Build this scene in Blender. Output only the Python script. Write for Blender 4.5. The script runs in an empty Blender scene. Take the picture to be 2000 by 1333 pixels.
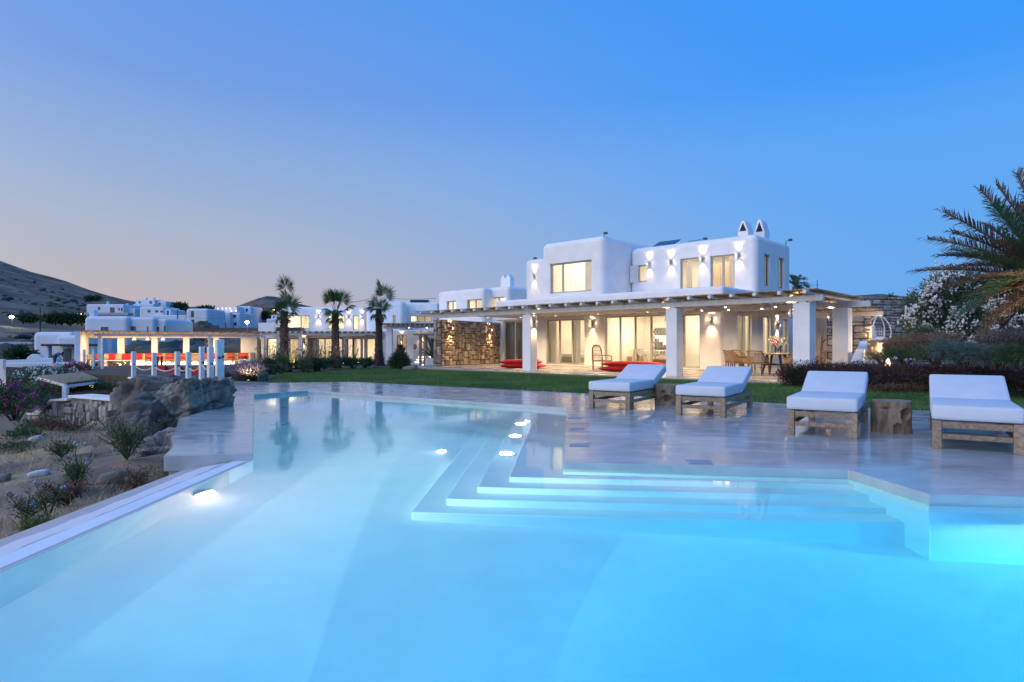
import bpy, bmesh, math, random
import numpy as np
from mathutils import Vector, Matrix, noise
R = math.radians
random.seed(7); rng = np.random.default_rng(7)
sc = bpy.context.scene
col = sc.collection

# ------------------------------------------------------------------ camera, sky, exposure
FPX, HZ, CAMH = 1222.0, 674.0, 1.15
cam_d = bpy.data.cameras.new('camera'); cam = bpy.data.objects.new('camera', cam_d); col.objects.link(cam)
cam.location = (0, 0, CAMH); cam.rotation_euler = (R(90), 0, 0)
cam_d.sensor_width = 36; cam_d.lens = FPX * 36 / 2000; cam_d.shift_y = 7.5 / 2000
cam_d.clip_start = 0.05; cam_d.clip_end = 5000
sc.camera = cam

def build_world():
    w = bpy.data.worlds.new('World'); sc.world = w; w.use_nodes = True
    nt = w.node_tree; nd = nt.nodes; lk = nt.links
    bg = nd['Background']
    tc = nd.new('ShaderNodeTexCoord')
    sep = nd.new('ShaderNodeSeparateXYZ'); lk.new(tc.outputs['Generated'], sep.inputs[0])
    def ramp(stops):
        r = nd.new('ShaderNodeValToRGB'); r.color_ramp.interpolation = 'EASE'
        el = r.color_ramp.elements
        while len(el) > 1: el.remove(el[-1])
        for i, (p, c) in enumerate(stops):
            e = el[0] if i == 0 else el.new(p)
            e.position = p; e.color = tuple(srgb(x) for x in c) + (1,)
        r.color_ramp.interpolation = 'LINEAR'
        lk.new(sep.outputs['Z'], r.inputs[0]); return r
    # sky towards the afterglow, and sky away from it (position = sine of elevation)
    glow = ramp([(0, (208, 184, 176)), (.045, (198, 182, 180)), (.09, (188, 182, 188)), (.16, (172, 183, 203)), (.25, (149, 176, 217)), (.36, (118, 159, 226)), (.5, (96, 154, 233)), (.75, (80, 150, 238)), (1, (70, 146, 242))])
    away = ramp([(0, (118, 168, 226)), (.06, (108, 170, 236)), (.15, (104, 170, 240)), (.28, (92, 166, 246)), (.36, (66, 156, 250)), (.48, (56, 152, 250)), (.75, (60, 148, 246)), (1, (70, 146, 242))])
    # horizontal bearing to the afterglow
    nrm = nd.new('ShaderNodeVectorMath'); nrm.operation = 'MULTIPLY'; nrm.inputs[1].default_value = (1, 1, 0)
    lk.new(tc.outputs['Generated'], nrm.inputs[0])
    n2 = nd.new('ShaderNodeVectorMath'); n2.operation = 'NORMALIZE'; lk.new(nrm.outputs[0], n2.inputs[0])
    dt = nd.new('ShaderNodeVectorMath'); dt.operation = 'DOT_PRODUCT'; lk.new(n2.outputs[0], dt.inputs[0])
    a = R(-62); dt.inputs[1].default_value = (math.sin(a), math.cos(a), 0)
    mr = nd.new('ShaderNodeMapRange'); mr.interpolation_type = 'SMOOTHSTEP'
    mr.inputs[1].default_value = -.1; mr.inputs[2].default_value = 1.0
    lk.new(dt.outputs['Value'], mr.inputs[0])
    mx = nd.new('ShaderNodeMix'); mx.data_type = 'RGBA'
    lk.new(mr.outputs[0], mx.inputs[0]); lk.new(away.outputs[0], mx.inputs[6]); lk.new(glow.outputs[0], mx.inputs[7])
    # the afterglow itself, over the place where the sun went down (left of the frame)
    sd = nd.new('ShaderNodeVectorMath'); sd.operation = 'DOT_PRODUCT'; lk.new(tc.outputs['Generated'], sd.inputs[0])
    g = R(-102); sd.inputs[1].default_value = (math.sin(g)*.992, math.cos(g)*.992, .12)
    m0 = nd.new('ShaderNodeMath'); m0.operation = 'MAXIMUM'; m0.inputs[1].default_value = 0; lk.new(sd.outputs['Value'], m0.inputs[0])
    m1 = nd.new('ShaderNodeMath'); m1.operation = 'POWER'; m1.inputs[1].default_value = 5; lk.new(m0.outputs[0], m1.inputs[0])
    sx = nd.new('ShaderNodeMix'); sx.data_type = 'RGBA'; sx.blend_type = 'ADD'; sx.inputs[7].default_value = (1.25, 1.05, 1.05, 1); sx.clamp_result = False
    lk.new(m1.outputs[0], sx.inputs[0]); lk.new(mx.outputs[2], sx.inputs[6])
    lk.new(sx.outputs[2], bg.inputs[0]); bg.inputs[1].default_value = 1.0
def srgb(v):
    v /= 255.0
    return v / 12.92 if v <= .04045 else ((v + .055) / 1.055) ** 2.4
build_world()
sun_d = bpy.data.lights.new('afterglow', 'SUN'); sun_d.energy = 1.25; sun_d.angle = R(75); sun_d.color = (1.0, .92, .86)   # the wide glow of the sun just gone down
sun = bpy.data.objects.new('afterglow', sun_d); col.objects.link(sun); _a, _e = R(-128), R(32)
sun.rotation_euler = Vector((-math.sin(_a)*math.cos(_e), -math.cos(_a)*math.cos(_e), -math.sin(_e))).to_track_quat('-Z', 'Y').to_euler()
sc.view_settings.view_transform = 'Standard'; sc.view_settings.look = 'None'
sc.view_settings.exposure = 0.0; sc.view_settings.gamma = 1.0; sc.view_settings.use_curve_mapping = False
cy = sc.cycles
cy.use_denoising = True; cy.max_bounces = 9; cy.diffuse_bounces = 4; cy.glossy_bounces = 4
cy.transmission_bounces = 8; cy.transparent_max_bounces = 14; cy.sample_clamp_indirect = 4.0
cy.caustics_reflective = False; cy.caustics_refractive = True; cy.blur_glossy = .5

# ------------------------------------------------------------------ helpers
def gp(px, py, z=0.0):            # a point seen at that pixel of the photograph, on the level z
    Y = FPX * (CAMH - z) / (py - HZ); return Vector(((px - 1000) / FPX * Y, Y, z))
def at(px, py, Y):                # a point seen at that pixel, Y metres in front
    return Vector(((px - 1000) / FPX * Y, Y, CAMH + Y * (HZ - py) / FPX))
def unref(px, py, depth, wz=-.07):  # a point under water at a true depth
    s = gp(px, py, wz); hd = math.hypot(s.x, s.y); i = math.atan2(hd, CAMH - wz)
    t = math.asin(math.sin(i) / 1.333); k = (hd + depth * math.tan(t)) / hd
    return Vector((s.x * k, s.y * k, wz - depth))

def props(o, label=None, cat=None, group=None, kind=None):
    if label: o['label'] = label
    if cat: o['category'] = cat
    if group: o['group'] = group
    if kind: o['kind'] = kind
    return o
def thing(name, label, cat, loc=(0, 0, 0), rz=0.0, group=None, scale=None):
    o = bpy.data.objects.new(name, None); col.objects.link(o); o.empty_display_size = .2
    o.location = loc; o.rotation_euler = (0, 0, rz)
    if scale: o.scale = scale
    return props(o, label, cat, group)
kids = {}
def link(name, me, parent=None):
    o = bpy.data.objects.new(name, me); col.objects.link(o)
    if parent is not None: o.parent = parent; kids.setdefault(parent.name, []).append(o)
    return o
def copy_tree(o, loc=None, rz=None, label=None, parent=None, scale=None, group=None):
    c = o.copy(); col.objects.link(c)
    if parent is not None: c.parent = parent; kids.setdefault(parent.name, []).append(c)
    if loc is not None: c.location = loc
    if rz is not None: c.rotation_euler = (0, 0, rz)
    if scale: c.scale = scale
    if label: c['label'] = label
    if group: c['group'] = group
    for ch in list(kids.get(o.name, [])): copy_tree(ch, parent=c)
    return c

def flat_normals(o):              # keeps wide faces flat beside rounded edges
    w = o.modifiers.new('weighted', 'WEIGHTED_NORMAL'); w.mode = 'FACE_AREA'; w.weight = 100; w.keep_sharp = True
    return o
class MB:
    """collects simple solids and links them as one mesh object"""
    def __init__(s): s.v = []; s.f = []
    def add(s, vs, fs, M=None):
        b = len(s.v)
        s.v += [tuple(M @ Vector(p)) if M is not None else tuple(p) for p in vs]
        s.f += [tuple(b + i for i in f) for f in fs]; return s
    def box(s, x0, x1, y0, y1, z0, z1, M=None):
        return s.add([(x0,y0,z0),(x1,y0,z0),(x1,y1,z0),(x0,y1,z0),(x0,y0,z1),(x1,y0,z1),(x1,y1,z1),(x0,y1,z1)],
                     [(3,2,1,0),(4,5,6,7),(0,1,5,4),(1,2,6,5),(2,3,7,6),(3,0,4,7)], M)
    def prism(s, poly, z0, z1, M=None):
        n = len(poly); area = sum(poly[i][0]*poly[(i+1)%n][1]-poly[(i+1)%n][0]*poly[i][1] for i in range(n))
        if area < 0: poly = poly[::-1]
        vs = [(p[0],p[1],z0) for p in poly] + [(p[0],p[1],z1) for p in poly]
        return s.add(vs, [tuple(range(n-1,-1,-1)), tuple(range(n,2*n))] + [(i,(i+1)%n,n+(i+1)%n,n+i) for i in range(n)], M)
    def tube(s, pts, r, n=8, cap=True, M=None):
        pts = [Vector(p) for p in pts]; k = len(pts)
        rs = r if isinstance(r, (list, tuple)) else [r]*k
        vs = []; up = Vector((0,0,1)); prev = None
        for i, p in enumerate(pts):
            d = (pts[min(i+1,k-1)] - pts[max(i-1,0)]).normalized()
            if prev is None:
                a = d.orthogonal() if abs(d.z) > .95 else d.cross(up)
            else: a = prev - d * prev.dot(d)
            a.normalize(); prev = a; b = d.cross(a)
            for j in range(n):
                t = 2*math.pi*(j+.5)/n
                vs.append(p + (a*math.cos(t) + b*math.sin(t)) * rs[i])
        fs = [(i*n+j, i*n+(j+1)%n, (i+1)*n+(j+1)%n, (i+1)*n+j) for i in range(k-1) for j in range(n)]
        if cap: fs += [tuple(range(n-1,-1,-1)), tuple(range((k-1)*n, k*n))]
        return s.add(vs, fs, M)
    def bar(s, p, q, w, h):       # rectangular bar between two points
        p = Vector(p); q = Vector(q); d = (q-p); L = d.length; d.normalize()
        a = d.cross(Vector((0,0,1)))
        if a.length < 1e-3: a = Vector((1,0,0))
        a.normalize(); b = a.cross(d)
        M = Matrix((a, d, b)).transposed().to_4x4(); M.translation = p
        return s.box(-w/2, w/2, 0, L, -h/2, h/2, M)
    def lathe(s, prof, n=20, M=None):
        vs = [(r*math.cos(2*math.pi*j/n), r*math.sin(2*math.pi*j/n), z) for r, z in prof for j in range(n)]
        k = len(prof)
        fs = [(i*n+j, i*n+(j+1)%n, (i+1)*n+(j+1)%n, (i+1)*n+j) for i in range(k-1) for j in range(n)]
        fs += [tuple(range(n-1,-1,-1)), tuple(range((k-1)*n, k*n))]
        return s.add(vs, fs, M)
    def mesh(s, name, m, smooth=False, bevel=0, seg=2, angle=35):
        me = bpy.data.meshes.new(name); me.from_pydata(s.v, [], s.f)
        if bevel:
            bm = bmesh.new(); bm.from_mesh(me)
            es = [e for e in bm.edges if len(e.link_faces) == 2 and e.calc_face_angle(0) > .5]
            bmesh.ops.bevel(bm, geom=es, offset=bevel, segments=seg, profile=.5, affect='EDGES', clamp_overlap=True)
            bm.to_mesh(me); bm.free()
        if smooth or bevel:
            me.polygons.foreach_set('use_smooth', [True]*len(me.polygons)); me.set_sharp_from_angle(angle=R(angle))
        if m: me.materials.append(m)
        return me
    def build(s, name, m, parent=None, **k):
        o = link(name, s.mesh(name, m, **k), parent)
        if k.get('bevel'): flat_normals(o)
        return o

def npmesh(name, V, F, m):        # vertices (N,3), faces (K,n)
    V = np.asarray(V, np.float32); F = np.asarray(F, np.int32)
    me = bpy.data.meshes.new(name)
    me.vertices.add(len(V)); me.vertices.foreach_set('co', V.ravel())
    k, n = F.shape
    me.loops.add(k*n); me.loops.foreach_set('vertex_index', F.ravel())
    me.polygons.add(k); me.polygons.foreach_set('loop_start', np.arange(0, k*n, n, dtype=np.int32))
    me.update(calc_edges=True); me.validate()
    if m: me.materials.append(m)
    return me

# ------------------------------------------------------------------ materials
mats = {}
def mat(name, c1, c2=None, rough=.7, scale=6.0, detail=6, bump=0.0, bscale=None, bdist=.02, metal=0.0, spec=None, stretch=(1,1,1), rvar=0.0, coord='Object', rand=0.0, trans=0.0, emit=None, es=0.0, c3=None, lo=.35, hi=.65, dist=0.0):
    if name in mats: return mats[name]
    m = bpy.data.materials.new(name); mats[name] = m; m.use_nodes = True
    nt = m.node_tree; nd = nt.nodes; lk = nt.links; b = nd['Principled BSDF']
    b.inputs['Base Color'].default_value = (*c1, 1); b.inputs['Roughness'].default_value = rough; b.inputs['Metallic'].default_value = metal
    if spec is not None: b.inputs['Specular IOR Level'].default_value = spec
    if emit: b.inputs['Emission Color'].default_value = (*emit, 1); b.inputs['Emission Strength'].default_value = es
    tc = nd.new('ShaderNodeTexCoord'); mp = nd.new('ShaderNodeMapping'); mp.inputs['Scale'].default_value = stretch
    if coord == 'World':
        g = nd.new('ShaderNodeNewGeometry'); lk.new(g.outputs['Position'], mp.inputs[0])
    else: lk.new(tc.outputs[coord], mp.inputs[0])
    nz = nd.new('ShaderNodeTexNoise'); nz.inputs['Scale'].default_value = scale; nz.inputs['Detail'].default_value = detail; nz.inputs['Distortion'].default_value = dist
    lk.new(mp.outputs[0], nz.inputs['Vector'])
    out = None
    if c2:
        rp = nd.new('ShaderNodeValToRGB'); e = rp.color_ramp.elements
        e[0].position = lo; e[0].color = (*c1, 1); e[1].position = hi; e[1].color = (*c2, 1)
        if c3: x = e.new((lo+hi)/2); x.color = (*c3, 1)
        lk.new(nz.outputs['Fac'], rp.inputs[0]); out = rp.outputs[0]
    if rand:
        oi = nd.new('ShaderNodeObjectInfo'); mr = nd.new('ShaderNodeMapRange'); mr.inputs[3].default_value = 1-rand; mr.inputs[4].default_value = 1+rand
        lk.new(oi.outputs['Random'], mr.inputs[0]); hs = nd.new('ShaderNodeHueSaturation'); lk.new(mr.outputs[0], hs.inputs['Value'])
        if out: lk.new(out, hs.inputs['Color'])
        else: hs.inputs['Color'].default_value = (*c1, 1)
        out = hs.outputs[0]
    if out: lk.new(out, b.inputs['Base Color'])
    if rvar:
        mr = nd.new('ShaderNodeMapRange'); mr.inputs[1].default_value = .3; mr.inputs[2].default_value = .7
        mr.inputs[3].default_value = max(.02, rough-rvar); mr.inputs[4].default_value = rough+rvar
        lk.new(nz.outputs['Fac'], mr.inputs[0]); lk.new(mr.outputs[0], b.inputs['Roughness'])
    if bump:
        n2 = nz
        if bscale:
            n2 = nd.new('ShaderNodeTexNoise'); n2.inputs['Scale'].default_value = bscale; n2.inputs['Detail'].default_value = 8; lk.new(mp.outputs[0], n2.inputs['Vector'])
        bp = nd.new('ShaderNodeBump'); bp.inputs['Strength'].default_value = bump; bp.inputs['Distance'].default_value = bdist
        lk.new(n2.outputs['Fac'], bp.inputs['Height']); lk.new(bp.outputs[0], b.inputs['Normal'])
    if trans:                     # thin leaves and cloth let light through
        tr = nd.new('ShaderNodeBsdfTranslucent'); mx = nd.new('ShaderNodeMixShader'); mx.inputs[0].default_value = trans
        if out: lk.new(out, tr.inputs[0])
        else: tr.inputs[0].default_value = (*c1, 1)
        lk.new(b.outputs[0], mx.inputs[1]); lk.new(tr.outputs[0], mx.inputs[2]); lk.new(mx.outputs[0], nd['Material Output'].inputs[0])
    return m
def emis(name, c, s):
    if name in mats: return mats[name]
    m = bpy.data.materials.new(name); mats[name] = m; m.use_nodes = True; nt = m.node_tree
    e = nt.nodes.new('ShaderNodeEmission'); e.inputs[0].default_value = (*c, 1); e.inputs[1].default_value = s
    nt.links.new(e.outputs[0], nt.nodes['Material Output'].inputs[0]); return m
def glass_mat(name, tint=(.97,.98,.98), ior=1.45):
    m = bpy.data.materials.new(name); mats[name] = m; m.use_nodes = True; nt = m.node_tree; nd = nt.nodes; lk = nt.links
    t = nd.new('ShaderNodeBsdfTransparent'); t.inputs[0].default_value = (*tint, 1)
    g = nd.new('ShaderNodeBsdfGlossy'); g.inputs['Roughness'].default_value = .01
    f = nd.new('ShaderNodeFresnel'); f.inputs[0].default_value = ior
    x = nd.new('ShaderNodeMixShader'); lk.new(f.outputs[0], x.inputs[0]); lk.new(t.outputs[0], x.inputs[1]); lk.new(g.outputs[0], x.inputs[2])
    lk.new(x.outputs[0], nd['Material Output'].inputs[0]); return m
WARM = (1.0, .70, .38)
PLASTER = mat('white plaster', (.86,.85,.83), (.79,.78,.76), .85, 1.6, bump=.12, bscale=9)
PLASTER_FAR = mat('shade blue plaster far', (.68,.72,.76), (.60,.64,.68), .9, .4)  # blue dusk shade of the far houses is mixed into this plaster colour
ROOM = mat('room plaster', (.78,.74,.66), None, .9)
FRAME = mat('window paint', (.44,.41,.35), (.38,.35,.30), .45, 8)
FRAME_WARM = mat('brown frame', (.24,.17,.11), (.19,.13,.09), .5, 8)
GLASS = glass_mat('window glass')
WHITEWOOD = mat('white painted wood', (.78,.76,.73), (.66,.64,.60), .55, 5, stretch=(1,1,1), bump=.15, bscale=30)
REED = mat('reed mat', (.50,.37,.22), (.33,.23,.12), .85, 30, stretch=(1,8,1), bump=.6)
CLOTH = mat('cushion cloth', (.62,.66,.70), (.58,.62,.66), .9, 5, bump=.10, bscale=160)
WOOD = mat('weathered teak', (.38,.27,.175), (.22,.16,.11), .75, 9, stretch=(3,3,3), bump=.5, bscale=26, rand=.18)
STUMPW = mat('stump wood', (.36,.26,.17), (.16,.11,.075), .75, 6, stretch=(1.6,1.6,.6), bump=.8, bscale=9, dist=1.2)
STONE = mat('field stone', (.42,.33,.24), (.25,.20,.15), .85, 5, bump=.7, bscale=14, rand=.32)
STONE_GREY = mat('grey stone', (.42,.37,.31), (.26,.235,.21), .85, 6, bump=.7, bscale=16, rand=.36)
MORTAR = mat('wall mortar', (.13,.11,.085), (.085,.07,.055), .95, 9, bump=.6)
MORTAR_LIGHT = mat('pale mortar', (.33,.29,.24), (.20,.175,.15), .95, 9, bump=.6)
RED = mat('red cloth', (.50,.012,.012), (.42,.008,.010), .85, 7, bump=.15, bscale=60)
BEIGE = mat('beige cloth', (.42,.35,.25), (.36,.29,.20), .9, 9)
RATTAN = mat('rattan', (.26,.14,.06), (.14,.07,.03), .6, 40, bump=.6)
STEEL = mat('brushed metal', (.42,.38,.33), None, .35, metal=.9)
DARK = mat('dark metal', (.035,.033,.032), None, .5)
ROPE = mat('rope', (.62,.56,.48), (.42,.38,.32), .9, 60, bump=.6)
CURTAIN = mat('curtain', (.66,.64,.60), None, .9, trans=.35)
BROWNCURT = mat('brown curtain', (.36,.29,.20), None, .9, trans=.2)
WHITE = mat('white lacquer', (.8,.8,.79), None, .35)
LAMPGLOW = emis('lamp glow', (1,.80,.52), 10)
SPOTGLOW = emis('spot glow', (1,.82,.56), 6)
BULB = emis('bulb', (1,.86,.62), 40)
STRIP = emis('led strip', (1,.78,.46), 7)

SCONCE_C = (1, .64, .31)
def spot(parent, loc, aim, power, size=70, blend=.7, colr=WARM, r=.02):
    d = bpy.data.lights.new('spot', 'SPOT'); d.energy = power; d.color = colr; d.spot_size = R(size); d.spot_blend = blend; d.shadow_soft_size = r
    o = bpy.data.objects.new('lamp_light', d); col.objects.link(o); o.location = loc
    o.rotation_euler = Vector(aim).to_track_quat('-Z', 'Y').to_euler()
    if parent is not None: o.parent = parent; kids.setdefault(parent.name, []).append(o)
    return o
def point(parent, loc, power, colr=WARM, r=.1):
    d = bpy.data.lights.new('point', 'POINT'); d.energy = power; d.color = colr; d.shadow_soft_size = r
    o = bpy.data.objects.new('lamp_light', d); col.objects.link(o); o.location = loc
    if parent is not None: o.parent = parent; kids.setdefault(parent.name, []).append(o)
    return o
def area(parent, loc, aim, sx, sy, power, colr=WARM, spread=180):
    d = bpy.data.lights.new('area', 'AREA'); d.shape = 'RECTANGLE'; d.size = sx; d.size_y = sy; d.energy = power; d.color = colr; d.spread = R(spread)
    o = bpy.data.objects.new('lamp_light', d); col.objects.link(o); o.location = loc
    o.rotation_euler = Vector(aim).to_track_quat('-Z', 'Y').to_euler()
    if parent is not None: o.parent = parent; kids.setdefault(parent.name, []).append(o)
    return o

def cutbody(name, parent, m, box, r, cuts, bottom_sharp=True, seg=5):
    """a solid block with rounded corners, openings and rooms cut out of it"""
    x0,x1,y0,y1,z0,z1 = box
    me = MB().box(*box).mesh(name, None)
    bm = bmesh.new(); bm.from_mesh(me)
    if r:
        es = [e for e in bm.edges if not all(abs(v.co.z-z0) < 1e-5 for v in e.verts)]
        bmesh.ops.bevel(bm, geom=es, offset=r, segments=seg, profile=.5, affect='EDGES')
    bm.to_mesh(me); bm.free()
    o = bpy.data.objects.new('tmp', me); col.objects.link(o); tmp = []
    for c in cuts:
        cm = MB().box(*c).mesh('cut', None); co = bpy.data.objects.new('cut', cm); col.objects.link(co); tmp.append(co)
        md = o.modifiers.new('b', 'BOOLEAN'); md.operation = 'DIFFERENCE'; md.object = co; md.solver = 'EXACT'
    dg = bpy.context.evaluated_depsgraph_get(); dg.update()
    res = bpy.data.meshes.new_from_object(o.evaluated_get(dg)); res.name = name
    for t in tmp: me2 = t.data; bpy.data.objects.remove(t); bpy.data.meshes.remove(me2)
    bpy.data.objects.remove(o)
    res.materials.clear(); res.materials.append(m)
    res.polygons.foreach_set('use_smooth', [True]*len(res.polygons)); res.set_sharp_from_angle(angle=R(28))
    return flat_normals(link(name, res, parent))

def window(parent, M, w, h, cols=2, rows=1, m=None, fw=.07, name='window', depth=.07, pane=GLASS, splits=None):
    """frame lying in the plane x (across) z (up) of M, outside towards -y; pane is its sub-part"""
    m = m or FRAME; mb = MB(); hy = depth/2
    mb.box(0, fw, -hy, hy, 0, h, M); mb.box(w-fw, w, -hy, hy, 0, h, M)
    mb.box(fw, w-fw, -hy, hy, 0, fw, M); mb.box(fw, w-fw, -hy, hy, h-fw, h, M)
    xs = splits or [w*i/cols for i in range(1, cols)]
    for x in xs: mb.box(x-fw*.75, x+fw*.75, -hy+.004, hy-.004, fw, h-fw, M)
    for i in range(1, rows): z = h*i/rows; mb.box(fw, w-fw, -hy+.006, hy-.006, z-fw*.5, z+fw*.5, M)
    f = mb.build(name, m, parent)
    edges = [fw] + [x for x in xs] + [w-fw]
    for i in range(len(edges)-1):
        MB().add([(edges[i],0,fw),(edges[i+1],0,fw),(edges[i+1],0,h-fw),(edges[i],0,h-fw)], [(0,1,2,3)], M).build('pane', pane, f)
    return f
def T(x, y, z, rz=0): return Matrix.Translation((x, y, z)) @ Matrix.Rotation(rz, 4, 'Z')
def curtain(parent, M, w, h, m=None, folds=None, amp=.05, name='curtain'):
    n = max(16, int((folds or w*7) * 8)); vs = []; fs = []
    for i in range(n+1):
        x = w*i/n; y = amp*math.sin(2*math.pi*(folds or w*7)*i/n) + random.uniform(-.008, .008)
        vs += [(x, y, 0), (x, y*.8, h)]
    fs = [(2*i, 2*i+2, 2*i+3, 2*i+1) for i in range(n)]
    return MB().add(vs, fs, M).build(name, m or CURTAIN, parent, smooth=True, angle=80)
# ------------------------------------------------------------------ the lie of the land
def sm(a, b, x): t = np.clip((x-a)/(b-a), 0, 1); return t*t*(3-2*t)
RIDGE_PX = np.array([-3000,-900,-400,-100,0,60,110,180,240,330,400,450,480,500,520,545,575,610,700,900,1300,1690,1720,1900,2500,5000.])
RIDGE_PY = np.array([560,470,440,480,510,533,547,568,583,598,600,603,591,583,577,581,592,602,612,618,600,578,575,590,600,600.])
def fbm(x, y, s, oct=4):
    r = np.zeros_like(x); a = 1.0
    for k in range(oct):
        ph = k*1.7
        r += a*(np.sin(x*s+ph+1.3*np.sin(y*s*.7+ph*2))*np.sin(y*s*1.1+ph*3+1.1*np.sin(x*s*.9-ph))); s *= 2.07; a *= .5
    return r
def ground_z(x, y):
    x = np.asarray(x, float); y = np.asarray(y, float)
    yy = np.maximum(y, 1.0)
    px = 1000 + FPX*x/yy
    rz = CAMH + 650*(HZ - np.interp(px, RIDGE_PX, RIDGE_PY))/FPX
    t = np.clip((y-75)/(650-75), 0, 1)
    prof = .55*t + .45*t*t
    low = -3.8 + .2*sm(-9,-24,x)*sm(-9, -24, x) * sm(60, 30, y)
    low = low + 2.4*sm(36, 50, y) + .9*sm(52, 70, y)
    z = low + (rz-low)*prof*sm(60, 110, y)
    far = sm(90, 300, y)
    z += far*(fbm(x, y, .021)*1.6 + fbm(x, y, .09, 3)*.5) + sm(40, 60, y)*.12*fbm(x, y, .3, 3)
    z = np.where(y > 650, z*(1-.9*sm(650, 1500, y)), z)
    return z
def grid_mesh(name, xs, ys, zf, m):
    X, Yg = np.meshgrid(xs, ys); Z = zf(X, Yg)
    V = np.stack([X, Yg, Z], -1).reshape(-1, 3); nx = len(xs); ny = len(ys)
    i = np.arange(nx*(ny-1)).reshape(ny-1, nx)[:, :-1].ravel()
    F = np.stack([i, i+1, i+nx+1, i+nx], 1)
    me = npmesh(name, V, F, m); me.polygons.foreach_set('use_smooth', [True]*len(me.polygons)); return me
HILL = mat('hill scrub', (.035,.040,.032), (.19,.148,.10), 1.0, .09, 12, coord='World', c3=(.095,.082,.062), lo=.38, hi=.62, bump=1.0, bscale=.5, stretch=(1,.55,1))
u_ = np.linspace(-1, 1, 260); xs = np.sinh(u_*4.6)/np.sinh(4.6)*1500
ys = np.concatenate([np.linspace(-60, 40, 40), 40+np.sinh(np.linspace(0, 1, 230)*3.6)/np.sinh(3.6)*2200])
props(link('ground', grid_mesh('ground', xs, ys, ground_z, HILL)), kind='structure')

# dry slope beside the infinity edge
def slope_z(x, y):
    x = np.asarray(x, float); y = np.asarray(y, float)
    z = -.34 - .05*np.clip(-3.4-x, 0, 9) - .16*np.clip(-9.5-x, 0, 30) - .05*np.clip(y-14, 0, 30)
    z += .10*fbm(x, y, .8, 3) + .035*fbm(x+3, y, 2.9, 4)
    return z - .25*sm(5.5, 3.0, y)*sm(-6, -4, x)
def slope_sheet(x, y):
    xb = np.interp(y, [6.5, 8.2, 9.76, 10.9, 12.6, 17, 20.4], [-3.75, -4.45, -5.15, -5.4, -7.0, -9.1, -9.6])
    return np.where((y > 6.3) & (x > xb + .1), -3.1, slope_z(x, y))
SLOPE = mat('dry slope soil', (.16,.105,.078), (.44,.30,.16), .95, 1.1, 9, coord='World', c3=(.28,.195,.125), lo=.36, hi=.62, bump=1.0, bscale=14)
props(link('dry_slope', grid_mesh('dry_slope', np.linspace(-26, -3.3, 190), np.linspace(-3, 26, 220), slope_sheet, SLOPE)), kind='structure')

# ------------------------------------------------------------------ pool deck, basin, water, infinity edge
POOL = [(-2.78,-1.0), (-2.74,6.62), (-6.02,14.62), (-5.15,15.75), (1.0,11.42), (.50,6.14), (3.10,5.76), (3.22,4.83), (5.5,4.55), (5.5,-1.0)]
def cement():
    m = bpy.data.materials.new('polished cement'); m.use_nodes = True; nt = m.node_tree; nd = nt.nodes; lk = nt.links; b = nd['Principled BSDF']
    g = nd.new('ShaderNodeNewGeometry'); mp = nd.new('ShaderNodeMapping'); mp.inputs['Rotation'].default_value = (0,0,.6); mp.inputs['Scale'].default_value = (1,1.9,1); lk.new(g.outputs['Position'], mp.inputs[0])
    n1 = nd.new('ShaderNodeTexNoise'); n1.inputs['Scale'].default_value = 1.1; n1.inputs['Detail'].default_value = 9; n1.inputs['Distortion'].default_value = 1.6; lk.new(mp.outputs[0], n1.inputs[0])
    n2 = nd.new('ShaderNodeTexNoise'); n2.inputs['Scale'].default_value = 2.6; n2.inputs['Detail'].default_value = 5; n2.inputs['Distortion'].default_value = 1.2; lk.new(mp.outputs[0], n2.inputs[0])
    r = nd.new('ShaderNodeValToRGB'); e = r.color_ramp.elements; e[0].position = .33; e[0].color = (.36,.385,.385,1); e[1].position = .68; e[1].color = (.49,.515,.505,1); lk.new(n1.outputs[0], r.inputs[0]); lk.new(r.outputs[0], b.inputs['Base Color'])
    a = nd.new('ShaderNodeMath'); a.operation = 'ADD'; lk.new(n1.outputs[0], a.inputs[0]); lk.new(n2.outputs[0], a.inputs[1])
    mr = nd.new('ShaderNodeMapRange'); mr.inputs[1].default_value = .75; mr.inputs[2].default_value = 1.25; mr.inputs[3].default_value = .10; mr.inputs[4].default_value = .24; lk.new(a.outputs[0], mr.inputs[0]); lk.new(mr.outputs[0], b.inputs['Roughness'])
    n3 = nd.new('ShaderNodeTexNoise'); n3.inputs['Scale'].default_value = 1.9; n3.inputs['Detail'].default_value = 1.6; lk.new(mp.outputs[0], n3.inputs[0])
    bp = nd.new('ShaderNodeBump'); bp.inputs['Strength'].default_value = 1.0; bp.inputs['Distance'].default_value = .0014; lk.new(n3.outputs[0], bp.inputs['Height']); lk.new(bp.outputs[0], b.inputs['Normal'])
    b.inputs['Specular IOR Level'].default_value = 1.0
    return m
CEMENT = cement()
LAWN_FRONT = [(-7.46,19.05), (-4.95,19.5), (8.35,10.2), (15,5.55)]
deck = [(-2.74,6.62), (-3.62,6.5), (-3.85,7.1), (-4.23,7.75), (-4.42,8.2), (-5.2,9.76), (-5.35,10.9), (-7.2,12.6), (-9.3,17.0), (-9.6,20.4)] + LAWN_FRONT + [(15,-4), (5.5,-4), (5.5,4.55), (3.22,4.83), (3.10,5.76), (.50,6.14), (1.0,11.42), (-5.15,15.75), (-6.02,14.62)]
props(MB().prism(deck, -.17, 0).build('pool_deck', CEMENT, bevel=.012, seg=2), kind='structure')
props(MB().box(-4, 5.49, -5, -1.0, -.17, 0).build('pool_deck', CEMENT, bevel=.012), kind='structure')
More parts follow.
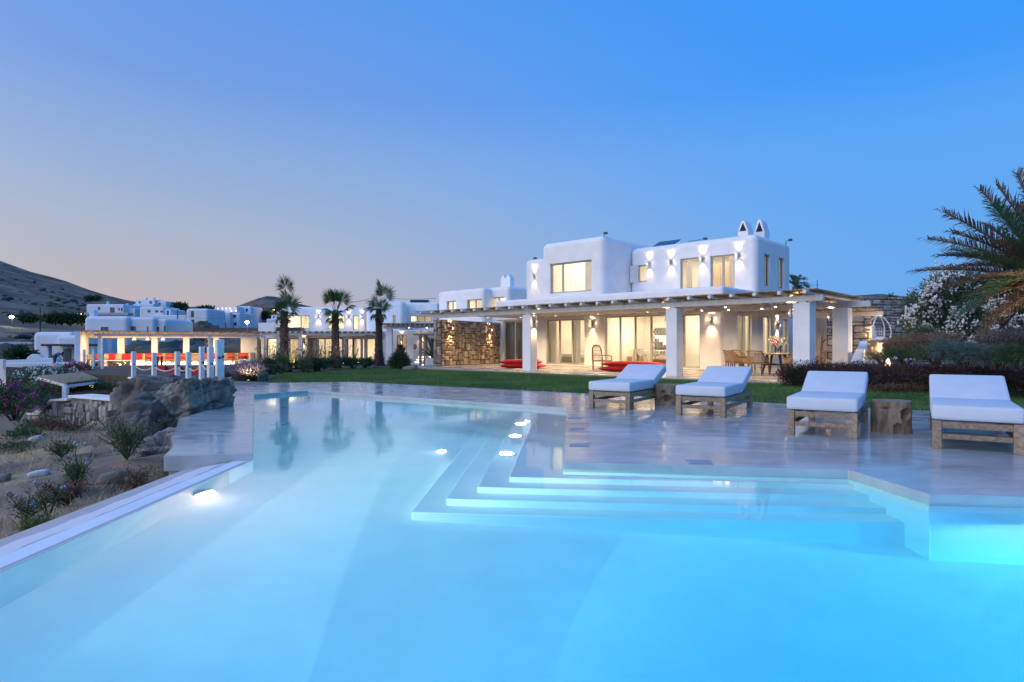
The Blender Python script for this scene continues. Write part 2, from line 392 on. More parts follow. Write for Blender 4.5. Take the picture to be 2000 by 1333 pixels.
# blocks that carry the deck edge above the slope
props(MB().prism([(-2.76,6.58), (-3.60,6.56), (-3.80,7.12), (-3.9,7.9), (-4.0,9.0), (-4.6,10.0), (-6.05,14.6)], -1.5, -.171).build('deck_foundation', mat('grey render', (.42,.42,.46), (.34,.34,.38), .8, 3)), kind='structure')
POOLM = mat('pool plaster', (.86,.87,.87), (.80,.81,.82), .7, 2.0)
mb = MB(); n = len(POOL)
def floor_z(x, y):            # shallow on the left, deep end on the right
    return -.64 - .48*sm(-3.0, -.6, x) - 1.85*sm(-1.8, 6.0, x)*sm(8.5, -1.0, y)
xs_ = np.linspace(-6.3, 5.6, 60); ys_ = np.linspace(-1.1, 15.9, 80)
fl = grid_mesh('pool_floor', xs_, ys_, floor_z, POOLM); props(link('pool_floor', fl), kind='structure')
for i in range(n):
    a = Vector((*POOL[i], 0)); b = Vector((*POOL[(i+1) % n], 0)); d = (b-a).normalized(); nr = Vector((d.y, -d.x, 0))  # outwards? polygon order is clockwise
    q = [a-d*.002, b+d*.002, b+d*.002-nr*.2, a-d*.002-nr*.2]
    mb.prism([(p.x, p.y) for p in q], -3.02, -.075 if i == 0 else -.172)
props(mb.build('pool_basin', POOLM), kind='structure')
for i, (d, a, b) in enumerate([(.25,.53,.08), (.45,.83,.28), (.65,1.10,.48), (.85,1.38,.68)]):
    poly = [(.5-a, 6.13-b), (.5-a+.47, 11.6), (1.2, 11.8), (1.2, 6.6), (3.4, 6.3), (3.3, 5.75-b)]
    props(MB().prism(poly, -2.9-.002*i, -.07-d).build('pool_step', POOLM, bevel=.02), kind='structure')

def water_mat():
    m = bpy.data.materials.new('pool water'); m.use_nodes = True; nt = m.node_tree; nd = nt.nodes; lk = nt.links
    nd.remove(nd['Principled BSDF']); out = nd['Material Output']
    g = nd.new('ShaderNodeBsdfGlass'); g.inputs['IOR'].default_value = 1.333; g.inputs['Roughness'].default_value = .052
    ge = nd.new('ShaderNodeNewGeometry'); nz = nd.new('ShaderNodeTexNoise'); nz.inputs['Scale'].default_value = 3.2; nz.inputs['Detail'].default_value = 3; lk.new(ge.outputs['Position'], nz.inputs[0])
    bp = nd.new('ShaderNodeBump'); bp.inputs['Strength'].default_value = .05; bp.inputs['Distance'].default_value = .02; lk.new(nz.outputs[0], bp.inputs['Height']); lk.new(bp.outputs[0], g.inputs['Normal'])
    lk.new(g.outputs[0], out.inputs['Surface'])
    v = nd.new('ShaderNodeVolumeAbsorption'); v.inputs[0].default_value = (.10,.90,.99,1); v.inputs[1].default_value = WATER_ABS
    lk.new(v.outputs[0], out.inputs['Volume']); return m
WATER_ABS = .44
W_ = [(-2.795,-1.02), (-2.757,6.60), (-6.04,14.62), (-5.15,15.78), (1.02,11.43), (.52,6.16), (3.12,5.78), (3.24,4.85), (5.52,4.57), (5.52,-1.02)]
props(MB().prism(W_, -3.00, -.07).build('pool_water', water_mat()), kind='structure')

def ledge_mat():
    m = bpy.data.materials.new('infinity ledge'); m.use_nodes = True; nt = m.node_tree; nd = nt.nodes; lk = nt.links; b = nd['Principled BSDF']
    g = nd.new('ShaderNodeNewGeometry'); s = nd.new('ShaderNodeSeparateXYZ'); lk.new(g.outputs['Position'], s.inputs[0])
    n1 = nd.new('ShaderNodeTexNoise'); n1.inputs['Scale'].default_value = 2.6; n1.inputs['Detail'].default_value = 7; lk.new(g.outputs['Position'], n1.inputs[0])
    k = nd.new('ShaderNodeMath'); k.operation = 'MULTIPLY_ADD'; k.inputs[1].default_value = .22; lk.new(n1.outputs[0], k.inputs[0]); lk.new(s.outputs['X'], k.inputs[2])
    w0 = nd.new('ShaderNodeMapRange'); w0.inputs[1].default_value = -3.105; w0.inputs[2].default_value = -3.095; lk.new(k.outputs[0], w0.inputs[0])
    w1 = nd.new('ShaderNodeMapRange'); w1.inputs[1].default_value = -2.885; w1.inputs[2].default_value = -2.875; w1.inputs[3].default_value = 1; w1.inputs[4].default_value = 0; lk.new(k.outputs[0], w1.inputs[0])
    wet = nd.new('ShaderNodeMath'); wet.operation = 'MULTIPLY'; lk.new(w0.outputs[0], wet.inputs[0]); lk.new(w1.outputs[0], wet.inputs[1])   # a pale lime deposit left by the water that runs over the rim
    ro = nd.new('ShaderNodeMapRange'); ro.inputs[3].default_value = .40; ro.inputs[4].default_value = .45; lk.new(wet.outputs[0], ro.inputs[0]); lk.new(ro.outputs[0], b.inputs['Roughness'])
    n2 = nd.new('ShaderNodeTexNoise'); n2.inputs['Scale'].default_value = 2; n2.inputs['Detail'].default_value = 8; n2.inputs['Distortion'].default_value = 1.5; lk.new(g.outputs['Position'], n2.inputs[0])
    r = nd.new('ShaderNodeValToRGB'); e = r.color_ramp.elements; e[0].position = .3; e[0].color = (.40,.40,.43,1); e[1].position = .7; e[1].color = (.50,.49,.52,1); lk.new(n2.outputs[0], r.inputs[0])
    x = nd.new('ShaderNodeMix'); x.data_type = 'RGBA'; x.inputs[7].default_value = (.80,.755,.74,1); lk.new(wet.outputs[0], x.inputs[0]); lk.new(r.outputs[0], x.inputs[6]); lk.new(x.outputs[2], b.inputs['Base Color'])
    bp = nd.new('ShaderNodeBump'); bp.inputs['Strength'].default_value = .12; bp.inputs['Distance'].default_value = .01; lk.new(n2.outputs[0], bp.inputs['Height']); lk.new(bp.outputs[0], b.inputs['Normal'])
    b.inputs['Specular IOR Level'].default_value = .8
    return m
prof = [(-2.762,-1.0), (-2.762,-.079), (-2.80,-.073), (-2.84,-.078), (-2.98,-.084), (-3.20,-.120), (-3.42,-.152), (-3.45,-.18), (-3.45,-1.2)]
k = len(prof); mb = MB(); ya, yb = -4.0, 6.545
mb.add([(x, ya, z) for x, z in prof] + [(x + (.02 if i < 3 else 0), yb, z) for i, (x, z) in enumerate(prof)],
       [tuple(range(k)), tuple(range(2*k-1, k-1, -1))] + [(i, k+i, k+(i+1) % k, (i+1) % k) for i in range(k)])
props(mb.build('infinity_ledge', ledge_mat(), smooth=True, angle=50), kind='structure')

# things under water
inlet = MB().lathe([(.01,0), (.085,0), (.095,.006), (.095,.016), (.07,.022), (.03,.016), (.01,.016)], 20).mesh('pool_inlet', WHITE, smooth=True)
for px, py, dep, lb in [(1187,931,.25,'round white pool inlet under the left end of the long deck edge'), (1541,943,.25,'round white pool inlet under the right end of the long deck edge'),
                    (1362,995,.85,'round white pool inlet on the blue floor below the two near deck inlets'), (1975,1004,.6,'round white pool inlet beside the bright glow at the right edge'), (787,866,1.22,'small bright disc on the pool floor, nearer of two'), (803,823,1.22,'small bright disc on the pool floor, farther of two')]:
    p = unref(px, py, dep)
    o = link('pool_inlet', inlet); o.location = (p.x, p.y, -.07-dep+.006); props(o, lb, 'pool inlet', 'pool inlets')
lid = MB().box(-.11,.11,-.11,.11,0,.004).box(-.09,.09,-.09,.09,.004,.006).mesh('skimmer_lid', mat('lid cement', (.34,.35,.38), None, .45))
for px, py, lb in [(1131,870,'small square skimmer lid in the deck, nearest to its corner'), (1127,838,'small square skimmer lid second from the deck corner'), (1123,817,'small square skimmer lid farthest from the deck corner'), (1366,903,'small square skimmer lid midway along the front deck edge')]:
    o = link('skimmer_lid', lid); o.location = gp(px, py, 0) + Vector((0, 0, .001)); props(o, lb, 'skimmer lid', 'skimmer lids in the deck'); o.rotation_euler.z = -.1
COOL = (.93, .97, 1.0)
def pool_light(loc, aim, power, lb, size=.16, spread=150, colr=COOL, halo=0):
    t = thing('pool_light', lb, 'pool light', loc, group='underwater pool lights')
    q = Vector(aim).to_track_quat('Z', 'Y').to_matrix().to_4x4()
    MB().lathe([(.04,-.02), (size*.75,-.02), (size*.75,.012), (size*.62,.018), (.04,.018)], 20, q).build('housing', STEEL, t, smooth=True)
    MB().lathe([(.01,.019), (size*.6,.019), (size*.5,.03), (.01,.036)], 20, q).build('lens', emis('pool lens', COOL, 30), t, smooth=True)
    if halo: point(t, Vector(aim).normalized()*.10, halo, colr, .05)      # the domed lens also throws light sideways
    a = bpy.data.lights.new('pool', 'AREA'); a.shape = 'DISK'; a.size = size; a.energy = power; a.color = colr; a.spread = R(spread)
    o = bpy.data.objects.new('lamp_light', a); col.objects.link(o); o.location = Vector(aim).normalized()*.06; o.rotation_euler = Vector(aim).to_track_quat('-Z', 'Y').to_euler(); o.parent = t
pool_light((-2.73, 5.50, -.42), (1, -.30, -.55), 900, 'glowing round pool light in the infinity edge wall', halo=120, spread=180, colr=(1,.52,.36))
for q_, lb_ in (((990,888), 'glowing step light nearest to the deck corner'), ((1007,853), 'glowing step light, middle of three on the pool steps'), ((1017,829.5), 'glowing step light farthest along the pool steps')):
    p = unref(q_[0], q_[1], .45); pool_light((p.x, p.y, -.51), (-.12, 0, 1), 9, lb_, .15, 170, halo=7)
pool_light((.30, 10.4, -.40), (-1, -.35, -.12), 420, 'pool light in the riser at the far end of the steps', .08, 180, colr=(1,.55,.40))
pool_light((4.2, 4.60, -.55), (-.15, -.7, -1), 120, 'bright pool light at the right edge of the water', spread=180, colr=(.50,.84,1))
pool_light((-.86, 8.2, -.98), (-1, -.35, .08), 400, 'added pool light in the lowest step facing the infinity edge', .07, 180, colr=(1,.55,.40))  # lamp added to brighten the inner wall of the infinity edge
for y_, lb_ in ((-.4, 'pool light in the right pool wall nearest the camera'), (1.5, 'pool light in the middle of the right pool wall'), (3.2, 'pool light in the right pool wall farthest from the camera')): pool_light((5.44, y_, -.80), (-.7, -.12, -1), 190, lb_, spread=165, colr=(.0,.43,1))

# ------------------------------------------------------------------ lawn and terrace floor
# villa frame: u runs along the facade to the left, v into the house
O_ = Vector((9.225, 27.362, 0)); UU = Vector((-.7287, .6849, 0)); VV = Vector((.6849, .7287, 0))
def hp(u, v, z=0): return O_ + UU*u + VV*v + Vector((0, 0, z))
VROT = math.atan2(-.6849, .7287)
def vl(u, v, z=0): return (-u, v, z)                 # the same point in the villa's own axes
TER = [hp(14.5,-6.9), hp(12.6,-7.9), hp(5.4,-7.6), hp(-1.4,-7.7), hp(-8.5,-7.7), hp(-8.5,2), hp(.2,12), hp(15.5,12)]
TERR = mat('terrace cement', (.46,.42,.37), (.36,.33,.29), .28, 1.2, 8, bump=.1, rvar=.1)
props(MB().prism([(p.x, p.y) for p in TER], -.6, .06).build('terrace_floor', TERR, bevel=.01), kind='structure')
tl = [hp(14.5,-6.95), hp(12.6,-7.95), hp(5.4,-7.65), hp(-1.4,-7.75), hp(-7.2,-7.75)]
lawn_poly = [(-7.46,19.05), (-4.95,19.5), (8.35,10.2), (13.5,6.6), (14.5,12.5), (11.5,17.5)] + [(p.x, p.y) for p in tl[::-1]] + [(-4.5,30.5), (-7.2,29.5), (-9.0,24)]
LAWNB = mat('lawn soil', (.030,.085,.022), (.05,.11,.03), 1, 3, coord='World')
props(MB().prism(lawn_poly, -.5, .004).build('lawn', LAWNB), kind='structure')
props(MB().prism([(-9.3,17.2), (-7.46,19.1), (-9.0,24), (-7.2,29.5), (-4.5,30.5), (-3.2,34.5), (-9,38), (-22,36), (-22,28), (-9.7,20.5)], -.8, -.01).build('garden_bed', mat('bed soil', (.06,.045,.03), (.10,.08,.055), 1, 4, bump=.8, coord='World')), kind='structure')
# raised garden soil on the right
def bed_z(x, y):
    x = np.asarray(x, float); y = np.asarray(y, float)
    d = (x-11.5)*.80 + (y-17)*.25
    return -.02 + 1.25*sm(-.5, 7, d) + .05*fbm(x, y, 1.1, 3) + .5*sm(5, 14, d)
xs = np.linspace(10, 34, 60); ys = np.linspace(5, 42, 70)
def bed_mask(x, y):
    z = bed_z(x, y); inside = (x-9.225)*(-.7287) + (y-27.36)*.6849      # u coordinate
    v = (x-9.225)*.6849 + (y-27.36)*.7287
    z = np.where((inside > -8.2) & (v > -8.2), -.7, z)
    lawnside = (x < 13.3+np.clip(y-7,0,6)*.12) & (y < 12.5)
    return np.where(lawnside | ((x < 12.6) & (y < 17)) , np.minimum(z, -.25), z)
props(link('garden_slope', grid_mesh('garden_slope', xs, ys, bed_mask, mats['bed soil'])), kind='structure')

def in_poly(P, poly):
    x, y = P[:, 0], P[:, 1]; c = np.zeros(len(P), bool); j = len(poly)-1
    for i in range(len(poly)):
        xi, yi = poly[i]; xj, yj = poly[j]
        c ^= ((yi > y) != (yj > y)) & (x < (xj-xi)*(y-yi)/(yj-yi+1e-9)+xi); j = i
    return c
def blades(P, h, w, lean, m, name, zf=None):
    n = len(P); a = rng.uniform(0, 2*np.pi, n); hh = h*rng.uniform(.55, 1.25, n)
    z0 = zf(P[:, 0], P[:, 1]) if zf else np.zeros(n)
    d = np.stack([np.cos(a), np.sin(a)], 1); ln = rng.normal(0, lean, (n, 2))*hh[:, None]
    V = np.zeros((n, 3, 3)); V[:, 0, :2] = P - d*w/2; V[:, 1, :2] = P + d*w/2; V[:, 2, :2] = P + ln
    V[:, 0, 2] = z0; V[:, 1, 2] = z0; V[:, 2, 2] = z0 + hh
    return npmesh(name, V.reshape(-1, 3), np.arange(3*n).reshape(-1, 3), m)
P = np.stack([rng.uniform(-9.2, 15, 420000), rng.uniform(6, 36, 420000)], 1)
P = P[in_poly(P, lawn_poly)]
keep = rng.random(len(P)) < np.clip(18/np.maximum(P[:, 1], 1), .3, 1)
GRASS = mat('grass', (.050,.14,.030), (.15,.26,.066), .7, .5, 6, coord='World', lo=.3, hi=.7, trans=.25)
props(link('grass', blades(P[keep], .06, .022, .45, GRASS, 'grass')), kind='stuff')
# ------------------------------------------------------------------ stone walls
def stone_meshes(m, n=9, bev=.16):
    out = []
    for i in range(n):
        vs = []
        for z in (0, 1):
            for (x, y) in ((0,0),(1,0),(1,1),(0,1)):
                j = .12 if y == 0 else .02
                vs.append((min(1, max(0, x+random.uniform(-j, j))), y + (random.uniform(-.3, .25) if y == 0 else 0), min(1, max(0, z+random.uniform(-j, j)))))
        b = MB().add(vs, [(3,2,1,0),(4,5,6,7),(0,1,5,4),(1,2,6,5),(3,0,4,7)])
        me = b.mesh('stone', m)
        bm = bmesh.new(); bm.from_mesh(me)
        es = [e for e in bm.edges if min(v.co.y for v in e.verts) < .6 and len(e.link_faces) == 2]
        bmesh.ops.bevel(bm, geom=es, offset=bev, segments=1, profile=.5, affect='EDGES', clamp_overlap=True)
        bmesh.ops.subdivide_edges(bm, edges=[e for e in bm.edges if e.calc_length() > .75], cuts=1)
        for v in bm.verts:
            if v.co.y < .5: v.co.y += random.uniform(-.10, .10)
        bmesh.ops.triangulate(bm, faces=bm.faces[:])
        bm.to_mesh(me); bm.free(); out.append(me)
    return out
STONES = stone_meshes(STONE); STONES_GREY = stone_meshes(STONE_GREY)
def pack(L, H, c, sizes, inside=None):
    nx = int(L/c); nz = int(H/c); used = np.zeros((nx, nz), bool); res = []
    for z in range(nz):
        for x in range(nx):
            if used[x, z]: continue
            for (w, h) in random.sample(sizes, len(sizes)) + [(1, 1)]:
                if x+w <= nx and z+h <= nz and not used[x:x+w, z:z+h].any():
                    used[x:x+w, z:z+h] = True
                    if inside is None or inside((x+w/2)*c, (z+h/2)*c): res.append((x*c, z*c, w*c, h*c))
                    break
    return res
SZ = [(2,2),(3,2),(2,3),(2,1),(1,2),(3,1),(3,3),(2,2),(3,2),(4,2),(2,4)]
def stones_on(parent, M, L, H, c, meshes, limit=300, sizes=SZ, inside=None, depth=.10, gap=.026):
    """field stones proud of the mortar; M: x along, z up, outside towards -y"""
    rects = pack(L, H, c, sizes, inside); sc_ = (L/(int(L/c)*c), H/(int(H/c)*c)); rest = MB()
    random.shuffle(rects)
    for i, (x, z, w, h) in enumerate(rects):
        S = M @ Matrix.Translation((x*sc_[0]+gap/2, -depth*random.uniform(.35, .95), z*sc_[1]+gap/2)) @ Matrix.Diagonal((w*sc_[0]-gap, depth*1.2, h*sc_[1]-gap, 1))
        me = random.choice(meshes)
        if i < limit:
            o = link('stone', me, parent); o.matrix_local = S
        else: rest.add([v.co for v in me.vertices], [tuple(p.vertices) for p in me.polygons], S)
    if rest.v: props(rest.build('stone_rest', meshes[0].materials[0], parent), kind='stuff')

# ------------------------------------------------------------------ main villa
villa = thing('main_villa', 'two storey white villa with lit windows behind the lawn', 'house', O_, VROT)
def ub(u0, u1, v0, v1, z0, z1): return (-u1, -u0, v0, v1, z0, z1)
def fu_(px, v):                   # u on the plane v seen at that column
    r = (px-1000)/FPX; bx = O_.x+VV.x*v; by = O_.y+VV.y*v
    return (r*by-bx)/(UU.x-r*UU.y)
def fv_(px, u):
    r = (px-1000)/FPX; bx = O_.x+UU.x*u; by = O_.y+UU.y*u
    return (r*by-bx)/(VV.x-r*VV.y)
def fz_(py, u, v): p = hp(u, v); return CAMH + p.y*(HZ-py)/FPX
cutbody('ground_storey', villa, PLASTER, ub(0, 14, 0, 9, -.3, 3.75), .16,
    [ub(.3, 13.7, .35, 8.7, .1, 2.85), ub(.28, 13.72, .28, 8.72, 3.08, 4.2),
     ub(7.5, 10.1, -.5, .6, .1, 2.52), ub(2.75, 6.25, -.5, .6, .1, 2.58), ub(1.08, 1.95, -.5, .6, .1, 2.55), ub(11.6, 13.35, -.5, .6, .1, 2.55),
     ub(-.5, .6, 1.5, 3.1, .1, 2.58), ub(-.5, .6, 4.45, 5.43, .1, 2.58), ub(-.5, .6, 7.1, 7.9, .1, 2.5)])
cutbody('upper_storey', villa, PLASTER, ub(0, 7.1, 3.7, 8.27, 2.9, 6.52), .3,
    [ub(.3, 6.8, 4.0, 7.97, 3.1, 6.1), ub(2.98, 4.04, 3.2, 4.3, 3.1, 5.66), ub(1.10, 2.36, 3.2, 4.3, 3.1, 5.64), ub(6.05, 6.62, 3.2, 4.3, 4.6, 5.55),
     ub(-.5, .6, 4.64, 5.36, 4.07, 5.64), ub(-.5, .6, 6.52, 7.30, 4.07, 5.65)])
cutbody('cube_storey', villa, PLASTER, ub(7.12, 11.49, 1.22, 8.2, 2.9, 6.98), .32,
    [ub(7.42, 11.19, 1.55, 7.9, 3.1, 6.6), ub(7.94, 10.86, .8, 1.9, 4.06, 5.76)])
cutbody('side_storey', villa, PLASTER, ub(11.51, 15.05, 3.75, 8, 2.9, 6.62), .28, [ub(11.8, 14.7, 4.1, 7.7, 3.1, 6.3), ub(12.1, 13.2, 3.3, 4.4, 3.1, 5.7)])
MB().box(*ub(-2.9, -.02, 9.0, 9.3, -.2, 2.5)).build('rear_wing_wall', PLASTER, villa, bevel=.02)
# inner walls
MB().box(*ub(2.45, 2.55, .36, 8.69, .1, 2.849)).box(*ub(6.7, 6.8, .36, 8.69, .1, 2.849)).box(*ub(10.9, 11.0, .36, 8.69, .1, 2.849)).box(*ub(2.56, 6.69, 4.6, 4.7, .1, 2.848)).build('inner_wall', ROOM, villa)
MB().box(*ub(.35, 13.65, .4, 8.65, .101, .12)).build('floor_slab', mat('floor cement', (.50,.46,.40), None, .35), villa)
fr = lambda u, v, z: T(-u, v, z)                       # facade windows
side = lambda u, v, z: T(-u, v, z, R(90))              # windows in the right wall
window(villa, fr(10.1, .14, .1), 2.6, 2.42, 3)
window(villa, fr(6.25, .14, .1), 3.5, 2.48, 4)
window(villa, fr(1.95, .14, .1), .87, 2.45, 1)
window(villa, fr(13.35, .14, .1), 1.75, 2.45, 2)
window(villa, fr(4.04, 3.84, 3.1), 1.06, 2.56, 1)
window(villa, fr(2.36, 3.84, 3.1), 1.26, 2.54, 2)
window(villa, fr(6.62, 3.84, 4.6), .57, .95, 1)
window(villa, fr(10.86, 1.42, 4.06), 2.92, 1.70, 2, splits=[.82], fw=.085)
window(villa, fr(13.2, 3.9, 3.1), 1.1, 2.6, 1)
window(villa, side(.14, 1.5, .1), 1.6, 2.48, 2); window(villa, side(.14, 4.45, .1), .98, 2.48, 1); window(villa, side(.14, 7.1, .1), .8, 2.4, 1)
window(villa, side(.14, 4.64, 4.07), .72, 1.57, 1); window(villa, side(.14, 6.52, 4.07), .78, 1.58, 1)
# recessed reveals of the side windows are deep: pale blinds stand behind them
for v0, w, z, h in [(4.68,.64,4.12,1.47), (6.56,.70,4.12,1.48)]: MB().box(*ub(.24, .26, v0, v0+w, z, z+h)).build('blind', mat('pale blind', (.62,.58,.50), None, .9), villa)
sh = MB(); u0 = 6.65
for i in range(2): sh.box(*ub(6.66, 7.08, 3.64, 3.67, 4.60, 5.55))
sh.v = sh.v[:8]; sh.f = sh.f[:6]
sh.box(*ub(6.70, 7.04, 3.628, 3.639, 4.64, 5.05)).box(*ub(6.70, 7.04, 3.628, 3.639, 5.10, 5.51)); sh.build('shutter', WHITEWOOD, villa, bevel=.006)
curtain(villa, fr(8.75, 1.75, 3.98), .78, 1.95); curtain(villa, fr(10.75, .48, .13), 1.0, 2.5); curtain(villa, fr(8.6, .5, .13), .45, 2.5)
curtain(villa, fr(3.95, 4.25, 3.12), .3, 2.6); curtain(villa, fr(1.62, 4.25, 3.12), .5, 2.6); curtain(villa, fr(13.3, .5, .13), .8, 2.5)
# chimneys with a hooded mouth
def chimney(px, v, w, h, zb=6.40):
    u = fu_(px, v); p = [(-w/2,0), (w/2,0), (w/2,h*.5), (w*.16,h*.97), (w*.04,h), (-w*.04,h), (-w*.16,h*.97), (-w/2,h*.5)]
    A = Matrix.Rotation(R(90), 4, 'X')
    c = MB().prism(p, -.7, 0, T(-u, v, zb) @ A).build('chimney', PLASTER, villa, bevel=.03)
    MB().prism([(-w*.34,h*.50), (w*.34,h*.50), (0,h*.90)], 0.0, .004, T(-u, v, zb) @ A).build('chimney_mouth_shade', mat('mouth shade', (.02,.02,.022), None, .9), c)  # flat dark plate painted for the shade inside the opening
chimney(1451, 5.0, .54, 1.08); chimney(1483, 6.3, .54, 1.28)
def roof_lamp(u, v, z, L=.5):
    l = MB().bar((-u, v, z-.1), (-u, v, z+.10), .025, .025).bar((-u, v, z+.10), (-u+L, v+.05, z+.15), .025, .025).box(-u+L-.06, -u+L+.10, v-.06, v+.10, z+.10, z+.20)
    return l.build('roof_lamp', DARK, villa)
roof_lamp(fu_(1535, 7.6), 7.6, 6.5, .2); roof_lamp(fu_(1345, 4.2), 4.2, 6.5, .9); roof_lamp(7.3, 1.5, 6.97, .05); roof_lamp(14.7, 4.2, 6.6, .1)
for u, v, w in [(4.2, 7.0, 1.6), (7.6, 6.8, 1.4)]:
    z = 6.5 if u < 7 else 6.95
    MB().add([(-u,v,z+.05),(-u+w,v,z+.05),(-u+w,v+1.0,z+.5),(-u,v+1.0,z+.5),(-u,v,z),(-u+w,v,z),(-u+w,v+1.0,z+.45),(-u,v+1.0,z+.45)], [(0,1,2,3),(7,6,5,4),(0,4,5,1),(1,5,6,2),(2,6,7,3),(3,7,4,0)]).build('solar_panel', mat('solar glass', (.02,.035,.06), None, .15), villa)
# room lights
for u, v, z, sx, sy, p in [(4.5,2.4,2.8,3.0,2.6,95), (8.8,3.5,2.8,3,4,80), (1.2,3.5,2.8,1.5,5,70), (12.4,4,2.8,1.5,4,4), (3.3,5.9,6.05,4.5,2.6,85), (9.3,4.5,6.55,2.6,4,80), (13.2,5.8,6.25,2,2,25)]:
    area(villa, (-u, v, z), (0, 0, -1), sx, sy, p*2.1, (1,.80,.55))
# furniture glimpsed inside
pic = thing('picture_frame', 'dark framed picture on the wall behind the large glass doors', 'picture', hp(6.69, fv_(1227, 6.69), 1.55), VROT+R(-90))
MB().box(-.26,.26,-.03,0,-.36,.36).build('frame', WHITE, pic); MB().box(-.16,.16,-.036,-.031,-.25,.25).build('print', DARK, pic)
br = thing('wall_art', 'dark branching metal wall art seen through the large glass doors', 'wall art', hp(fu_(1291, 4.5), 4.5, .60), VROT)
mb = MB()
for i in range(5):
    x = -.36+.18*i; mb.tube([(x, 0, 0), (x+.04, -.02, .7), (x-.03, 0, 1.5)], .018, 5)
    for k in range(9): z = .15+.15*k; s = (-1)**k; mb.tube([(x, 0, z), (x+s*.10, -.02, z+.12)], .03, 5)
mb.build('branch', DARK, br)
tb = thing('white_table', 'white dining table inside the large glass doors', 'table', hp(fu_(1268, 2.7), 2.7, .12), VROT)
MB().box(-.9,.9,-.45,.45,.70,.74).build('table_top', WHITE, tb, bevel=.01)
for sx in (-.8,.8):
    for sy in (-.36,.36): MB().tube([(sx,sy,0),(sx*.95,sy*.95,.70)], .022, 8).build('leg', WHITE, tb)
def shell_chair(p, rz, lb):
    t = thing('shell_chair', lb, 'chair', p, rz, 'white shell chairs inside')
    n = 9; vs = []; fs = []
    prof = [(-.24,.47,.44),(-.10,.44,.46),(.08,.43,.45),(.20,.50,.43),(.26,.66,.40),(.30,.84,.34)]
    for y, z, w in prof:
        for i in range(n):
            a = (i/(n-1)-.5)*2; vs.append((a*w/2, y-.05*a*a*(y > .1), z+.10*abs(a)**3*(y < .25)))
    k = len(prof); fs = [(i*n+j, i*n+j+1, (i+1)*n+j+1, (i+1)*n+j) for i in range(k-1) for j in range(n-1)]
    MB().add(vs, fs).build('shell', WHITE, t, smooth=True)
    for sx in (-1,1):
        for sy in (-1,1): MB().tube([(sx*.12, sy*.12, .44), (sx*.22, sy*.22, 0)], .014, 6).build('leg', WOOD, t)
    return t
shell_chair(hp(fu_(1255, 1.9), 1.9, .12), VROT+R(180), 'white shell chair left of the other inside the glass doors'); shell_chair(hp(fu_(1280, 1.8), 1.8, .12), VROT+R(170), 'white shell chair right of the other inside the glass doors')
bd = thing('bed', 'white bed seen through the glass door beside the curtains', 'bed', hp(fu_(1122, 3.4), 3.4, .12), VROT)
MB().box(-.9,.9,-1,1,0,.28).build('base', BEIGE, bd, bevel=.02); MB().box(-.88,.88,-.98,.98,.28,.52).build('mattress', CLOTH, bd, bevel=.06, seg=3)
st = thing('staircase', 'white stair rising behind the narrow glass door', 'staircase', hp(fu_(1372, 4.2), 4.2, .12), VROT+R(180))
for i in range(9): MB().box(.25*i, .25*i+.27, 0, .9, .17*i, .17*i+.17).build('step', ROOM, st)
mb = MB()
for i in range(18): mb.tube([(.13*i, -.02, .09*i+.2), (.13*i, -.02, 2.7)], .008, 5)
mb.build('cable_rail', DARK, st)
sf = thing('white_cabinet', 'low white shelf cabinet inside the narrow glass door', 'cabinet', hp(fu_(1350, 3.0), 3.0, .12), VROT)
mb = MB().box(-.8,.8,-.2,.2,.86,.90).box(-.8,.8,.17,.2,0,.86)
for x in (-.8,-.27,.27,.77): mb.box(x, x+.03, -.2, .169, 0, .86)
mb.box(-.76,.76,-.2,.168,.42,.45); mb.build('shelf', WHITE, sf)
sfa = thing('sofa', 'beige sofa low inside the left of the large glass doors', 'sofa', hp(fu_(1218, 3.2), 3.2, .12), VROT)
MB().box(-1.0,1.0,-.42,.42,0,.40).build('base', BEIGE, sfa, bevel=.05); MB().box(-1.0,1.0,.20,.42,.401,.80).build('backrest', BEIGE, sfa, bevel=.06)
for x in (-1.0,.82): MB().box(x,x+.18,-.42,.199,.401,.60).build('armrest', BEIGE, sfa, bevel=.04)
oshf = thing('open_shelf', 'tall white open shelf at the left inside the large glass doors', 'shelf', hp(fu_(1191, 3.9), 3.9, .12), VROT)
mb = MB().box(-.5,-.46,-.15,.15,0,2.3).box(.46,.5,-.15,.15,0,2.3).box(-.459,.459,.12,.15,0,2.3)
for z in (0,.5,1.0,1.5,2.0,2.26): mb.box(-.459,.459,-.15,.119,z,z+.04)
mb.build('shelf', mats['pale oak_'] if 'pale oak_' in mats else mat('pale oak_', (.42,.34,.24), None, .6), oshf)
dr = thing('inner_door', 'grey inner door on the back wall of the curtained bedroom', 'door', hp(fu_(1103, 8.65), 8.6, .12), VROT); MB().box(-.45,.45,-.03,.03,0,2.05).build('door_leaf', FRAME, dr); MB().box(.32,.36,-.07,-.03,1.0,1.03).build('handle', STEEL, dr)
wd_ = thing('wardrobe', 'pale panelled wardrobe inside the upper right doorway', 'wardrobe', hp(fu_(1412, 6.9), 6.9, 3.1), VROT); MB().box(-1.0,1.0,-.3,.3,0,2.5).build('carcass', mats['pale oak_'], wd_)
for i in range(4): MB().box(-.99+.5*i,-.51+.5*i,-.325,-.301,.03,2.46).build('door', mats['pale oak_'], wd_)
hb = thing('upper_bed', 'white bed with a tall headboard inside the upper left doorway', 'bed', hp(fu_(1345, 6.4), 6.4, 3.1), VROT); MB().box(-.9,.9,-1,.9,.1,.55).build('mattress', CLOTH, hb, bevel=.06); MB().box(-1,1,.901,1.0,0,1.15).build('headboard', BEIGE, hb, bevel=.03)
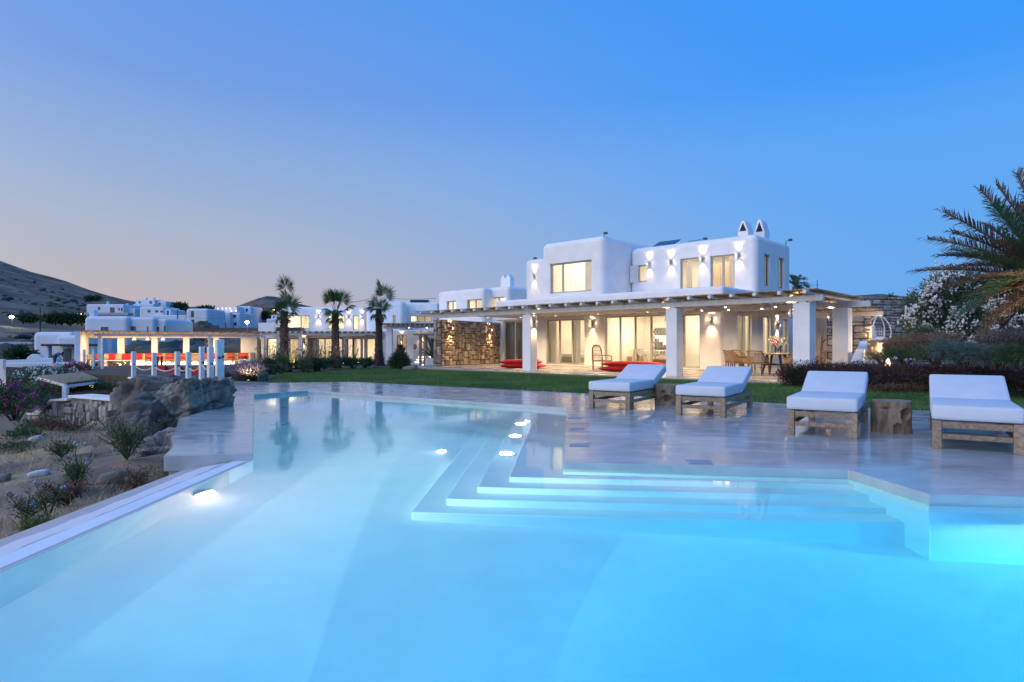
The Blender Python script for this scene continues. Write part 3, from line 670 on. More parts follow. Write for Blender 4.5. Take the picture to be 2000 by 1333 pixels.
for u, v, lb in [(3.6, 5.4, 'white dome pendant lamp in the upper left doorway')]:
    t = thing('pendant_lamp', lb, 'pendant lamp', hp(u, v, 4.55), 0)
    MB().lathe([(.2,0),(.19,.06),(.14,.2),(.05,.28),(.02,.30)], 18).build('lamp_shade', emis('shade glow', (1,.86,.6), 1.6), t, smooth=True); MB().tube([(0,0,.3),(0,0,1.5)], .008, 5).build('cord', DARK, t)

# ------------------------------------------------------------------ wall sconces
def sconce(p, nrm, lb, pw=1.0, up=True, dn=True, group='up and down wall sconces', h=.24, off=.12, size=84):
    n = Vector(nrm).normalized(); rz = math.atan2(n.y, n.x) + R(90)
    t = thing('wall_sconce', lb, 'wall lamp', p, rz, group)
    MB().lathe([(.02,-h/2),(.055,-h/2),(.055,h/2),(.02,h/2),(.045,h/2-.02),(.045,-h/2+.02)], 14, T(0,-off,0)).build('lamp_body', STEEL, t, smooth=True)
    MB().box(-.03,.03,-off+.05,0,-.04,.04).build('bracket', STEEL, t)
    MB().lathe([(.005,h/2-.012),(.043,h/2-.012),(.043,h/2-.008),(.005,h/2-.008)], 12, T(0,-off,0)).lathe([(.005,-h/2+.008),(.043,-h/2+.008),(.043,-h/2+.012),(.005,-h/2+.012)], 12, T(0,-off,0)).build('lens', LAMPGLOW, t)
    if up: spot(t, (0,-off,h/2+.012), (0,.10,1), 46*pw, size, 1.0, SCONCE_C)
    if dn: spot(t, (0,-off,-h/2-.012), (0,.10,-1), 46*pw, size, 1.0, SCONCE_C)
    spot(t, (0,-off-.05,0), (0,1,.0), (14 if p.z < 4 else 12)*pw, 165, 1.0, (1,.66,.36), .05)
    return t
nf = -VV; ns = -UU
for u, lb in zip((5.85, 4.55, 2.76, .88), ('lit sconce on the upper facade beside the small shuttered window', 'lit sconce on the upper facade between small window and glass door', 'lit sconce on the upper facade between the two glass doors', 'lit sconce on the upper facade nearest its right corner')):
    sconce(hp(u, 3.7, 5.53), nf, lb)
u = fu_(1044, 3.75); sconce(hp(u, 3.75, fz_(540, u, 3.75)), nf, 'lit sconce on the narrow wall left of the tall cube')
sconce(hp(6.96, 0, 2.23), nf, 'lit sconce on the ground floor wall beside the tall rattan chair', 2.2)
sconce(hp(.52, 0, 2.26), nf, 'lit sconce on the ground floor wall beside the dining table', 2.2)
sconce(hp(0, 6.3, 2.15), ns, 'lit sconce on the side wall behind the flower vase', 2.5)
sconce(hp(5.40, -6.36, 2.12), ns, 'lit sconce on the right face of the left porch pillar', 2)
sconce(hp(-.93, -6.36, 2.12), UU, 'lit sconce hidden on the left face of the middle porch pillar', 2)
sconce(hp(-5.20, -6.36, 2.12), UU, 'lit sconce on the left face of the wide right porch pillar', 2.5)
sconce(hp(-5.20, -2.5, 2.12), UU, 'lit sconce on the left face of the rearmost right porch pillar', 2.5)

# ------------------------------------------------------------------ porch pergola
perg = thing('porch_pergola', 'long white porch pergola with log rafters and reed mats', 'pergola', O_, VROT)
for u0, u1, v0, v1, top in [(5.40,5.86,-6.6,-6.15,2.42), (-1.36,-.93,-6.6,-6.15,2.42), (-5.72,-5.22,-6.6,-6.05,2.42), (-5.72,-5.22,-2.74,-2.2,2.44)]:
    MB().box(*ub(u0, u1, v0, v1, .05, top)).build('pillar', PLASTER, perg, bevel=.03)
    MB().box(*ub((u0+u1)/2-.1, (u0+u1)/2+.1, v0+.1, v0+.3, top, 2.46)).build('beam_pad', WHITEWOOD, perg)
MB().box(*ub(-6.05, 11.9, -6.52, -6.32, 2.46, 2.64)).build('beam', WHITEWOOD, perg, bevel=.015)
MB().box(*ub(-6.35, 0.0, -2.6, -2.4, 2.46, 2.64)).build('beam', WHITEWOOD, perg, bevel=.015)
MB().box(*ub(0, 13.9, -.16, -.01, 2.60, 2.76)).build('beam', WHITEWOOD, perg, bevel=.015)
nr = 25
for i in range(nr):
    u = -5.75 + i*.74
    MB().tube([(-u, -7.15+random.uniform(-.05,.05), 2.705), (-u+random.uniform(-.02,.02), -.17 if u > .05 else (6.6 if u > -2.6 else -1.6), 2.705)], .058, 9).build('rafter', WHITEWOOD, perg, smooth=True, angle=50)
def reedmat(u0, u1, v0, v1, z):
    m = MB(); n = int((u1-u0)/.035)
    a = np.linspace(u0, u1, n+1)
    for i in range(n):
        m.box(*ub(a[i]+.003, a[i+1]-.002, v0+random.uniform(-.05,.05), v1, z+random.uniform(0,.008), z+.03+random.uniform(0,.012)))
    return m.build('reed_mat', REED, perg)
for i in range(8): 
    a = -6.0 + i*2.24; reedmat(a, a+2.22, -6.95, -.2 if a > -.2 else -1.7, 2.765)
reedmat(-2.7, -.02, -1.69, 6.8, 2.765); reedmat(-6.25, -2.8, -1.68, -.5, 2.40); MB().box(*ub(-6.35, -2.75, -.9, -.75, 2.20, 2.36)).build('beam', WHITEWOOD, perg, bevel=.015)
MB().box(*ub(-2.8, -0.02, 1.6, 1.8, 2.46, 2.64)).build('beam', WHITEWOOD, perg, bevel=.015)
for u, v, pw, lb in [(-.6,-3.2,110,'porch ceiling spot farthest left of those above the dining table'), (-1.6,-3.0,110,'porch ceiling spot second from the left above the dining table'), (-2.8,-2.8,110,'porch ceiling spot right above the flower vase'), (-3.6,-3.6,110,'porch ceiling spot beside the wide right pillar'), (-2.2,-4.6,110,'porch ceiling spot nearest the lawn above the dining table'), (-3.4,-1.2,110,'porch ceiling spot farthest back behind the dining table'), (-2.4,3.4,150,'porch ceiling spot in the rear wing beside the side wall'), (-2.2,.8,150,'porch ceiling spot in the rear wing near the curtain'),
        (2.2,-2.6,430,'added porch fill spot in front of the large glass doors, right'), (4.8,-2.6,430,'added porch fill spot in front of the large glass doors, left'), (7.3,-2.6,430,'added porch fill spot in front of the rattan chair'), (9.6,-2.6,430,'added porch fill spot in front of the curtained glass door'), (11.2,-3.4,45,'added porch fill spot nearest the stone wall')]:  # this main porch row is added to fill the porch with warm light
    t = thing('ceiling_spot', lb, 'spot lamp', hp(u, v, 2.50 if u < 1 else 2.56), 0, 'porch ceiling spots')
    MB().lathe([(.02,.13),(.045,.13),(.045,.0),(.02,.0)], 12).build('lamp_body', WHITE, t, smooth=True); MB().lathe([(.005,-.004),(.04,-.004),(.04,.0),(.005,.0)], 12).build('lens', BULB if u < 1 else LAMPGLOW, t)
    spot(t, (0,0,-.02), (0,0,-1), pw, 160, .6, (1,.69,.38))
# end wall of field stones
dirw = (hp(13.75,.28)-hp(12.485,-5.453)); Lw = dirw.length; rzw = math.atan2(dirw.y, dirw.x)
endwall = thing('stone_wall', 'brown field stone wall closing the left end of the porch', 'stone wall', hp(12.485,-5.453), rzw)
MB().box(0, Lw, .0, .5, -.2, 2.40).build('wall_core', MORTAR, endwall)
stones_on(endwall, T(0,0,.06), Lw, 2.36, .125, STONES, 262, depth=.10)
stones_on(endwall, T(0,.5,.06,R(-90)), .5, 2.36, .125, STONES, 38, depth=.09)
MB().box(-.03, Lw, -.06, .53, 2.401, 2.44).build('wall_cap', MORTAR_LIGHT, endwall)
for s, lb in [(.62,'small lit spot on the stone wall near its free end'), (4.35,'small lit spot on the stone wall near the house')]:
    q = Matrix.Translation(endwall.location) @ Matrix.Rotation(rzw, 4, 'Z')
    sconce(q @ Vector((s, -.10, 1.98)), q.to_3x3() @ Vector((0,-1,0)), lb, 4, h=.12, off=.15, size=80)

# ------------------------------------------------------------------ middle villa behind the stone wall
def vbody(name, parent, u0, u1, v0, v1, z0, z1, r, cuts): return cutbody(name, parent, PLASTER, ub(u0,u1,v0,v1,z0,z1), r, cuts)
mv = thing('neighbour_villa', 'white upper storey with three lit windows beyond the porch', 'house', O_, VROT)
VM = 8.6
def mwin(px0, px1, pyt, pyb, v):
    ua, ubb = fu_(px1, v), fu_(px0, v); zt = fz_(pyt, (ua+ubb)/2, v); zb = fz_(pyb, (ua+ubb)/2, v)
    return ua, ubb, zb, zt
L0 = fu_(945, VM); L1 = fu_(855, VM); ztop = fz_(566, (L0+L1)/2, VM)
w1 = mwin(872, 891, 588, 612, VM); w2 = mwin(912, 941, 585, 612, VM)
vbody('left_block', mv, L0, L1, VM, VM+6, -.5, ztop, .3, [ub(L0+.3, L1-.3, VM+.35, VM+5.6, 2.9, ztop-.35)] + [ub(a, b, VM-.5, VM+.7, c, d) for a,b,c,d in (w1,w2)])
for a,b,c,d in (w1,w2): window(mv, fr(b, VM+.2, c), b-a, d-c, 2)
V2 = VM+.9; R0 = fu_(994, V2); R1 = fu_(944, V2); zt2 = fz_(561, (R0+R1)/2, V2)
w3 = mwin(957, 987, 581, 612, V2)
vbody('right_block', mv, R0, R1+.2, V2, V2+5, -.5, zt2, .3, [ub(R0+.3, R1-.2, V2+.35, V2+4.6, 2.9, zt2-.35), ub(w3[0], w3[1], V2-.5, V2+.7, w3[2], w3[3])])
window(mv, fr(w3[1], V2+.2, w3[2]), w3[1]-w3[0], w3[3]-w3[2], 2)
vbody('low_block', mv, R0-5, R0-.02, V2+2, V2+6, -.5, zt2-.15, .25, [])
area(mv, (-(L0+L1)/2, VM+2.5, ztop-.45), (0,0,-1), 3, 2, 130, (1,.79,.53)); area(mv, (-(R0+R1)/2, V2+2.5, zt2-.45), (0,0,-1), 2, 2, 120, (1,.79,.53))
uc = fu_(987, V2+2); A = Matrix.Rotation(R(90), 4, 'X')
MB().prism([(-.55,0),(.55,0),(.55,1.0),(.30,1.35),(0,1.0),(-.3,1.35),(-.55,1.0)], -.5, 0, T(-uc, V2+2, zt2-.1) @ A).build('chimney', PLASTER, mv, bevel=.03)
# ------------------------------------------------------------------ buildings that face the camera
class Front:
    def __init__(s, name, label, cat, px, Y, zb, group=None, rz=0.0):
        s.Y = Y; s.rz = rz; s.b = Vector(((px-1000)/FPX*Y, Y, zb)); s.t = thing(name, label, cat, s.b, rz, group)
    def l(s, px, py, Y=None):     # the point seen at that pixel on the front (or Y - s.Y behind it), in the building's own axes
        off = (Y or s.Y)-s.Y; r = (px-1000)/FPX; c, n = math.cos(s.rz), math.sin(s.rz); bx = s.b.x-off*n; by = s.b.y+off*c
        d = (r*by-bx)/(c-r*n); return Vector((d, off, CAMH+(by+d*n)*(HZ-py)/FPX-s.b.z))
    def rect(s, r, Y=None):
        a = s.l(r[0], r[2], Y); b = s.l(r[1], r[3], Y); return a.x, b.x, b.z, a.z
    def body(s, name, px0, px1, py, Y=None, depth=6.0, zb=-1.0, r=.25, wins=(), hollow=True, wall=.3, back=(), m=PLASTER, floor=None):
        Y = Y or s.Y; a = s.l(px0, py, Y); b = s.l(px1, py, Y); y = a.y; zt = a.z; cuts = []
        if hollow: cuts.append((a.x+wall, b.x-wall, y+wall, y+depth-wall, (floor if floor is not None else zb+.2), zt-wall))
        for w in wins:
            x0, x1, z0, z1 = s.rect(w, Y); cuts.append((x0, x1, y-.4, y+(wall+.25 if hollow else .18), z0, z1))
        for w in back: cuts.append((w[0], w[1], y+depth-wall-.2, y+depth+.4, w[2], w[3]))
        return cutbody(name, s.t, m, (a.x, b.x, y, y+depth, zb, zt), r, cuts)
    def win(s, r, Y=None, cols=1, inset=.12, m=None, fw=.06, pane=GLASS, splits=None):
        Y = Y or s.Y; x0, x1, z0, z1 = s.rect(r, Y); y = s.l(0, 0, Y).y
        return window(s.t, T(x0, y+inset, z0), x1-x0, z1-z0, cols, 1, m, fw, pane=pane, splits=splits)
    def light(s, px, py, Y, sx, sy, p, c=(1,.77,.47)): q = s.l(px, py, Y); return area(s.t, q, (0,0,-1), sx, sy, p*2.2, c)
DARKGLASS = mat('dark window', (.03,.04,.055), None, .12)
SHUT = mat('grey blue shutter', (.10,.14,.18), None, .6)

# left villa, two storeys, beyond the palms
lv = Front('garden_villa', 'long white villa with lit upper windows behind the three fan palms', 'house', 660, 58, -.4)
wa = [(545,604,616.5,642.5), (640,673,616.5,643), (689.5,700.5,616.5,645)]
lv.body('upper_storey', 537, 713, 599.5, 58, 8, 2.0, .35, wa)
lv.win(wa[0], 58, 2, splits=[(587.5-545)/FPX*58]); lv.win(wa[1], 58, 1); lv.win(wa[2], 58, 1)
lv.light(580, 612, 61, 5, 3, 120, (1,.86,.52)); lv.light(670, 612, 61, 5, 3, 120, (1,.86,.52))
wb = [(767,773,616,631)]
lv.body('tower_block', 714, 789, 588.5, 56.5, 8, 0, .4, wb); lv.win(wb[0], 56.5); lv.light(770, 601, 59, 2.5, 3, 60)
wc = [(801,817.5,617,629), (817.5,830,617,629), (830.6,843,617,629)]
lv.body('right_block', 790, 856, 591.5, 58, 8, 0, .2, [(801,843,617,629.5)]); lv.win((801,843,617,629.5), 58, 3); lv.light(822, 602, 61, 2.5, 3, 70)
q = lv.l(759, 572, 62); MB().box(q.x-.22, q.x+.22, q.y, q.y+.6, 3.5, q.z).build('chimney', PLASTER, lv.t, bevel=.05)
q = lv.l(801, 589, 60); MB().box(q.x, q.x+1.75, q.y, q.y+1, q.z-.1, q.z+.14).build('solar_panel', mats['solar glass'], lv.t)
q = lv.l(810, 607, 57.4); MB().box(q.x, q.x+2.2, q.y, q.y+.7, q.z-.05, q.z+.06).build('sun_shade', WHITEWOOD, lv.t)
q = lv.l(504, 631, 56); MB().box(q.x, q.x+1.5, q.y, q.y+3, q.z-1.6, q.z).build('terrace_wall', PLASTER, lv.t, bevel=.06)
q = lv.l(538, 641, 54); MB().box(q.x, q.x+2.2, q.y, q.y+1.2, q.z-.3, q.z-.1).box(q.x, q.x+2.1, q.y+.1, q.y+1.1, q.z-.09, q.z+.06).build('roof_bench', DARK, lv.t)
# its ground floor
GY = 50
wd = [(521,540,661.5,716), (565,583,661.5,716), (617,668,661.5,716), (677,712,661.5,716), (716,733,661.5,716)]
lv.body('ground_storey', 512, 742, 648, GY, 6.5, -.35, .05, wd, floor=.05)
for i, w in enumerate(wd): lv.win(w, GY, (1, 1, 3, 2, 1)[i], m=FRAME_WARM, fw=.05)
for px, p in [(531,25), (573,25), (640,36), (695,36), (726,24)]: lv.light(px, 660, GY+2.5, 1.6, 3, p)
wallx = lv.l(742, 648, GY).x
wr = [(775,783,654,700), (784,794,654,705)]
lv.body('garden_room', 742.5, 862, 645, 47, 7, -.3, .08, wr, floor=.1); lv.win(wr[0], 47, m=FRAME_WARM); lv.win(wr[1], 47, m=FRAME_WARM); lv.light(785, 656, 49, 2, 2, 45)
for a, b in [(601,612), (486,507)]:
    q = lv.l(a, 712, GY-.25); curtain(lv.t, T(q.x, q.y, .0), lv.l(b, 0, GY).x-lv.l(a, 0, GY).x, 2.2, BROWNCURT)
for i, (px, py, Y, lb) in enumerate([(622,618,58,'lit sconce on the garden villa between its two left windows'), (681,618.5,58,'lit sconce on the garden villa beside the drooping palm leaf'), (708,618.5,58,'lit sconce at the right end of the garden villa upper wall'),
        (593,666.5,GY,'lit sconce beside the brown curtain under the garden villa pergola'), (509,666,GY,'lit sconce at the left end of the garden villa porch'), (784.5,658.5,47,'lit sconce beside the red flowers on the garden room wall')]):
    sconce(at(px, py, Y), (0,-1,0), lb, 1.5 if Y > 55 else 1.1, h=.26)
# porch pergola of the garden villa
pg = Front('garden_pergola', 'low white pergola along the garden villa', 'pergola', 620, 46.5, -.4)
for px in (513, 548, 587, 676): q = pg.l(px, 656, 46.5); MB().box(q.x-.12, q.x+.12, 0, .24, -.2, q.z).build('post', WHITEWOOD, pg.t, bevel=.01)
a = pg.l(497, 655.5, 46.5); b = pg.l(742, 651, 46.5); MB().box(a.x, b.x, -.02, .26, a.z, a.z+.17).build('beam', WHITEWOOD, pg.t, bevel=.01)
for i in range(22):
    x = a.x+.2+(b.x-a.x-.3)*i/21; MB().box(x-.05, x+.05, -.45, 3.4, a.z+.172, a.z+.27).build('rafter', WHITEWOOD, pg.t)
MB().box(a.x-.1, b.x+.1, -.3, 3.4, a.z+.272, a.z+.30).build('reed_mat', REED, pg.t)
# small timber shade frame over loungers
cb = Front('timber_shade', 'small timber shade frame with a flat roof over the dark loungers', 'pergola', 660, 42, -.4)
for px, yy in [(616,0), (676,0), (706,0), (620,2), (690,2)]:
    q = cb.l(px, 661, 42+yy); MB().box(q.x-.07, q.x+.07, yy, yy+.14, -.2, q.z).build('post', mats.get('oak') or mat('oak', (.38,.26,.15), (.28,.18,.10), .7, 6), cb.t)
a = cb.l(607, 661, 42); b = cb.l(715, 657, 42); MB().add([(a.x,-.3,a.z),(b.x,-.3,b.z),(b.x,2.6,b.z),(a.x,2.6,a.z),(a.x,-.3,a.z+.09),(b.x,-.3,b.z+.09),(b.x,2.6,b.z+.09),(a.x,2.6,a.z+.09)], [(3,2,1,0),(4,5,6,7),(0,1,5,4),(1,2,6,5),(2,3,7,6),(3,0,4,7)]).build('roof_mat', REED, cb.t)
# reed pergola between villa and stone wall
rp = Front('reed_pergola', 'sloping reed roofed pergola beside the stone wall', 'pergola', 800, 41, -.4)
for px0, px1 in [(754,765.5)]:
    a = rp.l(px0, 643, 41); b = rp.l(px1, 643, 41); MB().box(a.x, b.x, 0, .4, -.2, a.z).build('pillar', PLASTER, rp.t, bevel=.03)
q = [rp.l(744, 640, 41), rp.l(850, 637, 41)]
MB().bar((q[0].x, .2, q[0].z), (q[1].x+.4, .2, q[1].z), .18, .2).build('beam', WHITEWOOD, rp.t)
for i in range(12):
    x = q[0].x+.15+(q[1].x-q[0].x)*i/11.5; MB().tube([(x, -.6, q[0].z+.17), (x, 5.5, q[0].z+.30)], .065, 8).build('rafter', WHITEWOOD, rp.t, smooth=True)
m = MB()
for i in range(80):
    x = q[0].x-.1+(q[1].x-q[0].x+.5)*i/80; m.box(x, x+.042, -.75+random.uniform(-.06,.06), 5.5, .0, .03, Matrix.Translation((0,0,q[0].z+.24+.003*(i%3))) @ Matrix.Rotation(R(1.3), 4, 'X'))
m.build('reed_mat', REED, rp.t)
sconce(at(751, 660, 41.2), (-1,0,0), 'lit sconce on the left face of the reed pergola pillar', 1.0); sconce(at(823, 650, 46.9), (0,-1,0), 'lit sconce on the garden room wall above the shelf', 1.0)
for px, lb in [(834,'tiny bright spot lamp under the reed pergola near the stone wall'), (799,'tiny bright spot lamp under the middle of the reed pergola')]:
    t = thing('ceiling_spot', lb, 'spot lamp', at(px, 640.5, 40.6)); MB().lathe([(.02,.12),(.05,.12),(.05,0),(.02,0)], 10).build('lamp_body', WHITE, t); MB().lathe([(.005,-.006),(.045,-.006),(.045,-.001),(.005,-.001)], 10).build('lens', BULB, t); spot(t, (0,0,-.03), (0,0,-1), 40, 110)
sd = Front('day_bed_frame', 'slim timber day bed frame beside the stone wall', 'day bed', 822, 36, -.35)
for px, yy in [(820,0), (829,0), (822,1.6), (833,1.6)]:
    q = sd.l(px, 655, 36+yy); MB().box(q.x-.05, q.x+.05, yy, yy+.1, 0, q.z).build('post', mats['oak'], sd.t)
a = sd.l(807, 652, 36); MB().box(a.x, a.x+1.6, -.1, 1.8, a.z-.08, a.z).build('roof_frame', mats['oak'], sd.t)
q = sd.l(832, 0, 36).x; MB().box(q, q+.9, -.1, .6, 0, .72).build('planter_block', PLASTER, sd.t, bevel=.02)
ls = Front('lit_steps', 'bright lit steps beside the day bed frame', 'steps', 826, 44, -.4)
for i in range(4):
    a = ls.l(806+i*2, 703, 44); b = ls.l(846, 703, 44); MB().box(a.x, b.x, .3*i, .3*i+.3, 0, .18*(i+1)).build('step', PLASTER, ls.t); MB().box(a.x+.05, b.x-.05, .3*i-.012, .3*i-.004, .18*i+.12, .18*i+.16).build('light_strip', STRIP, ls.t)
sh = Front('wall_shelf', 'white ledge with a small vase under the lit wall', 'ledge', 818, 46.3, -.4); a = sh.l(806, 684, 46.3); b = sh.l(832, 684, 46.3)
MB().box(a.x, b.x, 0, .5, 0, a.z).build('ledge', PLASTER, sh.t, bevel=.02)
vs_ = thing('clay_vase', 'small tan vase on the white ledge', 'vase', at(810.5, 683.6, 46.5)); MB().lathe([(.08,0),(.14,.1),(.16,.22),(.10,.36),(.12,.42),(.08,.42)], 14).build('vase', BEIGE, vs_, smooth=True)

# sun loungers of the far terrace
def far_lounger(px, py, Y, rz, lb, m=None):
    p = at(px, py, Y); t = thing('dark_lounger', lb, 'sun lounger', (p.x, p.y, -.4), rz, 'loungers in front of the garden villa')
    MB().box(-.33,.33,-.95,.95,.24,.30).build('frame', DARK, t); MB().box(-.31,.31,-.93,.25,.301,.38).build('mattress', m or mats['grey mattress'], t, bevel=.02)
    MB().box(-.31,.31,0,.75,.0,.08, Matrix.Translation((0,.24,.31)) @ Matrix.Rotation(R(38), 4, 'X')).build('backrest', m or mats['grey mattress'], t, bevel=.02)
    for sx in (-.28,.28):
        for sy in (-.85,.85): MB().box(sx-.03,sx+.03,sy-.03,sy+.03,0,.239).build('leg', DARK, t)
mat('grey mattress', (.24,.22,.20), None, .9)
for px, lb in [(597,'dark lounger just right of the left palm'), (622,'dark lounger under the left end of the timber shade'), (652,'dark lounger behind the middle palm'), (700,'dark lounger right of the middle palm'), (722,'dark lounger beside the right palm')]: far_lounger(px, 705, 40, R(-75), lb)
far_lounger(812, 703, 38, R(-70), 'pale padded lounger beside the round bush', CLOTH)

# ------------------------------------------------------------------ dining pavilion on the left
PY = 42; PZ = -.35; PRZ = R(28)
pv = Front('dining_pavilion', 'long open pavilion with five big windows and warm light', 'pavilion', 160, PY, PZ, rz=PRZ)
def pvl(px, py, Y=PY): return pv.l(px, py, Y)
wins = [(172,229.5,660,693.5), (242.5,296,660,692.5), (307.5,358,660,692), (369.5,416.5,660,692), (427.5,471,660,691)]
a = pvl(160, 652); b = pvl(502, 652)
cuts = []
for w in wins: x0,x1,z0,z1 = pv.rect(w, PY); cuts.append((x0,x1,-.5,.9,z0,z1))
cutbody('back_wall', pv.t, PLASTER, (a.x, b.x, 0, .35, -.4, 2.38), 0, cuts)
for w in wins: pv.win(w, PY, 1, .2, fw=.03)
x0 = pvl(160, 0).x; MB().box(x0, x0+.3, -3.4, -.003, -.8, 2.38).build('side_wall', PLASTER, pv.t, bevel=.03)
MB().box(x0+.301, b.x+1, -4.6, -.004, -.3, 0).build('floor_slab', mat('pavilion floor', (.52,.45,.36), None, .3), pv.t)
fb = pv.l(183, 654.5, PY-3); fe = pv.l(513, 656.5, PY-3)
MB().box(fb.x, fe.x, -3.1, -2.9, 2.05, 2.22).build('beam', WHITEWOOD, pv.t, bevel=.01)
for px in (195, 410): q = pv.l(px, 0, PY-3); MB().box(q.x-.11, q.x+.11, -3.11, -2.89, 0, 2.05).build('post', WHITEWOOD, pv.t, bevel=.01)
for i in range(18):
    x = a.x+.9+i*(b.x-a.x-1)/17; MB().box(x-.06, x+.06, -3.5, -.01, 2.222, 2.34).build('rafter', WHITEWOOD, pv.t)
m = MB(); n = 150
for i in range(n): x = a.x+(b.x-a.x)*i/n; m.box(x, x+.075, -3.45+random.uniform(-.05,.05), .5, 2.385, 2.41+random.uniform(0,.01))
m.build('reed_mat', REED, pv.t)
# built-in bench with lit plinth
def pvw(px, Y, z=0): q = pv.l(px, HZ, Y); return pv.b + Matrix.Rotation(PRZ, 3, 'Z') @ Vector((q.x, q.y, 0)) + Vector((0, 0, z))
bn = thing('pavilion_bench', 'long white bench with a glowing plinth under the pavilion windows', 'bench', pv.b, PRZ)
MB().box(a.x+.5, b.x-1.4, -.75, -.02, .36, .46).build('seat', PLASTER, bn, bevel=.02); MB().box(a.x+.5, b.x-1.4, -.62, -.03, 0, .359).build('plinth', PLASTER, bn)
MB().box(a.x+2.2, b.x-1.6, -.66, -.622, .06, .26).build('light_strip', STRIP, bn)
MB().box(b.x-1.39, b.x-.7, -2.2, -.02, 0, .46).build('bench_end', PLASTER, bn, bevel=.02); MB().box(b.x-.69, b.x-.4, -2.2, -.02, 0, .95).build('side_back', BEIGE, bn, bevel=.03)
MB().box(a.x+.5, b.x-1.4, -.12, -.03, .461, .9).build('bench_back', BEIGE, bn, bevel=.02)
area(pv.t, ((a.x+b.x)/2, -1.9, 2.2), (0,0,-1), 9, 2.0, 460, (1,.72,.42))
area(pv.t, ((a.x+b.x)/2-2, -1.0, .25), (0,-1,-.2), 9, .15, 50, (1,.70,.38))
cush = MB(); 
def cushion_mesh(name, m, w=.5, h=.46, d=.16, nu=9):
    vs = []; fs = []
    for s in (-1, 1):
        for j in range(nu):
            for i in range(nu):
                x = 2*i/(nu-1)-1; z = 2*j/(nu-1)-1; e = (1-x**4)*(1-z**4); k = 1-.05*(x*x*z*z)
                vs.append((x*w/2*(1-.06*(1-abs(z))*abs(x)), s*d/2*e**.6, (z*(1-.06*(1-abs(x))*abs(z))+1)*h/2))
    n2 = nu*nu
    for j in range(nu-1):
        for i in range(nu-1):
            q = (j*nu+i, j*nu+i+1, (j+1)*nu+i+1, (j+1)*nu+i); fs += [q, tuple(n2+t for t in q[::-1])]
    me = MB().add(vs, fs).mesh(name, m, smooth=True, angle=70); return me
RC = cushion_mesh('cushion', RED, .50, .46, .18); BC = cushion_mesh('cushion', BEIGE, .42, .40, .16)
def put_cushion(px, red, lb, Y=PY-.35, z=.47, rz=0):
    o = link('cushion', RC if red else BC); o.location = pvw(px, Y, z); o.rotation_euler = (R(-14), 0, PRZ+rz)
    props(o, lb, 'cushion', 'cushions on the pavilion bench'); return o
for px, red, lb in [(190,1,'red cushion on the bench behind the leftmost pavilion post'), (219,1,'red cushion under the right half of the leftmost pavilion window'), (247,1,'red cushion under the left edge of the second pavilion window'), (271,1,'red cushion under the right half of the second pavilion window'),
    (291,1,'red cushion under the right edge of the second window'), (309,1,'red cushion behind the dark table legs'), (332,1,'red cushion behind the chairs under the third window'), (360,1,'red cushion beside the pillar right of the third window'), (398,1,'red cushion behind the blue wooden posts'), (420,1,'red cushion right of the front pavilion post'), (451,1,'red cushion behind the right hand chairs'),
    (206,0,'beige cushion left of the lowest red cushion pair'), (231,0,'beige cushion between the second and third red cushions'), (284,0,'beige cushion near the pillar right of the second window'), (175,0,'tan cushion in the left corner of the bench'), (163,0,'tan cushion against the left pavilion wall')]: put_cushion(px, red, lb)
for i, px in enumerate((471, 478.5, 485, 491)): put_cushion(px, 1, ('red cushion farthest left of the four at the bench end', 'second red cushion of the four at the bench end', 'third red cushion of the four at the bench end', 'red cushion farthest right of the four at the bench end')[i], PY-.6-.12*i, rz=R(-30))
# pavilion tables and chairs
def pav_chair(px, Y, rz, lb):
    t = thing('wicker_chair', lb, 'chair', pvw(px, PY-44+Y), PRZ+rz, 'wicker chairs in the pavilion')
    MB().box(-.25,.25,-.24,.24,.42,.46).build('seat', RATTAN, t, bevel=.01)
    m = MB()
    for i in range(9): m.box(-.24+.06*i-.006, -.24+.06*i+.006, .21,.23,.46,.80)
    m.box(-.27,.27,.20,.24,.80,.84); m.build('backrest', RATTAN, t)
    for sx in (-.27,.27): MB().box(sx-.02,sx+.02,-.22,.22,.62,.65).build('armrest', RATTAN, t)
    for sx in (-.23,.23):
        for sy in (-.2,.2): MB().tube([(sx,sy,.42),(sx*1.12,sy*1.15,0)], .018, 6).build('leg', RATTAN, t)
for px, Y, rz, lb in [(292,42.4,R(100),'wicker chair left of the dark table legs'), (331,42,R(185),'wicker chair right of the dark table legs'), (343,42.2,R(175),'wicker chair left of the second rope post from the right group'), (358,42.2,R(190),'wicker chair between the two pale rope posts'), (381,42,R(170),'wicker chair left of the blue posts'), (403,42,R(180),'wicker chair behind the blue posts'), (447,42,R(180),'wicker chair right of the tall blue posts'), (462,42.2,R(170),'wicker chair nearest the four red cushions')]: pav_chair(px, Y, rz, lb)
def pav_table(px, w, lb, dark=False):
    t = thing('pavilion_table', lb, 'table', pvw(px, PY-1.2), PRZ, 'tables in the pavilion')
    MB().box(-w/2,w/2,-.4,.4,.72,.76).build('table_top', mats['oak'], t, bevel=.01)
    for s in ((-.12,.12) if dark else (-w*.38, w*.38)): MB().box(s-.07,s+.07,-.1,.1,0,.719).build('leg', DARK if dark else mats['oak'], t)
pav_table(312, 1.5, 'long pavilion table on two dark block legs', True); pav_table(372, 1.8, 'pavilion table behind the pale rope posts'); pav_table(455, 1.7, 'pavilion table near the four red cushions')
ct = thing('root_table', 'low gnarled root table on the glowing pavilion floor', 'table', pvw(232, PY-2.4), PRZ); m = MB()
for i in range(26):
    a1 = random.uniform(0, 6.3); m.tube([(.45*math.cos(a1), .3*math.sin(a1), 0), (.6*math.cos(a1+.7), .35*math.sin(a1+.7), .2), (.62*math.cos(a1+.2), .36*math.sin(a1+.2), .42)], [.05,.07,.05], 6)
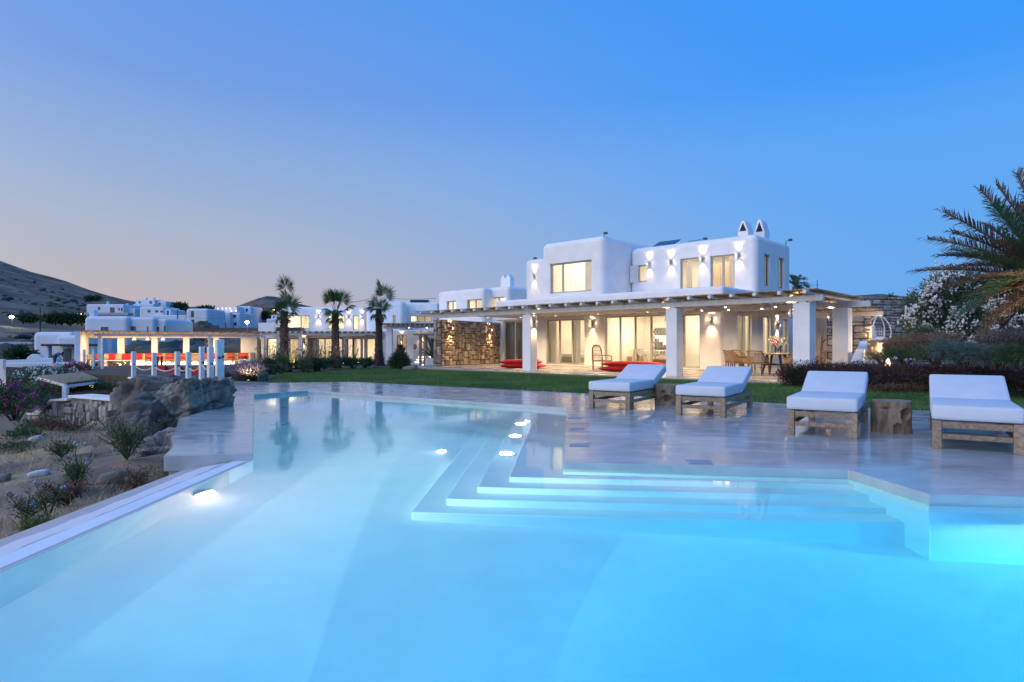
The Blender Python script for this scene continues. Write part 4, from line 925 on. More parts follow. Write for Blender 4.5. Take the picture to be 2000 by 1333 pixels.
m.build('root_leg', mats['stump wood'], ct, smooth=True); MB().box(-.62,.62,-.36,.36,.42,.46).build('table_top', mats['stump wood'], ct, bevel=.02)
bx = thing('speaker_box', 'small grey box behind glass at the left pavilion corner', 'box', pvw(188, PY-3.6), PRZ); MB().box(-.25,.25,-.2,.2,0,.5).build('box_body', mats['grey render'], bx, bevel=.02); MB().lathe([(.02,0),(.12,0),(.12,.01),(.02,.01)], 12, T(0,-.2,.27) @ Matrix.Rotation(R(90),4,'X')).build('speaker_cone', DARK, bx)
gp_ = thing('glass_balustrade', 'short clear glass panel at the left pavilion corner', 'glass panel', pvw(190, PY-4.6), PRZ); MB().box(-.6,.6,-.008,.008,.02,.75).build('glass_pane', GLASS, gp_)
for px in (195, 405):
    pass
for px, lb in [(262,'glowing pendant lamp in the second pavilion window'), (288,'glowing pendant lamp at the right of the second pavilion window'), (318,'glowing woven pendant in the third pavilion window')]:
    t = thing('pendant_lamp', lb, 'pendant lamp', pvw(px, PY-1.2, 1.82), 0, 'pendant lamps in the pavilion'); MB().lathe([(.12,0),(.10,.1),(.03,.16),(.02,.2)], 12).build('lamp_shade', emis('pav shade', (1,.78,.48), 2), t, smooth=True); MB().tube([(0,0,.2),(0,0,.52)], .01, 5).build('cord', DARK, t)
# lounge terrace in front of the pavilion
LT = [gp(192, 729, -.42), gp(292, 742, -.42)]
props(MB().prism([(-21.8,32.5),(-15.2,25.5),(-11.0,18.2),(-9.0,16.2),(-9.1,20),(-10.5,36.5),(-9.5,44),(-15,47),(-28,39.5),(-26,34)], -2.5, -.42).build('lounge_terrace', mat('lavender cement', (.34,.33,.37), (.28,.27,.31), .5, 2)), kind='structure')
def daybed(px, py, Y, w, lb):
    p = at(px, py, Y); t = thing('white_daybed', lb, 'daybed', (p.x, p.y, -.42), R(-4), 'white daybeds on the lounge terrace')
    MB().box(-w/2,w/2,-.5,.5,0,.16).build('base', PLASTER, t, bevel=.02); MB().box(-w/2,w/2,-.5,.5,.161,.32).build('mattress', CLOTH, t, bevel=.04, seg=3)
    return t
daybed(281, 735, 27.5, 2.6, 'white daybed farthest left behind the rope posts'); daybed(312, 737, 25.5, 2.4, 'white daybed in the middle behind the rope posts'); daybed(345, 738, 24.5, 2.2, 'white daybed behind the top of the boulder')
def wedge(px, py, Y, lb, rz=0):
    p = at(px, py, Y); t = thing('red_wedge_cushion', lb, 'backrest cushion', (p.x, p.y, -.10), rz, 'red wedge cushions on the daybeds')
    MB().add([(-.36,-.3,0),(.36,-.3,0),(.36,.3,0),(-.36,.3,0),(-.18,.02,.36),(.18,.02,.36),(.18,.12,.36),(-.18,.12,.36)], [(3,2,1,0),(4,5,6,7),(0,1,5,4),(1,2,6,5),(2,3,7,6),(3,0,4,7)]).build('cushion', RED, t, bevel=.03)
wedge(314, 727, 27.4, 'red wedge cushion left of the third rope post'); wedge(344, 727, 26, 'red wedge cushion behind the third and fourth rope posts'); wedge(383, 730, 24.5, 'red wedge cushion beside the blue posts', R(10))
# rope railing
pts = [(433,663,12.8,.075), (426.5,664,12.45,.092), (411,678,13.1,.105), (394,677.5,14,.095), (368,688,15,.098), (346.5,687,15.6,.10), (301,689,16.6,.10), (261,687,17.5,.10)]
rail = []
plab = ['tall blue lit rope post at the right end behind the boulder', 'tall blue rope post second from the right end', 'short wide blue rope post third from the right end', 'short blue rope post fourth from the right end', 'pale pink rope post right of the middle pair', 'pale pink rope post left of the middle pair', 'pale pink rope post second from the left end', 'pale pink rope post standing lowest at the left end']
for (px, py, Y, w), lb in zip(pts, plab):
    p = at(px, py, Y); h = 1.15 if Y > 14.5 else 1.3
    t = thing('rope_post', lb, 'post', (p.x, p.y, p.z-h), R(-38), 'white rope railing posts')
    MB().box(-w/2,w/2,-w/2,w/2,0,h).build('post_body', WHITEWOOD, t, bevel=.006); m = MB()
    for z in (h-.36, h-.80): m.tube([(-w/2-.012,0,z),(w/2+.012,0,z)], .028, 8)
    m.build('rope_eye', DARK, t); rail.append((p, h))
def rope(p, q, lb):
    n = 10; P_ = []
    for i in range(n+1):
        t = i/n; v = p.lerp(q, t); v.z -= .13*4*t*(1-t)*min(1, (p-q).length); P_.append(v)
    base = P_[0].copy(); o = MB().tube([v-base for v in P_], .016, 6).build('rope', ROPE, None, smooth=True); o.location = base
    props(o, lb, 'rope', 'ropes of the railing')
for i in range(len(rail)-1):
    for dz, w_ in ((.36,'upper'), (.80,'lower')):
        a, b = rail[i][0]-Vector((0,0,dz)), rail[i+1][0]-Vector((0,0,dz)); rope(a, b, '%s rope hanging between the %s posts' % (w_, ('two tall blue', 'tall and wide blue', 'two short blue', 'last blue and first pink', 'middle pink', 'spread pink', 'two leftmost pink')[i]))
for px, lb in [(200,'thin far rope post beside the pavilion floor edge'), (183,'thin far rope post left of the front pavilion post'), (164,'thin far rope post at the pavilion side wall')]:
    p = at(px, 683, 30); t = thing('rope_post', lb, 'post', (p.x, p.y, p.z-1.0), 0, 'white rope railing posts'); MB().box(-.045,.045,-.045,.045,0,1.0).build('post_body', WHITEWOOD, t)
for a, b, lb in [((164,692),(183,696),'far rope nearest the pavilion side wall'), ((183,696),(200,692),'far rope beside the glass panel')]: rope(at(*a, 30), at(*b, 30), lb)
for p, q in []: pass
# ------------------------------------------------------------------ stone retaining walls on the slope
def profile_wall(name, label, A, B, top, thick, zb, mesh_set, c, limit, cap=True, core=MORTAR_LIGHT, capm=PLASTER):
    """top: list of (fraction along, z) from A to B; the outside faces right of A->B when looking down"""
    A = Vector(A); B = Vector(B); d = (B-A); L = Vector((d.x, d.y, 0)).length; rz = math.atan2(d.y, d.x)
    t = thing(name, label, 'stone wall', (A.x, A.y, 0), rz)
    P_ = [(f*L, z) for f, z in top]
    M = Matrix.Rotation(R(90), 4, 'X')
    MB().prism([(0, zb)] + [(L, zb)] + P_[::-1], -thick, 0, M).build('wall_core', core, t)
    zs = max(z for _, z in P_)
    f = lambda x: np.interp(x, [p[0] for p in P_], [p[1] for p in P_])
    stones_on(t, T(0, 0, zb), L, zs-zb, c, mesh_set, limit, inside=lambda x, z: zb+z < f(x)-c*.5, depth=.09)
    if cap:
        for i in range(len(P_)-1):
            (x0, z0), (x1, z1) = P_[i], P_[i+1]
            if x1-x0 < .05: continue
            MB().add([(x0,-.10,z0),(x1,-.10,z1),(x1,thick+.05,z1),(x0,thick+.05,z0),(x0,-.10,z0+.07),(x1,-.10,z1+.07),(x1,thick+.05,z1+.07),(x0,thick+.05,z0+.07)], [(3,2,1,0),(4,5,6,7),(0,1,5,4),(1,2,6,5),(2,3,7,6),(3,0,4,7)]).build('wall_cap', capm, t, bevel=.02)
    return t
YW0, YW1 = 18.2, 15.6
def wz(px, py):
    f = (px-58)/(296-58); Y = YW0+(YW1-YW0)*f; return (f, CAMH+Y*(HZ-py)/FPX-.07)
A = at(58, 800, YW0); B = at(296, 800, YW1)
profile_wall('stepped_stone_wall', 'stone wall with a stepped white cap on the dry slope', (A.x, A.y, 0), (B.x, B.y, 0),
    [wz(58,806), wz(85,806), wz(110,780), wz(146,778), wz(147,772), wz(238,779), wz(247,779), wz(248,759), wz(296,759)], .5, -1.6, STONES_GREY, .105, 300)
A = at(192, 735, 30); B = at(296, 742, 20.5)
profile_wall('terrace_stone_wall', 'stone wall holding up the lounge terrace under a white cap', (A.x, A.y, 0), (B.x, B.y, 0), [(0, CAMH+30*(HZ-729)/FPX-.07), (1, CAMH+20.5*(HZ-741)/FPX-.07)], .6, -2.0, STONES_GREY, .15, 300)
# ------------------------------------------------------------------ boulder at the deck edge
def rock(name, label, loc, size, rz, seed, m, sub=6, amp=.16, box=.55, cave=None, kind=None):
    bm = bmesh.new(); bmesh.ops.create_cube(bm, size=2)
    bmesh.ops.subdivide_edges(bm, edges=bm.edges[:], cuts={3:7,4:15,5:31,6:100}[sub], use_grid_fill=True)
    off = Vector((seed*7.3, seed*3.1, seed*1.7)); S = Vector(size)
    for v in bm.verts:
        p = v.co.copy(); s = p.normalized(); q = s*(1-box) + p*box*.85
        w = Vector((q.x*S.x, q.y*S.y, q.z*S.z))
        a = noise.noise(w*.9+off)*1.1 + .55*(1-abs(noise.noise(w*1.9+off))*2.2) + .30*(1-abs(noise.noise(w*4.2+off))*2) + .16*noise.noise(w*9+off) + .08*noise.noise(w*21+off) 
        if sub >= 6:              # cracked facets
            dd, pp = noise.voronoi(Vector((w.x*1.1+w.z*.9, w.y*1.3, w.z*2.0-w.x*.7))+off, distance_metric='DISTANCE', exponent=2.5); a += .55*(.45-dd[0]) - .75*max(0, .12-(dd[1]-dd[0]))/.12*.5
            dd, pp = noise.voronoi(Vector((w.x*3+w.z*2, w.y*3.5, w.z*5.0-w.x*2))+off, distance_metric='DISTANCE', exponent=2.5); a += .20*(.45-dd[0]) - .22*max(0, .12-(dd[1]-dd[0]))/.12
            a += .26*noise.ridged_multi_fractal(w*2.4+off, .8, 2.1, 6, 1.0, 2.0) - .2
        w += s*(amp*a)
        w.z += .14*w.x
        v.co = w
        if cave: cave(v)
    me = bpy.data.meshes.new(name); bm.to_mesh(me); bm.free(); me.materials.append(m)
    me.polygons.foreach_set('use_smooth', [True]*len(me.polygons))
    o = link(name, me); o.location = loc; o.rotation_euler = (0, 0, rz); props(o, label, 'rock'); return o
ROCK = mat('boulder rock', (.08,.068,.058), (.38,.32,.25), .9, 1.5, 12, bump=1.0, bscale=5, bdist=.09, c3=(.19,.165,.14), lo=.36, hi=.66, dist=.9)
rock('boulder', 'big dark boulder rising beside the pool deck', (-6.02, 11.35, -.20), (.78, .75, .80), R(-10), 3, ROCK, amp=.20, box=.80)
rock('lower_rock', 'dark rock with a hollow below the deck edge', (-4.95, 9.0, -.62), (.42, .95, .50), R(24), 5, ROCK, amp=.15, box=.7)
rock('lower_rock', 'pale brown rock at the foot of the dark boulder', (-6.32, 10.6, -.55), (.34, .42, .80), R(10), 8, mat('brown rock', (.10,.085,.07), (.30,.25,.20), .9, 1.6, 12, bump=1.0, bscale=7, c3=(.19,.16,.13)), amp=.12, box=.6, sub=6)
# ------------------------------------------------------------------ reed shelter down the slope
rs = thing('reed_shelter', 'low flat reed shelter glowing underneath beside the hedge', 'pergola', (at(130,740,22).x, 22, -1.9))
cor = [gp(75,735,.05), gp(160,728,.05), gp(191,741,.05), gp(128,748.5,.05)]; bb = rs.location
L_ = [Vector((p.x-bb.x, p.y-bb.y, p.z-bb.z)) for p in cor]; n = 46
for i in range(n):
    a = L_[0].lerp(L_[3], (i+.5)/n); b = L_[1].lerp(L_[2], (i+.5)/n); MB().bar(a, b, .085, .03).build('slat', REED, rs)
for p in L_: MB().box(p.x-.06, p.x+.06, p.y-.06, p.y+.06, -.5, p.z-.11).build('post', WHITEWOOD, rs)
MB().bar(L_[0]-Vector((0,0,.07)), L_[3]-Vector((0,0,.07)), .07, .08).bar(L_[3]-Vector((0,0,.1)), L_[2]-Vector((0,0,.1)), .07, .08).bar(L_[0]-Vector((0,0,.1)), L_[1]-Vector((0,0,.1)), .07, .08).build('beam', WHITEWOOD, rs)
point(rs, (L_[2].x-.6, L_[2].y+.4, L_[2].z-.5), 60); MB().box(L_[2].x-1.4, L_[2].x-1.3, L_[2].y+.8, L_[2].y+.9, L_[2].z-.7, L_[2].z-.25).box(L_[2].x-.8, L_[2].x-.7, L_[2].y+.8, L_[2].y+.9, L_[2].z-.7, L_[2].z-.25).build('light_strip', STRIP, rs)
t = thing('wooden_post', 'lone pale wooden post at the far left edge', 'post', at(5, 760, 20)); MB().box(-.06,.06,-.06,.06,0,.95).build('post_body', WHITEWOOD, t); MB().bar((0,0,.72),(.65,0,.70),.02,.02).build('rail', WHITEWOOD, t)
# ------------------------------------------------------------------ houses on the hillside
SHUTB = mat('blue shutter', (.06,.10,.16), None, .6)
def far_house(label, Y, blocks, zb=-3.0, name='hillside_house', group='white houses on the hillside', lit=False):
    """blocks: (px0, px1, top, depth offset, depth, roundness, windows)"""
    f = Front(name, label, 'house', blocks[0][0], Y, 0, None)
    for i, (a, b, top, dy, dep, r, ws) in enumerate(blocks):
        base = f.l(a, top, Y+dy)
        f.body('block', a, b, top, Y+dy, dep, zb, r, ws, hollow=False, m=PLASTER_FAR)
        for w in ws:
            x0,x1,z0,z1 = f.rect(w, Y+dy); y = base.y+.10
            o = MB().box(x0, x1, y, y+.05, z0, z1).build('window', DARKGLASS, f.t)
            if x1-x0 > .8: MB().box((x0+x1)/2-.04, (x0+x1)/2+.04, y-.05, y-.001, z0, z1).box(x0, x1, y-.05, y-.002, z1-.07, z1).build('frame', SHUTB, o)
    return f
def fbox(f, name, px0, px1, py0, py1, Y, dep, m):
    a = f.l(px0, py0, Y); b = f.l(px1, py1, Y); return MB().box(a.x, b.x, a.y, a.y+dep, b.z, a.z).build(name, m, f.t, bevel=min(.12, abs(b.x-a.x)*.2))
f = far_house('round cornered pale house directly behind the pavilion roof', 105, [(163,250,617.5,0,12,.7,[(197,212,639,660),(252-8,249,640,660)][:1]), (250.3,302,620,.8,10,.5,[(252,265.5,638,660),(287,290,638,660)]), (302.3,326,623,1.5,9,.5,[(302.6,311,639,660),(320,323,637,660)])])
fbox(f, 'chimney', 174, 184.5, 606, 625, 106, 1, PLASTER_FAR)
f = far_house('long flat blue lit house above the round cornered house', 210, [(168,242,594.5,0,12,.5,[(191,196,600,606),(215,224,601,612),(231,234,602,607),(236,239.5,602,608)]), (242.3,264,603,2,9,.2,[])])
fbox(f, 'chimney', 208, 211, 589, 596, 212, 1, PLASTER_FAR); fbox(f, 'terrace', 160, 250, 611, 616, 206, 3, mats['grey render']); fbox(f, 'chimney', 246, 249, 593, 604, 213, 1, PLASTER_FAR)
f = far_house('highest house on the hill with two roof chimneys', 225, [(264,303,585.5,0,10,.4,[(271,275,589,593),(292,297,589,594)]), (303.3,325,588.5,1,9,.4,[(310,314,592,596)]), (260,300,594,-2,6,.2,[])])
fbox(f, 'chimney', 283, 286, 582, 588, 227, 1, PLASTER_FAR); fbox(f, 'chimney', 298, 301, 582, 588, 227, 1, PLASTER_FAR)
f = far_house('wide low house just below the highest house', 195, [(272,320,599.5,0,10,.6,[(288,294,606,611),(303,309,606.5,611),(313,318.5,607,611)]), (320.3,333.5,604,.6,9,.4,[(326,330,607,619)]), (290,334,617,-3,6,.2,[])])
f = far_house('round cornered two storey house with a low wing', 160, [(363,406,603,0,10,.6,[(373,379,608,620),(373.5,379.5,624.5,632)]), (312,362.7,616,2,8,.3,[(342,349,626,635),(358,362,625.5,633)])])
f = far_house('two storey house with a row of lit roof lamps', 172, [(424,450,610,0,10,.4,[(433.5,440,614,627),(432,441,630,641)]), (450.3,469,611,1,9,.3,[(455,461,615.5,621),(457,462,630.5,636)]), (418,424.5,598,6,5,.5,[])])
m_ = fbox(f, 'parapet', 423, 463, 599, 610.2, 178, 4, PLASTER_FAR)
hl_ = ('first','second','third','fourth','fifth','last')
for i, px in enumerate((425.5, 434, 442, 449, 452, 461)):
    py = 603 if i < 4 else 607.5
    t = thing('roof_lamp', hl_[i]+' warm wall lamp from the left on the lamp lit hillside house', 'wall lamp', at(px, py, 176.4), 0, 'warm lamps on the hillside house'); MB().lathe([(.05,-.2),(.13,-.2),(.13,.2),(.05,.2)], 8).build('lamp_body', emis('far lamp', (1,.6,.3), 3), t); point(t, (0,-.6,0), 16, (1,.5,.2))
far_house('small white house behind the lamp lit hillside house', 182, [(462,490,598.5,0,9,.4,[(480,484,603,609),(479,486,613,617)]), (490.3,495,601,1,7,.3,[])])
far_house('small white house beside the garden villa roof', 150, [(520,560,623,0,8,.3,[]), (529,545,614,2,6,.3,[(533,536,618,622)])])
# pale house on the left with a porch
f = far_house('low white house at the left with a dark roofed porch', 66, [(62.5,141,648.5,0,9,.5,[(96,100,677,692)]), (108,161,655.5,-1.5,3,.4,[])], zb=-2.5, name='white_porch_house')
H = f
for a, b in [(88,95),(151,158)]: fbox(H, 'pillar', a, b, 676, 708, 62, .5, PLASTER_FAR)
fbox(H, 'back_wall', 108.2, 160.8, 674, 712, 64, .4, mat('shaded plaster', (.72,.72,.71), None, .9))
q = H.l(123, 681, 63.9); q2 = H.l(137, 706, 63.9); MB().box(q.x, q2.x, q.y, q.y+.08, q2.z, q.z).box((q.x+q2.x)/2-.02,(q.x+q2.x)/2+.02,q.y-.02,q.y-.001,q2.z,q.z).build('door', SHUT, H.t); q = H.l(149,681,63.9); MB().box(q.x, q.x+.12, q.y, q.y+.06, q.z-1.4, q.z).build('shutter', SHUT, H.t)
a = H.l(80, 674.5, 61.5); b = H.l(161, 672.5, 61.5); MB().box(a.x, b.x, a.y, a.y+3, a.z, a.z+.12).build('porch_roof', DARK, H.t)
for i in range(10): x = a.x+.2+i*(b.x-a.x-.4)/9; MB().box(x-.05, x+.05, a.y-.25, a.y+2.9, a.z-.1, a.z-.001).build('rafter', DARK, H.t)
def roundwall(f, pts, Y, dep, name): 
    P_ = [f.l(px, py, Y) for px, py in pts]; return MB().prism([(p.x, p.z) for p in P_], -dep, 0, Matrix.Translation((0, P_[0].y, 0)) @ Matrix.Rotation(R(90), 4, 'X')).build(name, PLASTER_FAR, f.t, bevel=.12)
roundwall(H, [(47,714),(49,704),(53,697),(60,692),(70,692),(82,700),(112,700),(112,714)], 59, .6, 'garden_wall')
def lowwall(label, px0, px1, py0, py1, Y, dep, m=PLASTER_FAR, drop=1.5, name='low_wall'):
    a = at(px0, py0, Y); b = at(px1, py1, Y); o = thing(name, label, 'wall', (a.x, a.y, a.z-drop)); d = b-a
    MB().add([(0,0,0),(d.x,0,0),(d.x,dep,0),(0,dep,0),(0,0,drop),(d.x,0,drop+d.z),(d.x,dep,drop+d.z),(0,dep,drop)], [(3,2,1,0),(4,5,6,7),(0,1,5,4),(1,2,6,5),(2,3,7,6),(3,0,4,7)]).build('wall_body', m, o, bevel=.05); return o
lowwall('white garden wall in front of the porch house', -120, 50, 708, 702.5, 60, .5)
lowwall('white terrace edge below the porch house', -120, 161, 711, 709, 55, 2.6, drop=.35)
DS = mat('dark field wall', (.055,.06,.065), (.12,.115,.105), 1, 6, bump=.8, coord='World')
lowwall('dark dry stone wall below the white terrace edge', -120, 130, 717, 716, 54, .6, DS, 2.5, 'field_wall')
for px0, px1, py0, py1, Y, lb, dp in [(-200,62,650,649.5,120,'dark field wall left of the porch house, uppermost',2.2), (-200,62,671,670,88,'dark field wall left of the porch house, middle',1.5), (-200,30,690,687,72,'dark field wall left of the porch house, lowest',1.0)]:
    lowwall(lb, px0, px1, py0, py1, Y, .8, DS, dp, 'field_wall')
    a = at(px0, py0, Y); b = at(px1, py1, Y)
lowwall('pale path strip across the field left of the porch house', -200, 62, 668.8, 668.3, 86, 1.2, mat('pale path', (.42,.42,.44), None, .9), .3, 'path_wall')
lowwall('pale path strip below the first one', 18, 62, 684, 683, 75, .8, mats['pale path'], .3, 'path_wall')
lowwall('grey stone wall across the hillside behind the pavilion roof', 326, 520, 640, 641, 125, .8, DS, 1.6, 'field_wall')
p = at(372, 641, 132); bm_ = rock('earth_mound', 'bare earth mound in front of the round cornered house', (p.x, p.y, p.z-2.2), (6.0, 4, 2.9), 0, 4, mat('bare earth', (.085,.07,.055), (.15,.12,.09), 1, .7), sub=4, amp=.7, box=.15); bm_['category'] = 'mound'
# lamps and poles
def pole(label, px, py0, py1, Y, r, lamp=None, e=60, c=(1,.95,.85), size=.22):
    p = at(px, py1, Y); h = Y*(py1-py0)/FPX; t = thing('street_lamp' if lamp else 'utility_pole', label, 'street lamp' if lamp else 'pole', (p.x, p.y, p.z-1))
    MB().tube([(0,0,0),(0,0,h+1)], [r, r*.7], 8).build('pole', mat('pole wood', (.05,.042,.036), None, .9), t)
    if lamp:
        MB().box(-.08,.35,-.09,.09,h+1,h+1.1).build('arm', DARK, t); MB().lathe([(.02,-size*.8),(size*.75,-size*.4),(size,0),(size*.75,size*.4),(.02,size*.8)], 12, T(0,-.2,h+.8)).build('bulb', emis('street bulb', (1,.93,.80), 60) if lamp == 1 else emis('amber bulb', (1,.58,.22), 45), t, smooth=True)
        point(t, (0,-.6,h+.8), e, c, .3)
    return t
pole('street lamp shining white at the far left of the hillside', 24, 618, 634, 140, .09, 1, 500, size=.42)
pole('street lamp shining white near the garden villa roof', 483.5, 628, 655, 120, .08, 1, 400, size=.36)
for px, py, lb in [(147,612.5,'amber street lamp left of three on the dark hillside'), (153,612.5,'amber street lamp in the middle of three on the hillside'), (161,613.5,'dim amber street lamp right of three on the hillside'), (413,614,'orange lamp between two hillside houses'), (492,614.5,'orange lamp below the small hillside house'), (535,604.5,'reddish lamp left of the tallest fan palm')]: pole(lb, px, py, py+7, 190, .08, 2, 300, (1,.6,.25), .34)
pole('thin dark utility pole left of the round cornered house', 78.5, 600, 648, 100, .09); pole('dark utility pole in front of the round cornered house wing', 347, 606, 660, 115, .12); pole('thin pole behind the right of the pavilion roof', 456, 628, 660, 110, .06); pole('thin antenna pole behind the right porch roof', 1596, 547, 580, 60, .04)
def wire(a, b, lb, sag=.4, r=.02):
    n = 10; P_ = [a.lerp(b, i/n)-Vector((0,0,sag*4*(i/n)*(1-i/n))) for i in range(n+1)]; o = MB().tube([v-a for v in P_], r, 4).build('power_line', DARK); o.location = a; props(o, lb, 'power line')
wire(at(347,617,115), at(500,619,120), 'power line running right from the dark utility pole', .5); wire(at(347,623,115), at(540,625,120), 'lower power line sagging behind the pavilion roof', 2.0)
wire(at(686,591,56), at(722,584,56.4), 'thin cable rising to the tower block roof', .05, .025); wire(at(760,583,62), at(852,583,60), 'thin cable above the garden villa roof', .1, .025); wire(at(1545,558,55), at(1600,556,58), 'thin cable behind the right porch roof', .1, .02)
# person bending on the white terrace
pb = at(107, 717, 53); pers = thing('person', 'person in a blue top bending forward on the white terrace', 'person', pb, R(-90))
def skin(name, verts, edges, radii, m, parent):
    me = bpy.data.meshes.new(name); me.from_pydata(verts, edges, []); o = link(name, me, parent); o.modifiers.new('s', 'SKIN')
    for i, r in enumerate(radii): me.skin_vertices[0].data[i].radius = (r, r)
    me.skin_vertices[0].data[0].use_root = True
    sd_ = o.modifiers.new('d', 'SUBSURF'); sd_.levels = sd_.render_levels = 2; me.materials.append(m); return o
# forward is +y here
V_ = [(0,0,.92),(0,.12,1.02),(0,.30,1.10),(0,.44,1.12),(0,.54,1.12),(0,.63,1.14),(0,.68,1.18),
      (.10,0,.88),(.11,.04,.48),(.11,-.02,.08),(.11,.12,.03),(-.10,0,.88),(-.12,-.06,.48),(-.12,-.16,.08),(-.12,-.02,.03),
      (.19,.42,1.10),(.22,.52,.86),(.16,.66,.66),(.14,.70,.58),(-.19,.42,1.10),(-.22,.54,.88),(-.12,.70,.70),(-.10,.75,.62)]
E_ = [(0,1),(1,2),(2,3),(3,4),(4,5),(5,6),(0,7),(7,8),(8,9),(9,10),(0,11),(11,12),(12,13),(13,14),(3,15),(15,16),(16,17),(17,18),(3,19),(19,20),(20,21),(21,22)]
R_ = [.13,.13,.14,.13,.06,.09,.09,.10,.065,.045,.04,.10,.065,.045,.04,.06,.045,.035,.035,.06,.045,.035,.035]
skin('body', V_, E_, R_, mat('skin', (.35,.20,.13), None, .6), pers)
skin('shirt', [V_[i] for i in (0,1,2,3,15,16,19,20)], [(0,1),(1,2),(2,3),(3,4),(4,5),(3,6),(6,7)], [.15,.15,.16,.15,.075,.06,.075,.06], mat('blue shirt', (.03,.10,.30), None, .9), pers)
skin('trousers', [V_[i] for i in (0,7,8,9,11,12,13)], [(0,1),(1,2),(2,3),(0,4),(4,5),(5,6)], [.15,.12,.085,.065,.12,.085,.065], mat('grey trousers', (.10,.11,.13), None, .9), pers)
MB().lathe([(.01,.10),(.07,.085),(.10,.03),(.10,-.03),(.08,-.06)], 12, T(0,.66,1.17) @ Matrix.Rotation(R(-50),4,'X')).build('hair', mat('hair', (.02,.015,.012), None, .6), pers, smooth=True)
# ------------------------------------------------------------------ sun loungers on the deck
def soft_box(name, w, l, h, m, parent, M=None, b=.035):
    mb = MB(); mb.box(0, w, 0, l, 0, h); me = mb.mesh(name, m)
    bm = bmesh.new(); bm.from_mesh(me); bmesh.ops.bevel(bm, geom=bm.edges[:], offset=b, segments=3, profile=.55, affect='EDGES')
    bm.to_mesh(me); bm.free(); me.polygons.foreach_set('use_smooth', [True]*len(me.polygons)); me.set_sharp_from_angle(angle=R(60))
    if M is not None: me.transform(M)
    return link(name, me, parent)
def lounger(loc, label, rz=R(-33)):
    t = thing('sun_lounger', label, 'sun lounger', loc, rz, 'sun loungers along the pool deck')
    W = .71; L = 1.86
    for x, y in ((0,0),(W,0),(0,L),(W,L)): MB().box(x-.044, x+.044, y-.044, y+.044, 0, .315).build('leg', WOOD, t, bevel=.008)
    MB().box(.0445, W-.0445, -.028, .028, .235, .305).build('front_rail', WOOD, t, bevel=.006); MB().box(.0445, W-.0445, -.025, .025, .115, .170).build('stretcher', WOOD, t, bevel=.006)
    MB().box(.0445, W-.0445, L-.028, L+.028, .235, .305).build('rear_rail', WOOD, t, bevel=.006)
    for x in (0, W):
        MB().box(x-.028, x+.028, .0445, L-.0445, .232, .304).build('side_rail', WOOD, t, bevel=.006); MB().box(x-.025, x+.025, .0445, L-.0445, .118, .172).build('stretcher', WOOD, t, bevel=.006)
    for i in range(9): y = .06+.128*i; MB().box(.03, W-.03, y, y+.09, .306, .322).build('slat', WOOD, t)
    S = Matrix.Translation((0,1.17,.325)) @ Matrix.Rotation(R(22),4,'X')
    for i in range(5): MB().box(.03, W-.03, .03+.13*i, .12+.13*i, -.022, -.004, S).build('slat', WOOD, t)
    for x in (.12, W-.12): MB().bar((x,1.62,.20),(x,1.66,.52),.03,.04).build('prop', WOOD, t)
    soft_box('mattress', W+.10, 1.22, .165, CLOTH, t, Matrix.Translation((-.05,-.055,.324)))
    for nm, w_, l_, h_, Mx in (('piping', W+.10, 1.22, .165, Matrix.Translation((-.05,-.055,.324))), ('piping', W+.10, .76, .155, Matrix.Translation((-.05,1.165,.334)) @ Matrix.Rotation(R(22),4,'X'))):
        m = MB(); c_ = .035; k_ = .0115
        for z_ in (k_, h_-k_): m.tube([(c_,k_,z_),(w_-c_,k_,z_),(w_-k_,c_,z_),(w_-k_,l_-c_,z_),(w_-c_,l_-k_,z_),(c_,l_-k_,z_),(k_,l_-c_,z_),(k_,c_,z_),(c_,k_,z_)], .0048, 5, M=Mx)
        m.build(nm, CLOTH, t, smooth=True)
    soft_box('backrest_cushion', W+.10, .76, .155, CLOTH, t, Matrix.Translation((-.05,1.165,.334)) @ Matrix.Rotation(R(22),4,'X'))
    return t
FL = [(1.46,11.42), (2.76,10.33), (3.60,8.07), (4.72,6.95)]
ll = ['white cushioned sun lounger farthest from the camera, on the lawn side', 'white cushioned sun lounger right of the first stump table', 'white cushioned sun lounger left of the stump with a round hole', 'white cushioned sun lounger nearest the camera at the right edge']
for p, lb in zip(FL, ll): lounger((p[0], p[1], 0), lb)
def stump(loc, label, r, h, hole, seed, rz=0):
    n, k = 56, 26; V = []; off = Vector((seed*5, seed*2, 0))
    for j in range(k+1):
        z = h*j/k
        for i in range(n):
            a = 2*math.pi*i/n; d = Vector((math.cos(a), math.sin(a), 0))
            rr = r*(1 + .07*noise.noise(d*1.3+off+Vector((0,0,z*2))) + .03*noise.noise(d*5+off+Vector((0,0,z*5))) - .05*abs(noise.noise(d*3+off)) - .10*(1-z/h)*max(0, noise.noise(d*2+off)))
            for (ha, hz_, hw, hh, dp) in hole:
                da = (a-ha+math.pi) % (2*math.pi)-math.pi
                e = (da/hw)**2 + ((z-hz_)/hh)**2 + .3*noise.noise(Vector((da*9, z*18, seed)))
                if e < 1: rr -= dp*min(1, (1-e)*2.2)
            V.append((d.x*rr, d.y*rr, z + (.008*noise.noise(d*2+off) if j == k else 0)))
    V.append((0, 0, h)); V.append((0, 0, 0)); q = len(V)
    fs = [(j*n+i, j*n+(i+1)%n, (j+1)*n+(i+1)%n, (j+1)*n+i) for j in range(k) for i in range(n)]
    fs += [(k*n+i, k*n+(i+1)%n, q-2) for i in range(n)] + [((i+1)%n, i, q-1) for i in range(n)]
    t = thing('stump_table', label, 'stump table', loc, rz, 'tree stump side tables'); MB().add(V, fs).build('stump', STUMPW, t, smooth=True, angle=50)
    m = MB()
    for i in range(1, 6): m.lathe([(r*.15*i, h+.003), (r*.15*i+.006, h+.003), (r*.15*i+.006, h+.006), (r*.15*i, h+.006)], 28)
    return t
